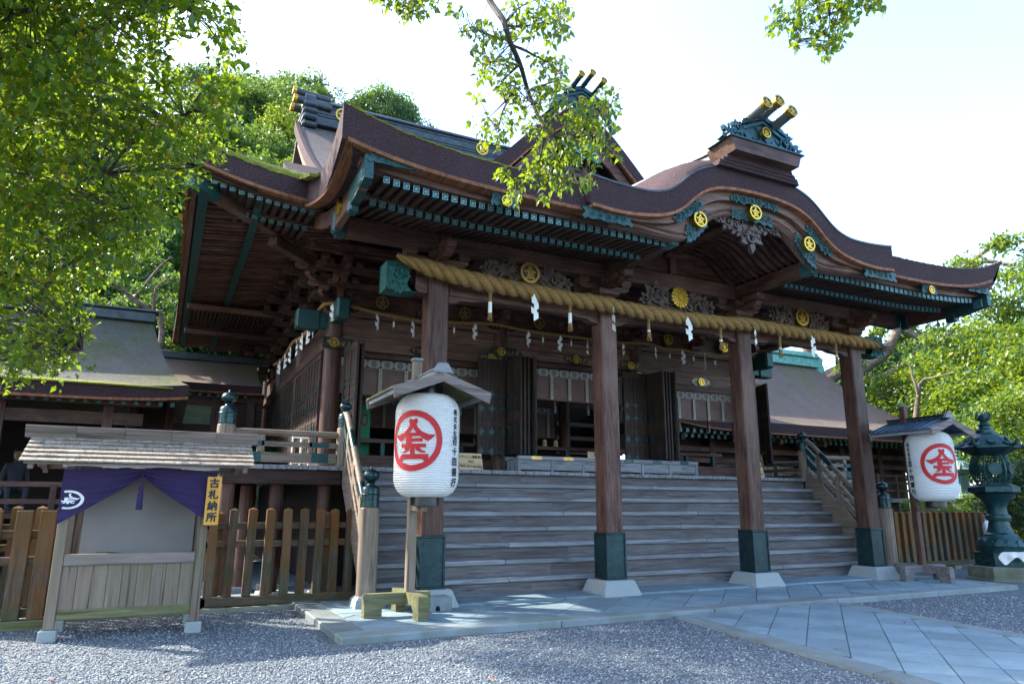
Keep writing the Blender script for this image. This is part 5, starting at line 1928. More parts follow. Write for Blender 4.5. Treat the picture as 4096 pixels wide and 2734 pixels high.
# ---- reed blinds with printed borders
def blind(x0, x1, y, zt, zb_, label, nb, tassels=(), border=.165):
    t_ = thing("reed_blind", label, "blind", ((x0 + x1) / 2, y, zb_), "reed blinds hung between the hall pillars")
    m = MB()
    N = 16
    sag = lambda u: .018 * math.sin(u * math.pi)
    m.grid(N, 5, lambda u, v: (x0 + (x1 - x0) * u, y + .015 * math.sin(v * 2.5) - .012, zt - (zt - zb_) * v - sag(u) * v), Vector((0, .012, 0)))
    m.build("reed_sheet", "blind_reed", t_)
    m = MB(); m.tube([(x0, y - .02, zb_ - .01), ((x0 + x1) / 2, y - .02, zb_ - .03), (x1, y - .02, zb_ - .01)], .02, 8); m.build("bottom_roll", "blind_reed", t_, True)
    m = MB(); m.grid(N, 1, lambda u, v: (x0 + (x1 - x0) * u, y - .03, zt - border * v - sag(u) * v * .2), Vector((0, .006, 0))); bo = m.build("top_border", "blind_border", t_)
    # printed roundels and lozenges
    m = MB()
    n = max(3, round((x1 - x0) / .27))
    for i in range(n):
        cx, cz, r_ = x0 + (x1 - x0) * (i + .5) / n, zt - border * .5, border * .36
        for q in ring_poly(r_ * .86, r_ * 1.02, 14) + ring_poly(r_ * .62, r_ * .72, 12):
            m.add([(cx + a, y - .034, cz + b) for a, b in q], [(0, 1, 2, 3)])
        for k in range(6):
            a = k * 1.0472
            for q in ring_poly(r_ * .12, r_ * .24, 8):
                m.add([(cx + r_ * .42 * math.cos(a) + c_, y - .034, cz + r_ * .42 * math.sin(a) + d_) for c_, d_ in q], [(0, 1, 2, 3)])
        ex = x0 + (x1 - x0) * (i + 1) / n
        if i < n - 1:
            for s_ in (.026, .014):
                for (a0, b0), (a1, b1) in zip(((s_, 0), (0, s_), (-s_, 0), (0, -s_)), ((0, s_), (-s_, 0), (0, -s_), (s_, 0))):
                    m.add([(ex + a0, y - .034, cz + b0), (ex + a1, y - .034, cz + b1), (ex + a1 * .75, y - .034, cz + b1 * .75), (ex + a0 * .75, y - .034, cz + b0 * .75)], [(0, 1, 2, 3)])
            for sg in (-1, 1):
                for k in range(3):
                    w_ = .05 - k * .014
                    m.add([(ex - w_, y - .034, cz + sg * border * (.46 - k * .07)), (ex + w_, y - .034, cz + sg * border * (.46 - k * .07)), (ex, y - .034, cz + sg * border * (.26 - k * .05))], [(0, 1, 2)])
    for zz in (zt - .008, zt - border + .008):
        m.add([(x0, y - .034, zz - .003), (x1, y - .034, zz - .003), (x1, y - .034, zz + .003), (x0, y - .034, zz + .003)], [(0, 1, 2, 3)])
    pr_ = m.build("printed_pattern", "blind_print", bo, fix=False)
    for i in range(nb):
        cx = x0 + (x1 - x0) * (i + .5) / nb
        m = MB(); m.grid(1, 6, lambda u, v: (cx - .035 + .07 * u, y - .038, zt - border - .002 - (zt - border - zb_ + .02) * v), Vector((0, .006, 0))); b_ = m.build("band", "blind_border", t_)
        m = MB()
        k = 0
        z = zt - border - .06
        while z > zb_ + .03:
            for (a0, c0), (a1, c1) in zip(((.018, 0), (0, .03), (-.018, 0), (0, -.03)), ((0, .03), (-.018, 0), (0, -.03), (.018, 0))):
                m.add([(cx + a0, y - .041, z + c0), (cx + a1, y - .041, z + c1), (cx + a1 * .6, y - .041, z + c1 * .6), (cx + a0 * .6, y - .041, z + c0 * .6)], [(0, 1, 2, 3)])
            z -= .085
        m.build("printed_pattern", "blind_print", b_, fix=False)
    for cx in tassels:
        m = MB(); m.lathe([(.010, .06), (.032, .045), (.036, .0), (.034, -.03)], cx, y - .05, zb_ - .1, 10); k_ = m.build("tassel_knot", "red_cord", t_, True)
        m = MB(); m.lathe([(.034, -.03), (.042, -.12), (.045, -.22)], cx, y - .05, zb_ - .1, 10); m.build("tassel_fringe", "pottery", k_, True)
    return t_


blind(-.58, 2.58, FY + .10, 4.17, 3.50, "reddish reed blind in the left bay beside the lantern", 6, (-.2, .7, 1.9))
blind(2.92, 6.08, FY + .10, 4.33, 3.68, "reddish reed blind in the middle bay above the offertory box", 7, (3.3, 4.1, 4.95, 5.8))
blind(6.42, 9.58, FY + .10, 4.10, 3.46, "paler reed blind in the right bay seen between two porch pillars", 7, (7.5, 8.4, 9.2))
blind(-.5, 2.5, 7.0, 3.95, 3.25, "dim reed blind deep inside the hall behind the left bay", 6)
blind(3.0, 6.0, 7.0, 3.98, 3.2, "dim reed blind deep inside the hall behind the offertory box", 7, (3.6, 5.2))

# ================================================================== SACRED ROPES
def cat_path(keys, step):
    """smooth path through key points (Catmull-Rom)"""
    P = [Vector(k) for k in keys]
    P = [P[0] * 2 - P[1]] + P + [P[-1] * 2 - P[-2]]
    out = []
    for i in range(1, len(P) - 2):
        n = max(2, int((P[i + 1] - P[i]).length / step))
        for k in range(n):
            t = k / n
            a, b, c, d = P[i - 1], P[i], P[i + 1], P[i + 2]
            out.append(0.5 * ((2 * b) + (c - a) * t + (2 * a - 5 * b + 4 * c - d) * t * t + (3 * b - a - 3 * c + d) * t ** 3))
    out.append(P[-2])
    return out


def twisted(m, path, rad_fn, strands=3, pitch=.5, n=8, phase=0.0):
    L = [0.0]
    for a, b in zip(path, path[1:]):
        L.append(L[-1] + (b - a).length)
    for s in range(strands):
        pts, rr_ = [], []
        prev = None
        for i, p in enumerate(path):
            d = (path[min(i + 1, len(path) - 1)] - path[max(i - 1, 0)]).normalized()
            u_ = Vector((0, 0, 1)) - d * d.z
            u_ = u_.normalized() if u_.length > .1 else Vector((0, 1, 0))
            v_ = d.cross(u_)
            R_ = rad_fn(L[i] / L[-1])
            a = phase + 2 * math.pi * (L[i] / pitch + s / strands)
            pts.append(p + (u_ * math.cos(a) + v_ * math.sin(a)) * R_ * .52)
            rr_.append(R_ * .53)
        m.tube(pts, rr_, n)
    return L[-1]


def fibres(path, rad_fn, count, length, mat, name, parent, seed=3):
    """loose straw ends standing off a rope"""
    r_ = np.random.default_rng(seed)
    V, F = [], []
    for i in range(count):
        t = r_.random()
        k = min(len(path) - 2, int(t * (len(path) - 1)))
        p = path[k].lerp(path[k + 1], r_.random())
        d = (path[k + 1] - path[k]).normalized()
        a = r_.random() * 6.283
        o_ = Vector((0, math.cos(a), math.sin(a)))
        o_ = (o_ - d * o_.dot(d)).normalized()
        R_ = rad_fn(t)
        q = p + o_ * R_ * .92
        e = q + (o_ * r_.uniform(.1, .7) + d * r_.uniform(-.3, 1.0) + Vector((0, 0, r_.uniform(-.5, .1)))).normalized() * length * r_.uniform(.4, 1.2)
        s_ = d.cross(o_) * .0024
        j = len(V)
        V += [q - s_, q + s_, e]
        F.append((j, j + 1, j + 2))
    o = link(name, mesh_from_arrays(name, np.array([tuple(v) for v in V]), np.array(F), mat), parent)
    o["kind"] = "stuff"
    return o


def shide(parent, x, y, z, s, seed, yaw=0.0):
    """zigzag paper streamer"""
    R_ = random.Random(seed)
    m = MB()
    c_, s_ = math.cos(yaw), math.sin(yaw)
    w, h = .085 * s, .10 * s
    X_, Z_ = 0.0, 0.0
    fold = 0.0
    m_pts = []
    dirn_ = R_.choice((-1, 1))
    tw = R_.uniform(-.5, .5)
    def P(a, d, b):
        # twist of the strip as it hangs
        t = -b / (.45 * s)
        aa, dd_ = a * math.cos(tw * t) - d * math.sin(tw * t), a * math.sin(tw * t) + d * math.cos(tw * t)
        return (x + aa * c_ - dd_ * s_, y + aa * s_ + dd_ * c_, z + b)
    # narrow head
    segs = [(-.012 * s, .012 * s, 0, -.03 * s, 0, 0)]
    m.add([P(-.006 * s, 0, .02 * s), P(.006 * s, 0, .02 * s), P(w * .5, -.01, -.075 * s), P(-w * .35, -.01, -.045 * s)], [(0, 1, 2, 3)])
    zc, xc = -.05 * s, 0.0
    for k in range(4):
        sl = .055 * s * dirn_ * (1 if k % 2 == 0 else -1)
        dy0, dy1 = (-.012, .012) if k % 2 else (.012, -.012)
        m.add([P(xc - w * .5, dy0 - .01, zc + sl * .5), P(xc + w * .5, dy1 - .01, zc - sl * .5), P(xc + w * .55, dy1 - .012, zc - h - sl * .5), P(xc - w * .45, dy0 - .012, zc - h + sl * .5)], [(0, 1, 2, 3)])
        xc += dirn_ * w * (.38 if k % 2 == 0 else -.46)
        zc -= h * .80
    me = m.mesh("shide")
    o = m.build("paper_streamer", "paper_white", parent)
    so = o.modifiers.new("thickness", 'SOLIDIFY')
    so.thickness = .002
    return o


def rope_tassel(parent, x, y, z, s, seed, wrap=True):
    R_ = random.Random(seed)
    m = MB()
    path = [Vector((x, y, z + .05 * s)), Vector((x, y - .01, z - .04 * s)), Vector((x, y, z - .13 * s))]
    twisted(m, cat_path(path, .02), lambda t: .03 * s, 2, .09 * s, 6)
    o = m.build("tassel_cord", "straw_rope", parent, True)
    b = MB()
    for k in range(34):
        a = R_.random() * 6.283
        r0, r1 = .020 * s * R_.random() ** .5, .042 * s * R_.random() ** .5
        b.tube([(x + r0 * math.cos(a), y + r0 * math.sin(a), z - .12 * s), (x + r0 * 1.2 * math.cos(a), y + r0 * 1.2 * math.sin(a), z - .24 * s), (x + r1 * math.cos(a), y + r1 * math.sin(a), z - (.38 + .05 * R_.random()) * s)], .0035 * s, 4, False)
    b.tube([(x, y, z - .12 * s), (x, y, z - .28 * s), (x, y, z - .36 * s)], [.026 * s, .025 * s, .034 * s], 10)
    b.build("straw_brush", "straw_rope", o)
    c = MB()
    z0, z1 = (-.13, -.30) if wrap else (-.235, -.265)
    c.tube([(x, y, z + z0 * s), (x, y, z + (z0 + z1) / 2 * s), (x, y, z + z1 * s)], [.030 * s, .029 * s, .030 * s], 12)
    c.build("paper_wrap", "paper_white", o, True)
    return o


rope = thing("sacred_rope", "thick twisted straw rope hung across the porch pillars", "rope", (4.5, -.3, 4.6))
keys = [(-.72, -.33, 4.885), (-.55, -.31, 4.84), (-.08, -.295, 4.76), (.55, -.29, 4.692), (1.36, -.285, 4.655), (2.23, -.285, 4.635), (2.95, -.295, 4.625), (3.73, -.285, 4.592), (4.65, -.285, 4.592), (5.4, -.285, 4.62), (6.1, -.295, 4.655), (7.0, -.285, 4.640), (7.8, -.285, 4.640), (8.6, -.285, 4.637), (9.1, -.29, 4.635), (9.50, -.29, 4.615)]
RP = cat_path(keys, .03)
rr_fn = lambda t: (1 + .05 * math.sin(t * 61) + .04 * math.sin(t * 143 + 1)) * (.02 + .112 * min(1, t / .06) ** .8) * (1 - .12 * t) * (1 - .45 * max(0, (t - .94) / .06))
m = MB()
twisted(m, RP, rr_fn, 3, .60, 9)
m.build("twisted_strands", "straw_rope", rope, True)
fibres(RP, rr_fn, 7000, .09, "straw_rope", "loose_straw", rope)
m = MB()
for k in range(90):
    a, b = rng.uniform(-.9, .9), rng.uniform(-.9, .9)
    m.tube([(9.48, -.29, 4.615), (9.62, -.29 + a * .05, 4.61 + b * .05), (9.72 + rng.uniform(-.04, .05), -.29 + a * .16, 4.60 + b * .16)], [.006, .004, .0025], 4, False)
m.build("frayed_end", "twig_bark", rope)
for i, x in enumerate((1.45, 2.9, 4.45, 5.98, 7.45)):
    shide(rope, x, -.42 if i != 1 else -.43, 4.56, 1.0, 300 + i, yaw=(.0, 1.2, -.2, .75, .1)[i])
for i, x in enumerate((.76, 2.16, 3.70, 5.28, 6.72, 8.22)):
    rope_tassel(rope, x, -.30, 4.52, 1.0, 320 + i, wrap=i < 2)

rope2 = thing("sacred_rope", "thinner straw rope with paper streamers hung along the hall front", "rope", (4.5, 3.2, 4.9))
keys = [(-1.07, 9.5, 5.0), (-1.07, 8.0, 4.86), (-1.07, 6.5, 4.98), (-1.07, 5.0, 4.84), (-1.06, 3.5, 5.02), (-.95, 3.22, 5.06), (-.6, 3.2, 5.06), (.1, 3.2, 4.97), (.85, 3.2, 4.93), (1.6, 3.2, 4.98), (2.4, 3.2, 5.05), (3.2, 3.2, 5.0), (4.5, 3.2, 4.985), (5.5, 3.2, 4.985), (6.3, 3.2, 5.04), (6.9, 3.2, 4.965), (7.4, 3.2, 5.0), (8.1, 3.2, 4.92), (8.8, 3.2, 4.99), (9.7, 3.2, 5.05)]
RP2 = cat_path(keys, .03)
m = MB()
twisted(m, RP2, lambda t: .034, 3, .16, 6)
m.build("twisted_strands", "straw_rope", rope2, True)
fibres(RP2, lambda t: .034, 700, .03, "straw_rope", "loose_straw", rope2, 5)
def rope2_z(x):
    q = [p for p in RP2 if p.y < 3.3]
    return min(q, key=lambda p: abs(p.x - x)).z
for i, x in enumerate((-.90, -.05, .66, 1.98, 3.2, 3.98, 4.66, 5.6, 6.5, 7.3, 7.95, 8.9)):
    shide(rope2, x, 3.15, rope2_z(x) - .03, .82, 400 + i, yaw=rng.uniform(-.5, 1.1))
for i, x in enumerate((.30, 1.55, 3.58, 4.28, 6.95, 7.66, 8.32, 9.2)):
    rope_tassel(rope2, x, 3.2, rope2_z(x) - .02, .62, 430 + i)
for i, y in enumerate((3.9, 4.5, 5.1, 5.8, 6.6, 7.4, 8.2)):
    shide(rope2, -1.10, y, 4.88, .85, 450 + i, yaw=1.57 + rng.uniform(-.6, .6))

# ================================================================== PAPER LANTERNS ON STANDS
def lantern_radius(h, H=1.27, R_=.40):
    e = .24
    d = min(h, H - h)
    if d >= e:
        return R_
    t = 1 - d / e
    return R_ * (.50 + .50 * math.sqrt(max(0, 1 - t * t)))


def lantern_stand(px, py, mirror, emblem_ang, text_ang, label, roof_mat, dark=False, short=1.0):
    lx, ly = px + .03 * mirror, py - .40
    z0, H = 1.50, 1.27
    st = thing("lantern_stand", f"wooden lantern stand with small gabled roof {label}", "stand", (px, py, PZ), "lantern stands beside the stairs")
    tz = "timber_z" if dark else "pale_timber_z"
    m = MB(); m.box(px - .055, px + .055, py - .055, py + .055, PZ + .20, 3.28, .008); m.build("post", "timber_z" if dark else "stall_timber_z", st)
    m = MB(); m.box(px - .07, px + .07, py - .07, py + .07, 3.28, 3.32, .01); m.build("post_cap", "grey_timber_x", st)
    # cross-shaped foot
    prof_ = [(-.58, 0), (-.58, .27), (-.55, .30), (.55, .30), (.58, .27), (.58, 0), (.36, 0), (.36, .10), (.30, .155), (-.30, .155), (-.36, .10), (-.36, 0)]
    for ax in (0, 1):
        m = MB()
        if ax == 0:
            m.prism([(a * (short if a > 0 else 1), b * .9) for a, b in prof_], lambda a, b, d: (px + a, py + d, PZ + .003 + b), -.06, .06)
        else:
            m.prism([(a * .94, b * .905) for a, b in prof_], lambda a, b, d: (px + d, py + a, PZ + .003 + b), -.063, .063)
        m.build("foot", "mossy_timber_x" if not dark else "riser_timber_x", st)
    # arms holding the lantern
    m = MB(); m.box(px - .04, px + .04, py - .46, py + .08, 1.33, 1.40, .006); m.build("lower_arm", "stall_timber_z", st)
    m = MB(); m.box(px - .04, px + .04, py - .62, py + .35, 2.86, 2.94, .006); m.build("upper_arm", "grey_timber_y", st)
    # roof
    cx = px + .06 * mirror
    rz, ez, hw = 2.965, 2.755, .635
    ya, yb = py - .86, py + .34
    for s in (-1, 1):
        nb = 8
        for k in range(nb):
            yk0, yk1 = ya + (yb - ya) * k / nb, ya + (yb - ya) * (k + 1) / nb
            m = MB()
            m.add([(cx, yk0 + .003, rz), (cx, yk1 - .003, rz), (cx + s * hw, yk1 - .003, ez), (cx + s * hw, yk0 + .003, ez)] + [(cx, yk0 + .003, rz + .028), (cx, yk1 - .003, rz + .028), (cx + s * hw, yk1 - .003, ez + .028), (cx + s * hw, yk0 + .003, ez + .028)],
                  [(0, 1, 2, 3), (7, 6, 5, 4), (0, 4, 5, 1), (1, 5, 6, 2), (2, 6, 7, 3), (3, 7, 4, 0)])
            m.build("roof_board", roof_mat, st)
            if roof_mat == "metal_roof_blue":
                q = MB(); q.obox((cx + s * .02, yk1, rz + .04), (cx + s * hw, yk1, ez + .04), .022, .03); q.build("roof_seam", roof_mat, st)
        for y in (ya - .012, yb + .012):
            m = MB()
            m.prism([(cx, rz + .025), (cx + s * (hw + .0), ez + .025), (cx + s * (hw - .02), ez - .115), (cx, rz - .085)], lambda a, b, d: (a, y + d, b), -.018, .018)
            m.build("barge_board", "stall_timber_x", st)
        m = MB(); m.obox((cx + s * (hw - .05), ya + .01, ez - .02), (cx + s * (hw - .05), yb - .01, ez - .02), .04, .06); m.build("eave_bar", "grey_timber_y", st)
    m = MB(); m.box(cx - .055, cx + .055, ya + .02, yb + .04, rz + .02, rz + .085, .01); m.box(cx - .07, cx + .07, ya + .05, yb + .06, rz + .085, rz + .108, .008); rc = m.build("ridge_cap", "grey_timber_y" if not dark else "ridge_metal", st)
    m = MB(); m.prism([(cx - .13, rz + .03), (cx + .13, rz + .03), (cx + .09, rz + .10), (cx + .055, rz + .15), (cx - .055, rz + .15), (cx - .09, rz + .10)], lambda a, b, d: (a, ya - .0 + d, b), 0, .05); m.build("ridge_end", "grey_timber_x", rc)
    # the lantern itself hangs on the stand
    ln = thing("paper_lantern", f"large white paper lantern with red crest and black writing {label}", "lantern", (lx, ly, z0 - .11), "paper lanterns beside the stairs")
    m = MB()
    prof_ = []
    N = 46
    for i in range(N):
        for f, dr_ in ((.05, -.006), (.5, .004), (.95, -.006)):
            h = (i + f) / N * H
            prof_.append((lantern_radius(h) + dr_, h))
    m.lathe(prof_, lx, ly, z0, 56)
    pb = m.build("paper_body", "lantern_paper", ln, 30)
    # paper seams
    m = MB()
    for k in range(8):
        a = k * math.pi / 4 + .35
        m.tube([(lx + (lantern_radius(h) + .0032) * math.cos(a), ly + (lantern_radius(h) + .0032) * math.sin(a), z0 + h) for h in [H * j / 40 for j in range(41)]], .0022, 4, False)
    m.build("paper_seam", "paper_white", pb)
    for a_, b_, r_ in ((-.105, .012, .178), (H - .01, H + .11, .192)):
        m = MB(); m.lathe([(r_ - .012, a_), (r_, a_ + .005), (r_, b_ - .005), (r_ - .012, b_)], lx, ly, z0, 36); m.build("collar", "black_lacquer", ln, True)

    def wrap(polys, ang, zc, name, mat, verts_faces=None):
        """cut flat print into narrow strips and lay it on the paper"""
        bm = bmesh.new()
        if verts_faces:
            vs = [bm.verts.new((a, b, l_)) for a, b, l_ in verts_faces[0]]
            for f in verts_faces[1]:
                try: bm.faces.new([vs[i] for i in f])
                except ValueError: pass
        else:
            for p in polys:
                bm.faces.new([bm.verts.new((a, b, 0)) for a, b in p])
        xs_ = [v.co.x for v in bm.verts]; zs_ = [v.co.y for v in bm.verts]
        for axis, lo, hi, st_ in ((0, min(xs_), max(xs_), .03), (1, min(zs_), max(zs_), .03)):
            t = lo + st_
            while t < hi:
                co = (t, 0, 0) if axis == 0 else (0, t, 0)
                no = (1, 0, 0) if axis == 0 else (0, 1, 0)
                bmesh.ops.bisect_plane(bm, geom=bm.verts[:] + bm.edges[:] + bm.faces[:], plane_co=co, plane_no=no)
                t += st_
        for v in bm.verts:
            a, b = v.co.x, v.co.y
            h = zc + b - z0
            r_ = lantern_radius(h) + .0065 + v.co.z * .0005
            th = ang + a / .40
            v.co = (lx + r_ * math.cos(th), ly + r_ * math.sin(th), zc + b)
        me = bpy.data.meshes.new(name)
        bm.to_mesh(me); bm.free()
        me.materials.append(MATS[mat])
        return link(name, me, pb)

    k = .365
    wrap([[(x * k, y * k) for x, y in q] for q in ring_poly(.80, 1.0, 48)] + [[(x * k * 1.05, y * k * 1.05) for x, y in q] for q in EMBLEM], rad(emblem_ang), z0 + .665, "red_crest", "red_print")
    tv, tf = text_mesh("株式会社", .078, .0025, .086)
    wrap(None, rad(text_ang), z0 + 1.02, "black_writing", "ink", (tv, tf))
    tv, tf = text_mesh("百十四銀行", .112, .0042, .125)
    wrap(None, rad(text_ang), z0 + .665, "black_writing", "ink", (tv, tf))
    return st, ln


lantern_stand(-.50, -.74, 1, 226, 309, "left of the stairs", "mossy_timber_x", False, .45)
lantern_stand(9.42, -.72, 1, 241, 157, "beside the bronze lanterns", "metal_roof_blue", True)

# ================================================================== STALL FOR OLD TALISMANS
stall = thing("talisman_stall", "small wooden collection stall with shingle roof and purple curtain", "stall", (-3.63, -.1, 0))
for x in (-4.33, -2.93):
    for y in (-.36, .34):
        b = MB(); b.box(x - .085, x + .085, y - .085, y + .085, -.03, .115, .012); fs = b.build("foot_stone", "granite", stall)
        m = MB(); m.box(x - .05, x + .05, y - .05, y + .05, .115, 1.86, .008); m.build("post", "stall_timber_z", stall)
for k in range(9):
    x0 = -4.28 + k * 1.30 / 9
    m = MB(); m.box(x0 + .002, x0 + 1.30 / 9 - .002, -.372, -.348, .30, .76, .003); m.build("plank", "stall_timber_z", stall)
for x in (-4.33, -2.93):
    for k in range(4):
        y0 = -.30 + k * .147
        m = MB(); m.box(x - .012, x + .012, y0 + .002, y0 + .145, .30, .80, .003); m.build("plank", "stall_timber_z", stall)
m = MB(); m.box(-4.28, -2.98, .33, .36, .2, 1.80); m.build("back_wall", "stall_timber_z", stall)
m = MB(); m.box(-4.28, -2.98, -.40, -.32, .755, .875, .008); m.build("rail", "stall_timber_x", stall)
m = MB(); m.box(-4.28, -2.98, -.395, -.325, .205, .305, .008); m.build("rail", "mossy_timber_x", stall)
m = MB(); m.box(-4.28, -2.98, -.40, -.34, 1.80, 1.88, .008); m.build("rail", "stall_timber_x", stall)
m = MB(); m.grid(30, 12, lambda u, v: (-4.17 + 1.16 * u, -.10 + .02 * math.sin(u * 9 + v * 3) * v + (-.10 * max(0, v - .82)), 1.80 - .95 * v + (.03 * math.sin(u * 7) if v > .9 else 0)), Vector((0, .006, 0))); m.build("grey_sheet", "grey_cloth", stall, True)
# roof
RZ, EZ, RY, EYF, EYB = 2.17, 1.845, 0.0, -.66, .62
RX0, RX1 = -4.78, -2.44
for s, ey in ((-1, EYF), (1, EYB)):
    m = MB()
    m.add([(RX0 + .04, RY, RZ - .03), (RX1 - .04, RY, RZ - .03), (RX1 - .04, ey * .97, EZ - .025), (RX0 + .04, ey * .97, EZ - .025), (RX0 + .04, RY, RZ - .012), (RX1 - .04, RY, RZ - .012), (RX1 - .04, ey * .97, EZ - .007), (RX0 + .04, ey * .97, EZ - .007)],
          [(0, 1, 2, 3), (7, 6, 5, 4), (0, 4, 5, 1), (1, 5, 6, 2), (2, 6, 7, 3), (3, 7, 4, 0)])
    m.build("roof_boarding", "stall_timber_x", stall)
    rows, cols = 6, 14
    for r_ in range(rows):
        t0, t1 = r_ / rows, (r_ + 1.18) / rows
        x = RX0 - (.06 * rng.random() if True else 0)
        while x < RX1 - .02:
            w_ = rng.uniform(.13, .21)
            x2 = min(x + w_, RX1)
            xa, xb = max(x, RX0), x2 - .003
            m = MB()
            za, zb2 = RZ + (EZ - RZ) * t0, RZ + (EZ - RZ) * min(t1, 1.03)
            ya_, yb_ = ey * t0, ey * min(t1, 1.03)
            th = .016
            dz = rng.uniform(0, .004)
            m.add([(xa, ya_, za - .008), (xb, ya_, za - .008), (xb, yb_, zb2 + .008 + dz), (xa, yb_, zb2 + .008 + dz), (xa, ya_, za), (xb, ya_, za), (xb, yb_, zb2 + .008 + th + dz), (xa, yb_, zb2 + .008 + th + dz)],
                  [(0, 1, 2, 3), (7, 6, 5, 4), (0, 4, 5, 1), (1, 5, 6, 2), (2, 6, 7, 3), (3, 7, 4, 0)])
            if xb - xa > .02:
                m.build("shingle", "shingle_wood", stall)
            x = x2
for s in (-1, 1):
    for k in range(5):
        xa, xb = RX0 - .07 + k * (RX1 - RX0 + .14) / 5, RX0 - .07 + (k + 1) * (RX1 - RX0 + .14) / 5
        m = MB()
        m.prism([(s * .001, RZ - .03), (s * .085, RZ - .03), (s * .135, RZ + .095), (s * .125, RZ + .105), (s * .001, RZ + .085)], lambda a, b, d: (d, RY + a, b), xa + .002, xb - .002)
        m.build("ridge_board", "stall_timber_x", stall)
for x in (RX0 + .1, RX1 - .1):
    for s, ey in ((-1, EYF), (1, EYB)):
        m = MB(); m.obox((x, 0, RZ - .075), (x, ey * .93, EZ - .045), .05, .07); m.build("rafter", "stall_timber_x", stall)
for y, z in ((-.37, 1.905), (.34, 1.92)):
    m = MB(); m.box(RX0 + .08, RX1 - .08, y - .035, y + .035, z - .03, z + .04, .006); m.build("eave_beam", "stall_timber_x", stall)
# purple curtain gathered up in the middle
cur = thing("purple_curtain", "purple curtain with white crests gathered up on the talisman stall", "curtain", (-3.63, -.46, 1.2))
def cur_bottom(x):
    t = abs(x + 3.615) / .73
    return 1.715 - .50 * t ** .9
def cur_pt(u, v, y0=-.445):
    x = -4.385 + 1.555 * u
    zt = 1.795 + .018 * math.cos((x + 3.615) * 4)
    t = abs(x + 3.615) / .74
    zb_ = cur_bottom(x)
    z = zt + (zb_ - zt) * v
    gather = max(0, 1 - t)
    y = y0 - .026 * math.sin(v * 26 * (.5 + .5 * t) + t * 3) * v * (.5 + .8 * gather) - .05 * v
    return Vector((x + (.03 if x < -3.6 else -.03) * v * 0, y, z))
m = MB(); m.grid(70, 26, cur_pt, Vector((0, .004, 0))); m.build("cloth", "purple_cloth", cur, True)
m = MB(); m.grid(30, 2, lambda u, v: (-4.40 + 1.585 * u, -.452 + .008 * math.sin(u * 21), 1.855 - .05 * v + .012 * math.sin(u * 12.5)), Vector((0, .006, 0))); m.build("hem", "white_cloth", cur, True)
for x in (-4.38, -4.0, -3.62, -3.2, -2.84):
    m = MB(); m.box(x - .022, x + .022, -.462, -.45, 1.80, 1.895, .003); m.build("tie", "white_cloth", cur)
def on_curtain(polys, name):
    m = MB()
    for q in polys:
        out = []
        for x, z in q:
            u = (x + 4.385) / 1.555
            zt = cur_pt(u, 0).z
            v = (zt - z) / max(1e-3, zt - cur_bottom(x))
            p_ = cur_pt(min(max(u, 0), 1), min(max(v, 0), 1))
            out.append((p_.x, p_.y - .006, p_.z))
        m.add(out, [tuple(range(len(out)))])
    return m.build(name, "white_cloth", cur)
cpol = [[(-4.305 + a * .15, 1.45 + b * .10) for a, b in q] for q in ring_poly(.78, 1.0, 36) + EMBLEM]
cpol = [q for q in cpol if all(x > -4.38 and z > cur_bottom(x) + .01 for x, z in q)]
on_curtain(cpol, "white_crest")
cpol = [[(-2.86 + a * .15, 1.40 + b * .12) for a, b in q] for q in ring_poly(.0, 1.0, 24)]
cpol = [q for q in cpol if all(x < -2.86 and z > cur_bottom(x) + .005 for x, z in q)]
on_curtain(cpol, "white_crest")
m = MB(); m.tube([(-3.615, -.51, 1.74), (-3.615, -.515, 1.62)], .009, 6); m.lathe([(.012, .0), (.024, -.02), (.026, -.05), (.018, -.07), (.030, -.10), (.034, -.27), (.030, -.275)], -3.615, -.515, 1.62, 12)
m.build("tassel", "purple_cloth", cur, True)
# sign board with its writing
sg = thing("sign_board", "narrow orange wooden sign with black writing on the talisman stall", "sign", (-2.855, -.5, 1.17))
m = MB(); m.box(-2.935, -2.78, -.530, -.505, 1.172, 1.722, .004); m.build("board", "board_orange", sg)
tv, tf = text_mesh("古札納所", .112, .0045, .128)
m = MB(); m.add([(-2.857 + a, -.5335 - l_ * .0004, 1.447 + .192 + b) for a, b, l_ in tv], tf); m.build("black_writing", "ink", sg, fix=False)

# ================================================================== FENCES
def picket_mesh(w, t, z0, z1, mat):
    m = MB()
    m.box(-w / 2, w / 2, -t / 2, t / 2, z0, z1 - .03)
    m.add([(-w / 2, -t / 2, z1 - .03), (w / 2, -t / 2, z1 - .03), (w / 2, t / 2, z1 - .03), (-w / 2, t / 2, z1 - .03), (0, 0, z1)], [(0, 1, 4), (1, 2, 4), (2, 3, 4), (3, 0, 4)])
    me = m.mesh("picket")
    me.materials.append(MATS[mat])
    return me


def fence(label, xs, y, z0, z1, mats, back=(), x_end=None, stones=()):
    xa, xb = min(xs) - .12, max(xs) + .12
    f = thing("picket_fence", label, "fence", ((xa + xb) / 2, y, 0), "picket fences beside the stairs")
    pm = [picket_mesh(.115, .085, z0, z1, q) for q in mats]
    for i, x in enumerate(xs):
        link("picket", pm[i % len(pm)], f, (x, y + rng.uniform(-.006, .006), rng.uniform(-.008, .008)), (0, rng.uniform(-.012, .012), 0))
    for x in back:
        link("picket", pm[0], f, (x, y + .16, -.05))
    for z in (1.11, .865):
        m = MB(); m.box(xa, xb, y + .044, y + .115, z - .045, z + .045, .006); m.build("rail", "fence_timber_x", f)
    m = MB(); m.box(xa, xb, y - .07, y + .09, z0 - .115, z0, .01); m.build("ground_beam", "fence_timber_x", f)
    for x in stones:
        m = MB(); m.box(x - .13, x + .13, y - .16, y + .12, -.04, z0 - .118, .012); m.build("foot_stone", "mossy_stone", f)
    return f


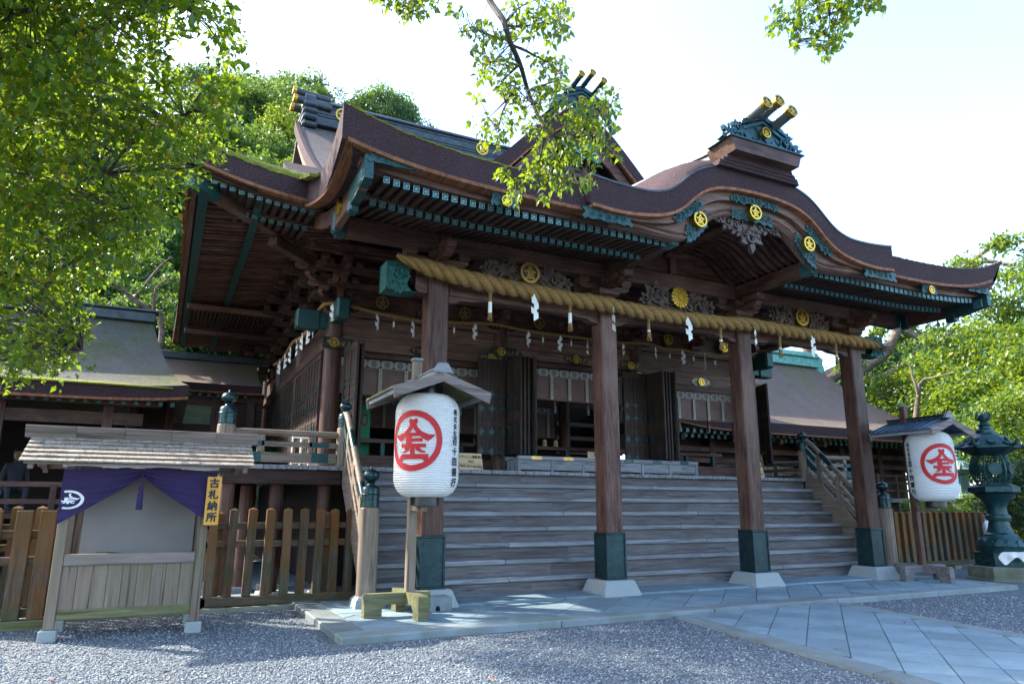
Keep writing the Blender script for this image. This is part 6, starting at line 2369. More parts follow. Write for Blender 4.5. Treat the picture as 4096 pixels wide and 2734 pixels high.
lx = [-2.46, -2.21, -1.965, -1.70, -1.48, -1.25, -1.02, -.80]
fence("weathered picket fence between the stall and the stairs, stained orange", [-2.70] + lx, 1.30, .165, 1.36, ["fence_timber_z", "fence_timber_z"], [-1.90, -1.12, -2.62], stones=(-1.75, -.95, -2.6))
fence("mossy picket fence left of the talisman stall", [-6.2 + .24 * i for i in range(15)], 1.30, .165, 1.38, ["fence_timber_z"], stones=(-5.6, -4.4, -3.2))
# broad mossy boards standing before that fence
g_ = thing("board_gate", "low gate of broad mossy brown boards at the left edge", "gate", (-4.9, .6, 0))
for i, x in enumerate((-5.36, -5.12, -4.82, -4.58)):
    m = MB(); m.box(x - .085, x + .085, .58, .66, .10, 1.33, .01); m.build("board", "fence_timber_z", g_)
for z in (1.05, .75, .17):
    m = MB(); m.box(-5.5, -4.45, .66, .72, z - .05, z + .05, .006); m.build("rail", "fence_timber_x", g_)
m = MB(); m.box(-5.55, -4.4, .55, .75, -.02, .10, .02); m.build("ground_beam", "mossy_timber_x", g_)
fence("picket fence right of the stairs behind the lantern", [10.35 + .245 * i for i in range(19)], 1.30, .19, 1.30, ["fence_timber_z"], stones=(11.6, 13.4))
# low kerb along the left fence
m = MB(); m.box(-6.4, -.95, 1.02, 1.12, -.03, .055, .01); tag(m.build("fence_kerb", "mossy_stone"), "low mossy stone kerb along the left picket fence", "kerb")

# ================================================================== BRONZE LANTERNS
def hexring(m, prof_, cx, cy, n=6, rot=0.0):
    v, f = [], []
    for r_, h in prof_:
        for k in range(n):
            a = 2 * math.pi * k / n + rot
            v.append((cx + r_ * math.cos(a), cy + r_ * math.sin(a), h))
    for i in range(len(prof_) - 1):
        for k in range(n):
            a, b = i * n + k, i * n + (k + 1) % n
            f.append((a, b, b + n, a + n))
    f.append(tuple(range(n))[::-1])
    f.append(tuple(range((len(prof_) - 1) * n, len(prof_) * n)))
    m.add(v, f)


def bronze_lantern(cx, cy, rot, mat, label, box_style='round', s=1.0, zoff=0.0):
    L_ = thing("bronze_lantern", label, "lantern", (cx, cy, 0), "bronze lanterns beyond the fence")
    Z = lambda h: zoff + h * s
    m = MB(); hexring(m, [(.70 * s, Z(-.1)), (.70 * s, Z(.02)), (.66 * s, Z(.04)), (.66 * s, Z(.25)), (.63 * s, Z(.265))], cx, cy, 6, rot)
    st = m.build("stone_base", "mossy_stone", L_)
    # carved oval panels on the stone
    for k in range(6):
        a = rot + (k + .5) * math.pi / 3
        n = Vector((math.cos(a), math.sin(a), 0)); t = Vector((-n.y, n.x, 0)); c = Vector((cx, cy, 0)) + n * (.66 * s * math.cos(math.pi / 6) + .002)
        q = MB()
        for i in range(13):
            u_ = (i - 6) / 6
            hh = .075 * math.sqrt(max(0, 1 - u_ * u_)) + .004
            p = c + t * (u_ * .22 * s)
            q.obox(p + Vector((0, 0, Z(.145) - hh * s)), p + Vector((0, 0, Z(.145) + hh * s)), .012 * s, .014 * s, n)
        q.build("carved_panel", "mossy_stone", st)
    m = MB(); hexring(m, [(.54 * s, Z(.265)), (.54 * s, Z(.29)), (.51 * s, Z(.30)), (.51 * s, Z(.49)), (.53 * s, Z(.50)), (.53 * s, Z(.52)), (.45 * s, Z(.53))], cx, cy, 6, rot)
    pl_ = m.build("plinth", mat, L_)
    for k in range(6):
        a = rot + (k + .5) * math.pi / 3
        n = Vector((math.cos(a), math.sin(a), 0)); t = Vector((-n.y, n.x, 0)); c = Vector((cx, cy, 0)) + n * (.51 * s * math.cos(math.pi / 6))
        q = MB()
        scroll_carving(q, 0, Z(.395), 0, .17 * s, .13 * s, 3, lambda a_, b_, d_: tuple(c + t * a_ + n * (d_ * .5) + Vector((0, 0, b_))), 500 + k, .03 * s)
        q.build("plinth_carving", mat, pl_)
    m = MB()
    m.lathe([(r_ * s, Z(h)) for r_, h in ((.40, .53), (.41, .60), (.44, .66), (.43, .70), (.36, .76), (.30, .84), (.29, .87), (.24, .90), (.20, 1.0), (.175, 1.13), (.21, 1.14), (.225, 1.19), (.215, 1.24), (.18, 1.26), (.17, 1.36), (.19, 1.46), (.26, 1.55), (.33, 1.61), (.36, 1.66))], cx, cy, 0, 28)
    sh = m.build("shaft", mat, L_, 35)
    q = MB()
    for k in range(14):
        a = 2 * math.pi * k / 14
        c_ = Vector((cx + .40 * s * math.cos(a), cy + .40 * s * math.sin(a), Z(.68)))
        n = Vector((math.cos(a), math.sin(a), .4)).normalized()
        t = Vector((-math.sin(a), math.cos(a), 0)); b_ = n.cross(t)
        q.prism([(-.07, -.05), (.07, -.05), (.085, .02), (.04, .08), (0, .10), (-.04, .08), (-.085, .02)], lambda x_, y_, d_: tuple(c_ + t * (x_ * s) - b_ * (y_ * s) * -1 + n * d_ * s), 0, .035)
    q.build("lotus_petals", mat, sh)
    m = MB(); hexring(m, [(.36 * s, Z(1.66)), (.44 * s, Z(1.69)), (.46 * s, Z(1.70)), (.46 * s, Z(1.80)), (.44 * s, Z(1.81)), (.34 * s, Z(1.85)), (.28 * s, Z(1.87))], cx, cy, 6, rot); m.build("shelf", mat, L_)
    if box_style == 'round':
        core = MB(); core.lathe([(r_ * s, Z(h)) for r_, h in ((.25, 1.87), (.325, 1.95), (.335, 2.15), (.325, 2.34), (.25, 2.44))], cx, cy, 0, 24)
        fb = MB()
        sph = lambda h: .36 * math.sqrt(max(0.05, 1 - ((h - 2.155) / .42) ** 2))
        for k in range(6):
            a = rot + k * math.pi / 3
            fb.tube([(cx + sph(h) * s * math.cos(a), cy + sph(h) * s * math.sin(a), Z(h)) for h in [1.87 + .57 * i / 12 for i in range(13)]], .022 * s, 6)
        fo = fb.build("fire_box", mat, L_, True)
        lt = MB()
        for k in range(36):
            a = 2 * math.pi * k / 36
            for sg in (-1, 1):
                lt.tube([(cx + (sph(h) - .012) * s * math.cos(a + sg * (h - 2.155) * 1.3), cy + (sph(h) - .012) * s * math.sin(a + sg * (h - 2.155) * 1.3), Z(h)) for h in [1.89 + .53 * i / 8 for i in range(9)]], .0065 * s, 4, False)
        lt.build("lattice", mat, fo)
        for k in range(6):
            a = rot + (k + .5) * math.pi / 3
            n = Vector((math.cos(a), math.sin(a), 0)); t = Vector((-n.y, n.x, 0)); c = Vector((cx, cy, Z(2.155))) + n * (.352 * s)
            q = MB(); q.prism([(.12 * s * math.cos(i * .3927), .12 * s * math.sin(i * .3927)) for i in range(16)], lambda a_, b_, d_: tuple(c + t * a_ + Vector((0, 0, b_)) + n * d_), -.03, .012)
            q.build("round_panel", mat, fo)
    else:
        m = MB(); hexring(m, [(.30 * s, Z(1.87)), (.30 * s, Z(2.42))], cx, cy, 6, rot); fo = m.build("fire_box", mat, L_)
        for k in range(6):
            a = rot + (k + .5) * math.pi / 3
            n = Vector((math.cos(a), math.sin(a), 0)); t = Vector((-n.y, n.x, 0)); c = Vector((cx, cy, 0)) + n * (.30 * s * math.cos(math.pi / 6) + .004)
            q = MB()
            for i in range(-4, 9):
                for sg in (-1, 1):
                    pts = []
                    for tt in [j / 10 for j in range(11)]:
                        z = 1.95 + .40 * tt
                        xx = (i * .06 - .12 + sg * (tt - .5) * .4)
                        if abs(xx) < .115:
                            pts.append(c + t * (xx * s) + Vector((0, 0, Z(z))))
                    if len(pts) > 1:
                        q.tube(pts, .008 * s, 4, False)
            q.build("lattice", "lantern_bronze_pale", fo)
    m = MB(); hexring(m, [(.30 * s, Z(2.44)), (.40 * s, Z(2.49)), (.52 * s, Z(2.555)), (.60 * s, Z(2.575)), (.60 * s, Z(2.60)), (.48 * s, Z(2.64)), (.42 * s, Z(2.70)), (.38 * s, Z(2.78)), (.30 * s, Z(2.84)), (.20 * s, Z(2.88)), (.17 * s, Z(2.89))], cx, cy, 6, rot); rf = m.build("roof", mat, L_)
    for k in range(6):
        a = rot + k * math.pi / 3
        n = Vector((math.cos(a), math.sin(a), 0))
        c = Vector((cx, cy, 0))
        q = MB()
        pts = [c + n * (r_ * s) + Vector((0, 0, Z(h))) for r_, h in ((.42, 2.68), (.54, 2.62), (.64, 2.61), (.72, 2.64), (.75, 2.71), (.72, 2.76), (.68, 2.74))]
        q.tube(pts, [.035 * s, .04 * s, .035 * s, .032 * s, .028 * s, .022 * s, .012 * s], 7)
        q.build("roof_curl", mat, rf, True)
        a += math.pi / 6
        n = Vector((math.cos(a), math.sin(a), .55)).normalized(); t = Vector((-math.sin(a), math.cos(a), 0)); b_ = t.cross(n) * -1
        cc = Vector((cx + .385 * s * math.cos(a), cy + .385 * s * math.sin(a), Z(2.735)))
        q = MB(); q.prism([(.085 * s * math.cos(i * .45), .085 * s * math.sin(i * .45)) for i in range(14)], lambda x_, y_, d_: tuple(cc + t * x_ + b_ * y_ + n * d_), -.02, .02); q.build("roof_medallion", mat, rf)
    m = MB(); m.lathe([(r_ * s, Z(h)) for r_, h in ((.17, 2.89), (.16, 2.96), (.11, 2.99), (.10, 3.03), (.13, 3.06), (.09, 3.10), (.07, 3.13), (.10, 3.17), (.105, 3.22), (.07, 3.28), (.02, 3.31))], cx, cy, 0, 18); fi = m.build("finial", mat, L_, 40)
    q = MB()
    for k in range(9):
        a = 2 * math.pi * k / 9
        q.tube([(cx + r_ * s * math.cos(a + w_), cy + r_ * s * math.sin(a + w_), Z(h)) for r_, h, w_ in ((.10, 3.16, 0), (.14, 3.22, .2), (.13, 3.29, .1), (.085, 3.37, .4))], [.012 * s, .014 * s, .01 * s, .003 * s], 5)
    q.build("flame", mat, fi, True)
    return L_


bronze_lantern(11.87, -.78, rad(12), "lantern_bronze", "tall dark green bronze lantern with round openwork fire box", 'round')
bronze_lantern(18.66, 4.14, rad(40), "lantern_bronze_pale", "paler weathered bronze lantern with square lattice, half hidden behind", 'flat', .97, .0)
# cloth lying on the plinth of the near lantern
m = MB()
n_ = Vector((math.cos(rad(212)), math.sin(rad(212)), 0)); t_ = Vector((-n_.y, n_.x, 0))
base = Vector((11.87, -.78, .535))
m.grid(18, 14, lambda u, v: tuple(base + t_ * (-.05 + .42 * u + .06 * math.sin(v * 6)) + n_ * ((.30 + .175 * min(v, .5) / .5) + (.02 + .02 * math.sin(u * 15)) * max(0, v - .5) * 2) + Vector((0, 0, .012 - max(0, v - .5) * 2 * (.16 + .07 * math.sin(u * 7 + .5)) + .006 * math.sin(u * 17 + v * 9)))), Vector((0, 0, -.003)))
tag(m.build("white_cloth", "white_cloth", None, True), "crumpled white cloth lying over the bronze lantern plinth", "cloth")

# ================================================================== THINGS ON THE VERANDA
ob = thing("offertory_box", "long low wooden offertory box at the top of the stairs", "box", (4.75, 2.65, FLOOR))
BX0, BX1, BYF, BYB = 2.62, 6.90, 2.42, 2.95
m = MB(); m.box(BX0 - .03, BX1 + .03, BYF - .03, BYF + .07, FLOOR + .235, FLOOR + .31, .008); m.build("top_frame", "grey_timber_x", ob)
m = MB(); m.box(BX0 - .03, BX1 + .03, BYB - .07, BYB + .03, FLOOR + .235, FLOOR + .31, .008); m.build("top_frame", "grey_timber_x", ob)
nseg = 6
for k in range(nseg):
    xa, xb = BX0 + (BX1 - BX0) * k / nseg, BX0 + (BX1 - BX0) * (k + 1) / nseg
    m = MB(); m.box(xa + .03, xb - .03, BYF, BYF + .025, FLOOR + .05, FLOOR + .235); m.build("panel", "grey_timber_x", ob)
    m = MB(); m.box(xa - .03, xa + .03, BYF - .015, BYF + .04, FLOOR, FLOOR + .235, .005); m.build("upright", "grey_timber_z", ob)
    xm = (xa + xb) / 2
    m = MB(); m.prism([(xm - .13, .27), (xm - .09, .305), (xm + .09, .305), (xm + .13, .27), (xm + .09, .24), (xm - .09, .24)], lambda a, b, d: (a, d, FLOOR + b), BYF - .036, BYF - .029); m.build("corner_fitting", "old_gold" if k < 3 else "bronze_dark", ob)
m = MB(); m.box(BX1 - .03, BX1 + .03, BYF - .015, BYF + .04, FLOOR, FLOOR + .235, .005); m.build("upright", "grey_timber_z", ob)
for k in range(22):
    x = BX0 + .1 + k * (BX1 - BX0 - .2) / 21
    m = MB(); m.box(x - .02, x + .02, BYF + .072, BYB - .072, FLOOR + .25, FLOOR + .29); m.build("grating_bar", "grey_timber_y", ob)
m = MB(); m.box(BX0, BX0 + .03, BYF + .03, BYB, FLOOR + .03, FLOOR + .235); m.build("end_panel", "grey_timber_z", ob)
m = MB(); m.box(BX1 - .03, BX1, BYF + .045, BYB, FLOOR + .03, FLOOR + .235); m.build("end_panel", "grey_timber_z", ob)


def notice(x, y, z, w, h, lines, label, lean=.22, yaw=0.0):
    t_ = thing("notice_board", label, "notice", (x, y, z))
    fn = lambda a, b, d: (x + a, y + lean * b - d, z + b)
    m = MB(); m.prism([(-w / 2, 0), (w / 2, 0), (w / 2 - .01, h), (-w / 2 + .01, h)], fn, -.012, .008); m.build("board", "board_pale", t_)
    for s, zz, sz in lines:
        tv, tf = text_mesh(s, sz, .0014)
        mm = MB(); mm.add([fn(a, zz + b, .0105 + l_ * .0004) for a, b, l_ in tv], tf); mm.build("handwriting", "ink", t_, fix=False)
    return t_


notice(1.55, 2.20, FLOOR + .002, .46, .30, [("フラッシュ撮影禁止", .23, .054), ("No!", .15, .065), ("Flash photography.", .07, .058)], "pale wooden notice forbidding flash photography beside the left lantern")
notice(8.40, 2.20, FLOOR + .002, .46, .33, [("フラッシュ撮影禁止", .26, .054), ("No!", .17, .065), ("Flash photography.", .08, .058)], "pale wooden notice forbidding flash photography beside the third porch pillar")
notice(4.45, 2.60, FLOOR + .30, .36, .15, [("ご寄進", .085, .09)], "small wooden sign standing on the offertory box")


def plant_pot(x, y, z, h, label, n, table=True):
    t_ = thing("potted_plant", label, "plant", (x, y, z))
    z2 = z
    if table:
        m = MB(); m.box(x - .22, x + .22, y - .13, y + .13, z + .17, z + .20, .006)
        for sx in (-.17, .17):
            for sy in (-.09, .09):
                m.box(x + sx - .018, x + sx + .018, y + sy - .018, y + sy + .018, z, z + .17)
        tb_ = tag(m.build("small_table", "timber_dark_x"), "small dark wooden table under the vase of leaves", "table")
        z2 = z + .20
    m = MB(); m.lathe([(.06, 0), (.075, .03), (.085, .12), (.06, .17), (.045, .20), (.075, .25), (.07, .26)], x, y, z2 + .001, 18); m.build("vase", "pottery", t_, True)
    m = MB(); C_, D_, N_, Sz = [], [], [], []
    for k in range(n):
        a = rng.uniform(0, 6.28); sp = rng.uniform(.03, .18); hh = rng.uniform(.2, 1) * h
        p0, p1 = Vector((x, y, z2 + .22)), Vector((x + sp * math.cos(a), y + sp * math.sin(a), z2 + .25 + hh))
        m.tube([p0, p0.lerp(p1, .6) + Vector((0, 0, .03)), p1], .004, 4, False)
        for j in range(9):
            q = p0.lerp(p1, rng.uniform(.4, 1.02)); C_.append(tuple(q)); d = Vector((rng.normal(), rng.normal(), rng.normal() * .5)); D_.append(tuple(d)); N_.append((0, 0, 1)); Sz.append(rng.uniform(.05, .09))
    m.build("stems", "twig_bark", t_)
    V, F = leaf_arrays(C_, D_, N_, Sz, .5)
    o = link("leaves", mesh_from_arrays("leaves", V, F, "leaf_dark"), t_); o["kind"] = "stuff"
    m = MB()
    for k in range(9):
        a = rng.uniform(0, 6.28)
        m.tube([(x, y - .08, z2 + .55), (x + .06 * math.cos(a), y - .1, z2 + .42), (x + .08 * math.cos(a * 2), y - .1, z2 + .22), (x + .04 * math.cos(a), y - .1, z2 + .08)], .005, 4, False)
    m.build("pale_ribbons", "straw_rope", t_)


plant_pot(.38, 2.45, FLOOR, .50, "dark vase of evergreen leaves on a small table left of the lantern", 16)
plant_pot(8.75, 2.50, FLOOR, .42, "dark vase of evergreen leaves behind the third porch pillar", 16, False)
# green brocade banners hanging inside the hall
for i, (x, y, zt_) in enumerate(((.25, 4.9, 3.55), (3.95, 4.9, 3.45))):
    t_ = thing("brocade_banner", ("green brocade banner hanging in the left bay of the hall", "green brocade banner hanging in the middle bay of the hall")[i], "banner", (x, y, 2.2))
    m = MB(); m.prism([(0, zt_), (-.05, zt_ - .1), (-.12, zt_ - .28), (-.13, 2.25), (.13, 2.25), (.12, zt_ - .28), (.05, zt_ - .1)], lambda a, b, d: (x + a, y + d + .01 * math.sin(b * 9), b), -.02, .02); m.build("cloth", "green_brocade", t_)
    m = MB(); m.tube([(x, y, zt_ - .02), (x, y, zt_ + .8)], .012, 6); m.build("cord", "gold", t_)
    m = MB()
    for q in ring_poly(.07, .1, 16): m.prism([(a * .7 + x, b * 1.3 + zt_ - .42) for a, b in q], lambda a, b, d: (a, y - d, b), .02, .035)
    m.build("ring", "red_cord", t_)
# pale lattice frame standing on the left veranda
t_ = thing("lattice_frame", "white lattice frame leaning behind the left balustrade", "frame", (-1.35, 2.6, FLOOR))
for x in (-1.50, -1.36, -1.22):
    m = MB(); m.box(x - .012, x + .012, 2.72, 2.745, FLOOR + .02, FLOOR + .52); m.build("bar", "paper_white", t_)
for k in range(4):
    m = MB(); m.box(-1.51, -1.21, 2.70, 2.72, FLOOR + .06 + k * .14, FLOOR + .085 + k * .14); m.build("bar", "paper_white", t_)
# boxes, cups and papers on the inner rail
for i in range(5):
    x = (3.3, 3.55, 3.8, 4.7, 5.0, 5.25, 5.5, 7.0, 7.4)[i]
    m = MB(); m.lathe([(.055, 0), (.06, .02), (.05, .16), (.035, .19), (.04, .2)], x, 5.2, FLOOR + .02 + .7, 14)
    tag(m.build("offering_jar", "board_pale", None, True), "small pale offering jar on the shelf inside the hall", "jar", "pale jars inside the hall")
m = MB(); m.box(2.9, 6.1, 5.05, 5.4, FLOOR + .66, FLOOR + .72, .006); m.box(2.95, 3.0, 5.1, 5.35, FLOOR, FLOOR + .66); m.box(6.0, 6.05, 5.1, 5.35, FLOOR, FLOOR + .66); m.box(6.5, 7.8, 5.05, 5.4, FLOOR + .66, FLOOR + .72, .006); m.box(6.55, 6.6, 5.1, 5.35, FLOOR, FLOOR + .66); m.box(7.7, 7.75, 5.1, 5.35, FLOOR, FLOOR + .66)
tag(m.build("offering_shelf", "timber_x"), "long wooden offering shelf inside the hall", "shelf")

# ================================================================== NEIGHBOUR BUILDINGS
def hip_roof(parent, x0, x1, y0, y1, ridge, ze, zr_, mat, edge=.3, hip_l=0.0, hip_r=0.0, lift=.35, n=40, concave=.42):
    """front slope curved, ridge along x from ridge[0] to ridge[1]"""
    yr = (y0 + y1) / 2
    def z_at(t): return ze + (zr_ - ze) * (concave * t + (1 - concave) * t * t)
    for s in (0, 1):
        def fp(u, v):
            xl_, xr_ = x0 + (ridge[0] - x0) * v, x1 + (ridge[1] - x1) * v
            y = (y0 + (yr - y0) * v) if s == 0 else (y1 + (yr - y1) * v)
            l = lift * (abs(2 * u - 1) ** 6) * (1 - v) ** 3
            return (xl_ + (xr_ - xl_) * u, y, z_at(v) + l)
        m = MB(); m.grid(n, 16, fp, edge); m.build("roof", mat, parent, 60)
        if s == 0:
            m = MB(); m.grid(n, 1, lambda u, v: Vector(fp(u, 0)) + Vector((0, -.02 + .25 * v, -edge + .035)), .05); m.build("bark_edge", "bark_strip", parent)
            m = MB(); m.grid(n, 1, lambda u, v: Vector(fp(u, 0)) + Vector((0, -.012 + .05 * v, .004)), edge); m.build("eave_face", "bark_thatch", parent)
    for s in (0, 1):
        def sp(u, v):
            xe, xr_ = (x0, ridge[0]) if s == 0 else (x1, ridge[1])
            ya, yb = y0 + (yr - y0) * v, y1 + (yr - y1) * v
            l = lift * (abs(2 * u - 1) ** 6) * (1 - v) ** 3
            return (xe + (xr_ - xe) * v, ya + (yb - ya) * u, z_at(v) + l)
        m = MB(); m.grid(24, 16, sp, edge); m.build("roof", mat, parent, 60)


# mossy roofed hall at the left
lb = thing("side_hall", "low hall with mossy bark roof at the left behind the stall", "building", (-7.5, 9, 0))
hip_roof(lb, -13.0, -3.1, 6.3, 11.7, (-12.2, -4.0), 3.70, 5.70, "roof_moss", .28, lift=.12)
m = MB(); m.box(-12.4, -3.95, 8.85, 9.15, 5.66, 5.90, .02); m.box(-12.45, -3.9, 8.78, 9.22, 5.90, 5.95, .01); m.build("ridge", "ridge_metal", lb)
m = MB(); m.grid(50, 3, lambda u, v: (-12.8 + 9.4 * u, 6.24 + .5 * v, 3.735 + .12 * v + .03 * noise.noise(Vector((u * 50, v * 5, 0)))), .03); m.build("moss_edge", "moss", lb)
for x in (-12, -10, -8.2, -6.4, -4.55):
    m = MB(); m.box(x - .09, x + .09, 7.0, 7.18, 0, 3.6); m.build("post", "timber_z", lb)
m = MB(); m.box(-12.1, -3.9, 7.02, 7.16, 3.0, 3.25); m.build("beam", "timber_x", lb)
m = MB(); m.box(-12.1, -3.6, 6.6, 6.75, 3.36, 3.46); m.build("eave_batten", "timber_x", lb)
for i in range(42):
    x = -12.4 + i * .22
    m = None
    o = link("rafter_cap", CAP_PLAIN, lb, (x, 6.42, 3.40))
m = MB(); m.box(-12.2, -4.4, 11.0, 11.1, 0, 3.4); m.build("back_wall", "dark_interior", lb)
m = MB(); m.box(-12.2, -4.4, 7.2, 11.0, 1.15, 1.3); m.build("floor", "timber_dark_x", lb)
blind(-12.0, -6.5, 7.3, 3.0, 2.2, "reddish reed blind in the mossy roofed hall at far left", 12)
for z in (1.2, 1.45, 1.75):
    m = MB(); m.box(-12, -3.2, 5.6, 5.66, z - .045, z + .045, .006); m.build("railing", "timber_x", lb)
for i in range(10):
    x = -11.8 + i * .95
    m = MB(); m.box(x - .05, x + .05, 5.58, 5.68, 0, 1.75); m.build("railing_post", "timber_z", lb)
# link corridor to the hall
lc = thing("link_corridor", "small bark roofed corridor joining the left hall to the main hall", "building", (-2.7, 10.5, 0))
hip_roof(lc, -4.4, -1.3, 9.6, 12.4, (-4.3, -1.35), 4.40, 5.25, "roof_bark_red", .22, lift=.02)
m = MB(); m.box(-4.3, -1.0, 10.9, 11.1, 5.22, 5.42, .02); m.build("ridge", "ridge_metal", lc)
for x in (-4.2, -3.40, -2.36, -1.5):
    m = MB(); m.box(x - .09, x + .09, 9.9, 10.08, 0, 4.35); m.build("post", "timber_z", lc)
m = MB(); m.box(-4.2, -1.2, 9.92, 10.06, 4.0, 4.25); m.build("beam", "timber_x", lc)
m = MB(); m.box(-2.3, -1.2, 10.0, 10.06, 3.4, 4.1); m.build("panel", "timber_dark_x", lc)
m = MB(); m.box(-4.3, -3.45, 10.0, 10.06, 3.4, 4.1); m.build("panel", "timber_dark_x", lc)
m = MB(); m.box(-4.3, -1.2, 9.95, 10.1, 0.2, 3.40); m.build("parapet", "timber_dark_x", lc)
for i in range(12):
    link("rafter_cap", CAP_PLAIN, lc, (-4.1 + i * .22, 9.68, 4.12))

# bark roofed hall at the right
rb = thing("side_hall", "hall with brown bark roof and verdigris ridge behind the right pillars", "building", (17, 9, 0))
hip_roof(rb, 9.5, 23.4, 6.6, 15.0, (12.5, 20.7), 3.95, 7.15, "roof_bark_red", .34, lift=.30, concave=.30)
m = MB(); m.box(12.0, 20.7, 10.62, 10.98, 7.05, 7.42, .02); m.box(11.9, 20.75, 10.5, 11.1, 7.42, 7.52, .02); m.box(11.9, 20.75, 10.52, 11.08, 7.02, 7.09, .02); m.tube([(11.9, 10.8, 7.6), (20.9, 10.8, 7.6)], .10, 10); rgd = m.build("ridge", "copper_verdigris", rb)
m = MB(); m.lathe([(.22, 0), (.26, .2), (.2, .5), (.24, .65), (.1, .8)], 20.85, 10.75, 6.75, 10); m.build("ridge_end", "copper_verdigris", rgd, True)
for x in (16.3, 17.2): crest(rgd, (x, 10.60, 7.24), .13, gold="old_gold", depth=.02)
for i in range(52):
    link("rafter_cap", CAP, rb, (9.9 + i * .26, 6.85, 3.60), None, 1.3)
    link("rafter_cap", CAP, rb, (9.9 + i * .26, 7.25, 3.50), None, 1.3)
for x in (10.4, 12.4, 14.4, 16.4, 18.4, 20.4, 22.2):
    m = MB(); m.box(x - .11, x + .11, 8.0, 8.22, 0, 3.7); m.build("post", "timber_z", rb)
    m = MB(); m.obox((x, 7.0, 3.42), (x, 8.1, 3.62), .14, .16); m.build("bracket", "timber_y", rb)
for z in (3.1, 2.75):
    m = MB(); m.box(10.3, 22.3, 8.03, 8.19, z, z + .16); m.build("beam", "timber_x", rb)
m = MB(); m.box(10.3, 22.3, 8.4, 8.46, 0, 3.7); m.build("wall", "timber_dark_x", rb)
m = MB(); m.box(9.9, 22.6, 6.9, 8.4, 1.55, 1.68); m.build("veranda_floor", "grey_timber_x", rb)
for z in (1.95, 2.2, 2.45):
    m = MB(); m.box(10.0, 22.6, 6.95, 7.01, z - .04, z + .04); m.build("railing", "timber_x", rb)
for i in range(14):
    x = 10.2 + i * .95
    m = MB(); m.box(x - .05, x + .05, 6.93, 7.03, 0, 2.5); m.build("railing_post", "timber_z", rb)
blind(12.6, 14.2, 8.3, 2.75, 1.9, "pale reed blind on the bark roofed hall at right, nearer", 4)
blind(14.6, 16.2, 8.3, 2.75, 1.9, "pale reed blind on the bark roofed hall at right, farther", 4)
# red railing at the far right
t_ = thing("red_railing", "red painted railing at the right edge beyond the bronze lantern", "railing", (16, .5, 0))
P0, P1 = Vector((14.2, -.9, 0)), Vector((24.0, 5.5, 0))
for z in (.62, .98):
    m = MB(); m.obox(P0 + Vector((0, 0, z)), P1 + Vector((0, 0, z)), .09, .09); m.build("rail", "red_paint", t_)
for i in range(10):
    p = P0.lerp(P1, i / 9); m = MB(); m.box(p.x - .06, p.x + .06, p.y - .06, p.y + .06, 0, 1.05, .01); m.build("post", "red_paint", t_)
m = MB(); m.box(9.9, 11.5, 3.0, 3.06, 1.1, 1.2); tag(m.build("garden_rail", "grey_timber_x"), "grey wooden rail behind the right balustrade", "rail")

# ================================================================== TREES
def crown_mesh(name, n_cl, per, leaf, mat, seed, squash=.8, gaps=.35, width=.5, cl=.30):
    """leaf clumps through a unit crown: uneven outline with gaps between the clumps"""
    r_ = np.random.default_rng(seed)
    C_, D_, N_, Sz = [], [], [], []
    k = 0
    while k < n_cl:
        p = r_.normal(size=3)
        p /= np.linalg.norm(p)
        rad_ = r_.uniform(.45, 1.0) ** .6
        p = p * rad_
        p[2] *= squash
        nz = noise.noise(Vector((p[0] * 1.7 + seed, p[1] * 1.7, p[2] * 1.7)))
        if nz < -gaps:
            continue
        p *= 1 + .25 * nz
        if p[2] < -.55 * squash:
            continue
        k += 1
        cr = cl * r_.uniform(.55, 1.2)
        m = int(per * r_.uniform(.6, 1.3))
        q = r_.normal(size=(m, 3))
        q /= np.linalg.norm(q, axis=1)[:, None]
        q *= (r_.random(m) ** .4)[:, None] * cr
        q[:, 2] *= .55
        C_.append(p + q)
        d = r_.normal(size=(m, 3)) + q / cr * .8
        d[:, 2] -= .25
        D_.append(d)
        nn = r_.normal(size=(m, 3)) * .55
        nn[:, 2] += 1
        N_.append(nn)
        Sz.append(leaf * r_.uniform(.6, 1.35, m))
    V, F = leaf_arrays(np.concatenate(C_), np.concatenate(D_), np.concatenate(N_), np.concatenate(Sz), width)
    return mesh_from_arrays(name, V, F, mat)


def trunk_mesh(name, seed, h=1.0, r0=.05, limbs=6, spread=.7, mat="tree_bark"):
    """tapered trunk of unit crown height with limbs reaching into the crown"""
    R_ = random.Random(seed)
    m = MB()
    pts = [Vector((0, 0, -1.75 * h))]
    for i in range(1, 8):
        t = i / 7
        pts.append(Vector((R_.uniform(-.05, .05) + .05 * math.sin(t * 4 + seed), R_.uniform(-.05, .05), -1.75 * h + (1.75 * h + .35) * t)))
    m.tube(pts, [r0 * (1.4 if i == 0 else 1) * (1 - .8 * i / 7) for i in range(8)], 8)
    for k in range(limbs):
        i = R_.randint(3, 6)
        a = R_.uniform(0, 6.28)
        b = pts[i]
        e = b + Vector((math.cos(a) * spread, math.sin(a) * spread, R_.uniform(.15, .55)))
        mid = b.lerp(e, .5) + Vector((R_.uniform(-.08, .08), R_.uniform(-.08, .08), .06))
        r1 = r0 * (1 - .8 * i / 7) * .6
        m.tube([b, mid, e], [r1, r1 * .6, r1 * .15], 6)
        for j in range(2):
            a2 = a + R_.uniform(-.9, .9)
            e2 = mid + Vector((math.cos(a2), math.sin(a2), R_.uniform(.1, .7))) * .4
            m.tube([mid, mid.lerp(e2, .5) + Vector((0, 0, .03)), e2], [r1 * .45, r1 * .3, r1 * .08], 5)
    me = m.mesh(name, True)
    me.materials.append(MATS[mat])
    return me


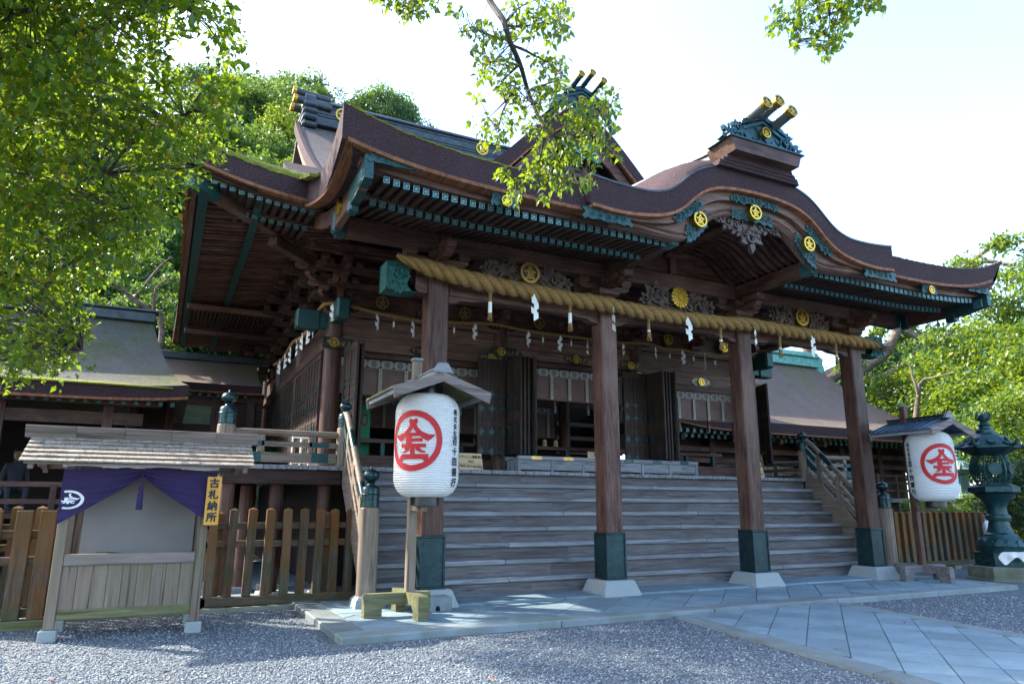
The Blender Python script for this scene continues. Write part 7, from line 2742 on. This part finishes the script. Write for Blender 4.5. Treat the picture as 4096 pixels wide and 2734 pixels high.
HILL = [crown_mesh("crown", 150, 95, .075, "leaf_hill", 31 + i, .85) for i in range(3)]
CEDAR = [crown_mesh("crown", 150, 90, .07, "leaf_dark", 51, 1.35, .25)]
BRIGHT = [crown_mesh("crown", 190, 110, .052, "leaf_bright", 61 + i, .72, .22, cl=.24) for i in range(3)]
DARKC = [crown_mesh("crown", 140, 90, .07, "leaf_dark", 71 + i, .85) for i in range(2)]
TRUNKS = [trunk_mesh("trunk", 80 + i) for i in range(3)]


def tree(x, y, z, r, crowns, label, group, k, squash=1.0, trunk_h=1.0, name="tree"):
    t_ = bpy.data.objects.new(name, None)
    COL.objects.link(t_)
    t_.location = (x, y, z)
    tag(t_, label, "tree", group)
    c = link("crown", crowns[k % len(crowns)], t_, (0, 0, r * 1.55 * trunk_h), (0, 0, rng.uniform(0, 6.28)), (r, r, r * squash))
    c["kind"] = "stuff"
    link("trunk", TRUNKS[k % 3], t_, (0, 0, r * 1.55 * trunk_h), (0, 0, rng.uniform(0, 6.28)), (r, r, r * trunk_h * .92))
    return t_


def az_pt(az_deg, dist):
    return CAM.x + math.sin(rad(az_deg)) * dist, CAM.y + math.cos(rad(az_deg)) * dist


k = 0
# wooded hill behind the hall and to the left
HT = []
for row, (dist, r_) in enumerate(((31, 2.7), (36, 3.0), (41, 3.2), (46, 3.3), (51, 3.4), (56, 3.5))):
    az = -17 + 2.1 * (row % 2)
    while az < 20.5 - (0 if row < 3 else .8 * (row - 3)):
        if az > -2 or row < 3:
            HT.append((az + rng.uniform(-.8, .8), dist + rng.uniform(-2, 2), r_ * rng.uniform(.8, 1.12)))
        az += 4.3 if row < 2 else 3.7
for az, dist, r_ in HT + [(14.6, 53, 2.6)]:
    x, y = az_pt(az, dist)
    pine = dist == 53
    lab = ("lower tree of the wooded hillside just above the left roofs" if dist < 38.5 else "middle tree of the wooded hillside above the left roofs" if dist < 48.5 else "skyline tree of the wooded hillside above the left roofs") if not pine else "dark pine standing above the wooded hillside skyline"
    tree(x, y, hill_z(x, y) - (1.2 if not pine else -1.6), r_, CEDAR if pine else (BRIGHT if k % 6 == 1 else HILL), lab, "hillside trees behind the left roofs" if not pine else None, k)
    k += 1
# tall tree left of the court, mostly outside the picture, whose crown dapples the gravel
tree(-14.2, 1.9, -.2, 3.0, BRIGHT, "broadleaf tree beyond the left edge of the court", None, 0, 1.0, 1.0)
tree(-6.9, 4.4, -.2, 2.25, BRIGHT, "slender broadleaf tree added behind the leafy tree to shade the court", None, 2, 1.0, 2.65)  # added so that its crown blocks the sun over gravel and path
# dark undergrowth and trees just behind the left hall
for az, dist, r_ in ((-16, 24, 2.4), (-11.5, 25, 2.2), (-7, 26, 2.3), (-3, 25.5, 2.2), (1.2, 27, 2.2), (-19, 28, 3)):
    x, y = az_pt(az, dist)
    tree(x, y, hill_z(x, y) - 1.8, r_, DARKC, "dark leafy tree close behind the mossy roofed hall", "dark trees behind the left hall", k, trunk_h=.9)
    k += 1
# bright camphors at the right
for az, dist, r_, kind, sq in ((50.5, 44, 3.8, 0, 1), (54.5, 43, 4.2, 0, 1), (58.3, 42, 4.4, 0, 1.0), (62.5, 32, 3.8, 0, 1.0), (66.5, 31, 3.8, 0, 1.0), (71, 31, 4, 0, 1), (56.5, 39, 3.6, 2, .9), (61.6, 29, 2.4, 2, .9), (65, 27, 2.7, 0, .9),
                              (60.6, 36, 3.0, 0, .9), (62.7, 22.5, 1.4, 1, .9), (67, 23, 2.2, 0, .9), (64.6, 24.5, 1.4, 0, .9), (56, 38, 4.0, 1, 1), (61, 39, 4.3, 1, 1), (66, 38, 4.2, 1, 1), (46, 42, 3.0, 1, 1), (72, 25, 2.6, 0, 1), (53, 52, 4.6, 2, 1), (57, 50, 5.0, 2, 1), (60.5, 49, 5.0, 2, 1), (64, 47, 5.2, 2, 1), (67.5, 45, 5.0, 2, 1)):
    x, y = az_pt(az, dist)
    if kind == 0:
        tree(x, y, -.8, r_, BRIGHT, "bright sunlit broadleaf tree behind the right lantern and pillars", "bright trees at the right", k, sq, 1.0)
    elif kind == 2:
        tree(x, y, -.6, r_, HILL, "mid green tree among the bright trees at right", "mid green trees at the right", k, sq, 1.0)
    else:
        tree(x, y, -.6, r_, DARKC, "dark green tree among the bright trees at right", "dark trees at the right", k, sq, 1.0)
    k += 1


def limb_tree(name, label, base, limbs, crown_pts, leaf_n, leaf_size, mat, seed, cl_r=.9):
    """old tree with thick crooked limbs and leaf clumps set along them"""
    R_ = random.Random(seed)
    t_ = thing(name, label, "tree", base)
    m = MB()
    for pts, r0, r1 in limbs:
        pp = cat_path(pts, .35)
        pp = [p + Vector((R_.uniform(-.04, .04), R_.uniform(-.04, .04), R_.uniform(-.04, .04))) for p in pp]
        m.tube(pp, [r0 + (r1 - r0) * i / (len(pp) - 1) for i in range(len(pp))], 10)
    m.build("trunk", "tree_bark", t_, True)
    r_ = np.random.default_rng(seed)
    C_, D_, N_, Sz = [], [], [], []
    for p, rr_, n_ in crown_pts:
        nsub = max(3, int(n_ / 70))
        for s_ in range(nsub):
            q0 = r_.normal(size=3); q0 /= np.linalg.norm(q0); q0 *= rr_ * r_.random() ** .5; q0[2] *= .5
            n2 = int(n_ / nsub)
            q = r_.normal(size=(n2, 3)); q /= np.linalg.norm(q, axis=1)[:, None]; q *= (r_.random(n2) ** .45)[:, None] * rr_ * .42; q[:, 2] *= .5
            C_.append(np.array(p) + q0 + q)
            d = r_.normal(size=(n2, 3)); d[:, 2] -= .3
            D_.append(d)
            nn = r_.normal(size=(n2, 3)) * .5; nn[:, 2] += 1
            N_.append(nn)
            Sz.append(leaf_size * r_.uniform(.6, 1.3, n2))
    V, F = leaf_arrays(np.concatenate(C_), np.concatenate(D_), np.concatenate(N_), np.concatenate(Sz), .5)
    o = link("crown", mesh_from_arrays("crown", V, F, mat), t_)
    o["kind"] = "stuff"
    return t_


# the old camphor with crooked limbs behind the rightmost pillar
D0 = 35.0
rp = lambda x, y, d=D0: ray(x * 1.74372, y * 1.74372, d)
tb_ = rp(1905, 1120)
tb_ = Vector((tb_.x, tb_.y, -.2))
limbs = [([tb_, rp(1885, 980), rp(1890, 880), rp(1930, 850), rp(1980, 845)], .75, .30), ([rp(1890, 880), rp(1850, 790), rp(1880, 740), rp(1960, 700, 34.5)], .30, .12), ([rp(1980, 845), rp(2040, 800), rp(2060, 740), rp(2045, 700)], .26, .14),
         ([rp(2045, 700), rp(2110, 690, 35.5), rp(2180, 640, 36), rp(2280, 560, 36)], .21, .07), ([rp(2060, 740), rp(2100, 770), rp(2160, 780), rp(2200, 740)], .16, .06), ([rp(1940, 850), rp(2000, 870), rp(2080, 830), rp(2110, 790)], .2, .06),
         ([rp(2100, 960, 30), rp(2108, 900, 30), rp(2120, 870, 30), rp(2190, 855, 30)], .10, .04), ([rp(2108, 905, 30), rp(2095, 860, 30), rp(2088, 830, 30)], .06, .025), ([rp(2190, 640, 36), rp(2260, 600, 36), rp(2330, 610, 36)], .14, .055)]
cps = []
for x, y, rr_, n_ in ((1960, 660, .9, 900), (2060, 690, .9, 700), (2160, 670, 1.2, 900), (2250, 700, 1.3, 900), (2320, 640, 1.2, 900), (2240, 620, 1.0, 700), (2300, 570, .9, 600), (2100, 760, .8, 500), (2190, 790, 1.1, 800), (2290, 790, 1.2, 900), (2340, 720, 1, 600), (1990, 760, .7, 400), (1960, 830, .7, 400), (2030, 880, .9, 600), (2140, 860, .9, 600), (2240, 880, 1.1, 800), (2330, 880, 1, 600), (2000, 940, .9, 600), (2110, 950, 1.0, 700), (2210, 970, 1.0, 700), (2310, 980, 1, 700), (1880, 760, .7, 400), (1830, 760, .6, 300), (2385, 640, 1.2, 600), (2400, 800, 1.2, 600)):
    p = rp(x, y, D0 + rng.uniform(-3.0, 3.5))
    cps.append((tuple(p), rr_ * 1.35, n_))
limb_tree("camphor_tree", "old camphor tree with thick crooked limbs behind the rightmost pillar", tuple(tb_), limbs, cps, 0, .22, "leaf_bright", 5)

# pale bare-limbed tree behind the mossy hall
rq = lambda x, y, d=23.0: ray(x * 1.74372, y * 1.74372, d)
b0 = rq(375, 800); b0 = Vector((b0.x, b0.y, hill_z(b0.x, b0.y) - .3))
limb_tree("bare_tree", "slanting pale limbed tree behind the mossy roof", tuple(b0), [([b0, rq(372, 760), rq(352, 720), rq(310, 690), rq(265, 650), rq(245, 648)], .17, .05), ([rq(310, 690), rq(330, 650), rq(370, 610), rq(392, 590)], .06, .02), ([rq(352, 720), rq(360, 660), rq(385, 640)], .06, .02)],
          [(tuple(rq(x, y, 23.5 + rng.uniform(-1, 1.5))), .7, 320) for x, y in ((330, 600), (360, 560), (380, 640), (290, 640), (350, 680), (250, 690), (200, 690), (160, 690), (380, 720), (330, 740), (350, 780), (300, 580))], 0, .13, "leaf_hill", 9)


# ---- near foliage: the tree at the left and the hanging branches
LEAF_ONE = None


def near_leaves(parent, C_, D_, N_, Sz, mat, singles=300):
    """nearest leaves are parts of their own, the others one mass"""
    C_, D_, N_, Sz = map(np.asarray, (C_, D_, N_, Sz))
    dist = np.linalg.norm(C_ - np.array(CAM), axis=1)
    # only leaves inside the picture count as the ones that show largest
    d = C_ - np.array(CAM)
    zf = d @ np.array(_f)
    px = 2048 + 2804.58 * (d @ np.array(_r2)) / zf
    py = 1367 - 2804.58 * (d @ np.array(_u2)) / zf
    inside = (zf > 0) & (px > 0) & (px < 4096) & (py > 0) & (py < 2734)
    order = np.argsort(np.where(inside, dist, 1e6))
    ones, rest = order[:singles], order[singles:]
    meshes = []
    for v in range(4):
        V, F = leaf_arrays([(0, 0, 0)], [(1, 0, 0)], [(0, 0, 1)], [1.0], .5 + .05 * v, .14 + .05 * v)
        meshes.append(mesh_from_arrays("leaf", V, F, mat))
    for i in ones:
        dv = Vector(D_[i]).normalized()
        nv = Vector(N_[i]); nv = (nv - dv * nv.dot(dv)).normalized()
        sv = nv.cross(dv)
        M = Matrix((dv, sv, nv)).transposed().to_4x4()
        o = bpy.data.objects.new("leaf", meshes[i % 4])
        COL.objects.link(o)
        o.parent = parent
        o.matrix_parent_inverse = PINV.get(parent.name) or Matrix()
        o.matrix_basis = Matrix.Translation(Vector(C_[i])) @ M @ Matrix.Scale(float(Sz[i]), 4)
    if len(rest):
        V, F = leaf_arrays(C_[rest], D_[rest], N_[rest], Sz[rest], .55)
        o = link("foliage", mesh_from_arrays("foliage", V, F, mat), parent)
        o["kind"] = "stuff"


def in_poly(x, y, P):
    c = False
    for i in range(len(P)):
        (x0, y0), (x1, y1) = P[i], P[i - 1]
        if (y0 > y) != (y1 > y) and x < (x1 - x0) * (y - y0) / (y1 - y0) + x0:
            c = not c
    return c


nt_ = thing("leafy_tree", "bright backlit broadleaf tree filling the upper left corner", "tree", (-10.5, -5.6, 0))
LP = [(-900, -700), (430, -500), (540, -60), (548, 60), (535, 130), (545, 200), (520, 330), (478, 400), (450, 425), (395, 455), (345, 505), (338, 580), (250, 628), (205, 655), (160, 690), (205, 745), (195, 800), (150, 850), (0, 885), (-500, 700), (-900, 400)]
C_, D_, N_, Sz = [], [], [], []
tw = MB()
root = Vector((-10.5, -5.6, 0))
limb_pts = []
for ends in (((-500, 330), (-150, 200), (0, 130), (110, 95), (250, 55), (420, 10)), ((-500, 330), (-120, 330), (40, 375), (180, 470), (300, 330), (420, 260)), ((-500, 520), (-100, 560), (60, 690), (130, 620), (240, 560), (320, 500)), ((-300, 500), (0, 440), (150, 420), (290, 390), (450, 385)), ((-400, 100), (-60, -60), (60, 30), (70, -150)), ((-100, 700), (40, 780), (120, 820), (190, 800))):
    pts = [ray(x * 1.74372, y * 1.74372, 7.4 - .9 * (i / (len(ends) - 1))) for i, (x, y) in enumerate(ends)]
    pp = cat_path(pts, .12)
    pp = [p + Vector((rng.uniform(-.012, .012), rng.uniform(-.012, .012), rng.uniform(-.012, .012))) for p in pp]
    tw.tube(pp, [.05 - .044 * i / (len(pp) - 1) for i in range(len(pp))], 7)
    limb_pts += pp
# trunk outside the picture carrying these limbs
jn = ray(-500 * 1.74372, 330 * 1.74372, 7.4)
pp = cat_path([root, Vector((-10.3, -5.5, 2.0)), Vector((-9.7, -5.2, 3.4)), jn], .2)
tw.tube(pp, [.26 - .21 * i / (len(pp) - 1) for i in range(len(pp))], 10)
for a, b in ((-500, 520), (-400, 100), (-300, 500), (-100, 700)):
    tw.tube([jn, jn.lerp(ray(a * 1.74372, b * 1.74372, 7.4), .5), ray(a * 1.74372, b * 1.74372, 7.4)], [.06, .055, .05], 7)
lp = np.array([tuple(p) for p in limb_pts])
n_sp = 0
while n_sp < 4700:
    x, y = rng.uniform(-900, 560), rng.uniform(-700, 890)
    if not in_poly(x, y, LP):
        continue
    nz = noise.noise(Vector((x * .012, y * .012, 2.0)))
    edge = x > 380 and y < 230
    if nz < (-.02 if edge else -.34):
        continue
    if x < -150 and rng.random() < .55:
        continue
    n_sp += 1
    p = ray(x * 1.74372, y * 1.74372, 6.4 + rng.uniform(-1.1, 1.7) + .5 * nz)
    if p.z < .9: continue
    j = int(np.argmin(((lp - np.array(tuple(p))) ** 2).sum(1)))
    q = limb_pts[j]
    if (q - p).length < 1.3 and rng.random() < .5:
        tw.tube([q, q.lerp(p, .5) + Vector((0, 0, .05)), p], [.007, .005, .002], 4, False)
    m_ = int(rng.integers(7, 14))
    ax_ = Vector((rng.normal(), rng.normal(), -.3 + rng.normal() * .4)).normalized()
    for i in range(m_):
        c = p + ax_ * rng.uniform(-.14, .14) + Vector(tuple(rng.normal(size=3) * .035))
        C_.append(tuple(c)); D_.append(tuple(ax_ * .5 + Vector((rng.normal() * .7, rng.normal() * .7, -.35 + rng.normal() * .5)))); N_.append((rng.normal() * .5, rng.normal() * .5, 1)); Sz.append(rng.uniform(.045, .09))
tw.build("trunk", "twig_bark", nt_, True)
near_leaves(nt_, C_, D_, N_, Sz, "leaf_near")


def hanging_branch(label, stem, subs, blobs, dist, name="hanging_branch", r0=.03, seed=1, leaf=.070):
    R_ = random.Random(seed)
    b_ = thing(name, label, "branch", tuple(ray(*stem[0], dist)))
    m = MB()
    path_ = cat_path([ray(x, y, dist + .25 * math.sin(i * 1.3)) for i, (x, y) in enumerate(stem)], .06)
    m.tube(path_, [r0 * (1 - .86 * i / (len(path_) - 1)) for i in range(len(path_))], 8)
    allp = list(path_)
    for s in subs:
        pp = cat_path([ray(x, y, dist + R_.uniform(-.15, .15)) for x, y in s], .06)
        m.tube(pp, [r0 * .42 * (1 - .8 * i / max(1, len(pp) - 1)) for i in range(len(pp))], 6)
        allp += pp
    ap = np.array([tuple(p) for p in allp])
    C_, D_, N_, Sz = [], [], [], []
    for (x, y, r_) in blobs:
        n_ = max(3, int(r_ * r_ * 3.14 / 160))
        for i in range(n_):
            a, q = R_.uniform(0, 6.28), r_ * math.sqrt(R_.random())
            c = ray(x + q * math.cos(a), y + q * math.sin(a), dist + R_.uniform(-.35, .35))
            C_.append(tuple(c)); D_.append((R_.gauss(0, .5), R_.gauss(0, .5), -.6 + R_.gauss(0, .45))); N_.append((R_.gauss(0, .8), R_.gauss(-.3, .8), .6)); Sz.append(leaf * R_.uniform(.65, 1.2))
            if R_.random() < .30:
                j = int(np.argmin(((ap - np.array(tuple(c))) ** 2).sum(1)))
                q_ = allp[j]
                if (q_ - c).length < .5:
                    m.tube([q_, q_.lerp(c, .5) + Vector((0, 0, .015)), c], [.0035, .0025, .0012], 4, False)
    m.build("stem", "twig_bark", b_, True)
    near_leaves(b_, C_, D_, N_, Sz, "leaf_near")
    return b_


Zc = lambda pts: [(1300 + x / 1.651, y / 1.651) for x, y in pts]
stem = Zc([(960, -500), (1010, -200), (1085, 0), (1180, 140), (1215, 260), (1290, 430), (1340, 600), (1400, 750), (1460, 860), (1540, 910), (1600, 915), (1700, 850), (1800, 760), (1890, 690)])
subs = [Zc(q) for q in ([(1280, 430), (1215, 490), (1170, 545), (1250, 570), (1300, 620), (1370, 690)], [(1190, 150), (1300, 40), (1420, -10)], [(1200, 170), (1320, 175), (1450, 150), (1560, 200)], [(1215, 260), (1130, 250), (1000, 200), (900, 220)], [(1340, 600), (1450, 560), (1560, 520)], [(1250, 600), (1180, 720), (1140, 850)], [(1250, 600), (1200, 660), (1080, 780)],
                        [(1450, 860), (1430, 1000), (1380, 1120), (1260, 1200)], [(1530, 910), (1510, 1050), (1480, 1180), (1440, 1290)], [(1590, 915), (1640, 1000), (1750, 1030), (1880, 1000)], [(1600, 915), (1700, 900), (1800, 880)], [(1560, 915), (1580, 1060), (1560, 1180)], [(1240, 300), (1330, 340), (1450, 400), (1540, 420)], [(1290, 440), (1160, 400), (1040, 430)], [(1420, 780), (1520, 700), (1600, 680)])]
blobs = [(1300 + x / 1.651, y / 1.651, r_ / 1.651) for x, y, r_ in ((1250, 60, 80), (1400, 60, 90), (1560, 80, 90), (1330, 170, 90), (1500, 200, 90), (1590, 210, 50), (1050, 200, 90), (1150, 250, 70), (1000, 330, 50), (930, 200, 50), (870, 60, 60), (1080, 420, 90), (1200, 400, 70), (1420, 390, 70), (1540, 400, 70), (1040, 510, 50), (1200, 540, 80), (1480, 520, 90), (1570, 560, 60), (1240, 600, 80), (1010, 650, 45), (1080, 790, 60), (1220, 800, 80), (1280, 690, 70), (1060, 910, 60), (1160, 930, 60), (970, 800, 30), (1450, 650, 90), (1400, 840, 90), (1560, 700, 80), (1700, 700, 80), (1860, 650, 90), (1900, 700, 60), (1740, 800, 100), (1640, 820, 80), (1850, 830, 70), (1560, 960, 100), (1690, 980, 90), (1800, 920, 70), (1430, 980, 60), (1900, 1010, 50), (1350, 1070, 50), (1180, 1150, 60), (1260, 1230, 70), (1480, 1080, 90), (1620, 1060, 80), (1780, 1060, 50), (1400, 1160, 80), (1550, 1180, 90), (1700, 1200, 50), (1760, 1180, 50), (1440, 1290, 50), (1230, 1300, 60))]
hanging_branch("long leafy branch hanging before the roof in the middle", stem, subs, blobs, 6.0, seed=3)
blobs = [(1300 + x / 1.651, y / 1.651, r_ / 1.651) for x, y, r_ in ((400, -10, 70), (470, 20, 60), (540, 30, 60), (600, 60, 60), (690, 20, 60), (520, 90, 45), (640, 90, 40), (330, -60, 80), (600, -80, 100), (720, -40, 60))]
hanging_branch("small dark sprig of leaves at the top edge left of centre", Zc([(300, -500), (420, -260), (520, -80), (600, 30), (640, 90)]), [Zc([(520, -80), (440, -20), (380, 10)]), Zc([(560, -30), (660, -10), (720, 10)]), Zc([(520, -80), (520, 20), (510, 90)])], blobs, 6.3, seed=5, r0=.014)
blobs = [(3120, 60, 45), (3100, 110, 30), (3200, 90, 55), (3290, 150, 55), (3300, 205, 35), (3230, 20, 60), (3340, 60, 60), (3420, 20, 60), (3500, 5, 45), (3180, 170, 30), (3350, 140, 40), (3330, -60, 90), (3480, -60, 70)]
hanging_branch("dark sprig of leaves hanging at the top edge on the right", [(3560, -420), (3480, -160), (3400, -20), (3320, 90), (3290, 190)], [[(3400, -20), (3250, 20), (3130, 70), (3090, 110)], [(3360, 40), (3220, 110), (3180, 170)], [(3400, -20), (3480, 0), (3530, 10)]], blobs, 6.3, seed=8, r0=.014)

# unseen overhead tree bearing the sprigs, its crown added to shade them
limb_tree("overhead_tree", "unseen tree behind the viewer, its crown added to shade the sprigs", (4.5, -14.0, 0), [([(4.5, -14, 0), (4.3, -13.5, 4), (3.2, -11, 7.5), (1.0, -7, 8.8), (-1.9, -3.2, 9.2)], .34, .06), ([(1.0, -7, 8.8), (1.2, -5.4, 8.2), (.9, -4.6, 7.6)], .08, .03)],
          [((-1.9, -3.1, 9.2), 1.5, 1500), ((-.6, -4.4, 9.3), 1.2, 900), ((.6, -6.2, 9.6), 1.4, 900), ((2.4, -9.5, 9.3), 1.8, 900), ((-3.2, -2.6, 9.4), 1.2, 700)], 0, .11, "leaf_near", 21)
# low evergreen shrubs behind the fence and corridor
for i, (x, y, r_) in enumerate(((-1.4, 9.0, .55), (-2.9, 12.9, .6), (-2.2, 13.4, .7), (14.5, 5.0, 1.0), (16.6, 4.0, 1.1), (18.5, 3.0, 1.2), (20.0, 5.0, 1.3), (13.2, 5.6, .9))):
    s_ = thing("shrub", ("small evergreen shrub between the corridor and the main hall" if i == 0 else "evergreen shrub seen through the corridor opening" if i < 3 else "evergreen shrub behind the right picket fence"), "shrub", (x, y, 0), None if i == 0 else ("shrubs beyond the corridor" if i < 3 else "shrubs behind the right fence"))
    zc = (2.6 if i == 0 else 2.3 if i < 3 else r_ * .8)
    c = link("crown", (DARKC if i < 3 else BRIGHT)[i % 2], s_, (x, y, zc), (0, 0, i), r_)
    c["kind"] = "stuff"
    m = MB(); m.tube([(x, y, 0), (x + .05, y, zc * .5), (x, y, zc)], [.06, .045, .02], 7); m.build("stem", "twig_bark", s_, True)


# ================================================================== PEOPLE GLIMPSED
def person(x, y, z, h, yaw, label, shirt, seated=False):
    t_ = thing("person", label, "person", (x, y, z))
    R3 = Matrix.Rotation(yaw, 3, 'Z')
    J = {'pelvis': (0, 0, .53), 'chest': (0, 0, .72), 'neck': (0, 0, .84), 'head': (0, -.01, .895), 'top': (0, -.005, .965)}
    for s, n in ((-1, 'l'), (1, 'r')):
        J['sh' + n] = (s * .105, 0, .80); J['el' + n] = (s * .14, .01, .62); J['wr' + n] = (s * .13, -.07, .47); J['ha' + n] = (s * .125, -.09, .42)
        J['hip' + n] = (s * .055, 0, .51)
        if seated:
            J['kn' + n] = (s * .10, -.22, .50); J['an' + n] = (s * .08, -.24, .26); J['to' + n] = (s * .08, -.31, .245)
        else:
            J['kn' + n] = (s * .06, -.01, .28); J['an' + n] = (s * .062, .01, .04); J['to' + n] = (s * .065, -.09, .015)
    E = [('pelvis', 'chest'), ('chest', 'neck'), ('neck', 'head'), ('head', 'top')]
    for n in 'lr':
        E += [('chest', 'sh' + n), ('sh' + n, 'el' + n), ('el' + n, 'wr' + n), ('wr' + n, 'ha' + n), ('pelvis', 'hip' + n), ('hip' + n, 'kn' + n), ('kn' + n, 'an' + n), ('an' + n, 'to' + n)]
    names = list(J)
    rads = {'pelvis': .085, 'chest': .095, 'neck': .034, 'head': .052, 'top': .045, 'sh': .043, 'el': .030, 'wr': .020, 'ha': .022, 'hip': .060, 'kn': .042, 'an': .026, 'to': .022}
    me = bpy.data.meshes.new("body")
    off = .45 if seated else 0
    me.from_pydata([tuple(Vector((x, y, z)) + R3 @ (Vector(J[n]) - Vector((0, 0, .26 if seated else 0))) * h) for n in names], [(names.index(a), names.index(b)) for a, b in E], [])
    o = link("body", me, t_)
    sk = o.modifiers.new("skin", 'SKIN')
    if not me.skin_vertices:
        bpy.context.view_layer.update()
    sv = me.skin_vertices[0].data if me.skin_vertices else []
    for i, n in enumerate(names):
        if i < len(sv):
            q = rads.get(n, rads.get(n[:2], rads.get(n[:3], .03))) * h
            sv[i].radius = (q, q)
            sv[i].use_root = (n == 'pelvis')
    o.modifiers.new("smooth", 'SUBSURF').render_levels = 2
    me.materials.append(MATS[shirt])
    hd = Vector((x, y, z)) + R3 @ (Vector((0, -.012, .925 - (.26 if seated else 0))) * h)
    m = MB(); m.lathe([(.001, -.072 * h), (.034 * h, -.06 * h), (.047 * h, -.02 * h), (.05 * h, .02 * h), (.042 * h, .055 * h), (.001, .075 * h)], hd.x, hd.y, hd.z, 16); m.build("head", "skin", t_, True)
    bk = R3 @ Vector((0, .012 * h, .02 * h))
    m = MB(); m.lathe([(.03 * h, -.035 * h), (.052 * h, -.01 * h), (.055 * h, .02 * h), (.046 * h, .052 * h), (.001, .07 * h)], hd.x + bk.x, hd.y + bk.y, hd.z + bk.z, 16); m.build("hair", "hair", t_, True)
    return t_


q = ray(3944, 2046, 20.5)
person(q.x, q.y, 0, 1.28, rad(200), "small figure in white shirt behind the right fence", "shirt_white")
q = ray(70, 1840, 19.5)
person(q.x, q.y, 1.302, 1.75, rad(20), "seated figure in clothes coloured dark for the shade of the hall at far left", "shirt_shaded", True)
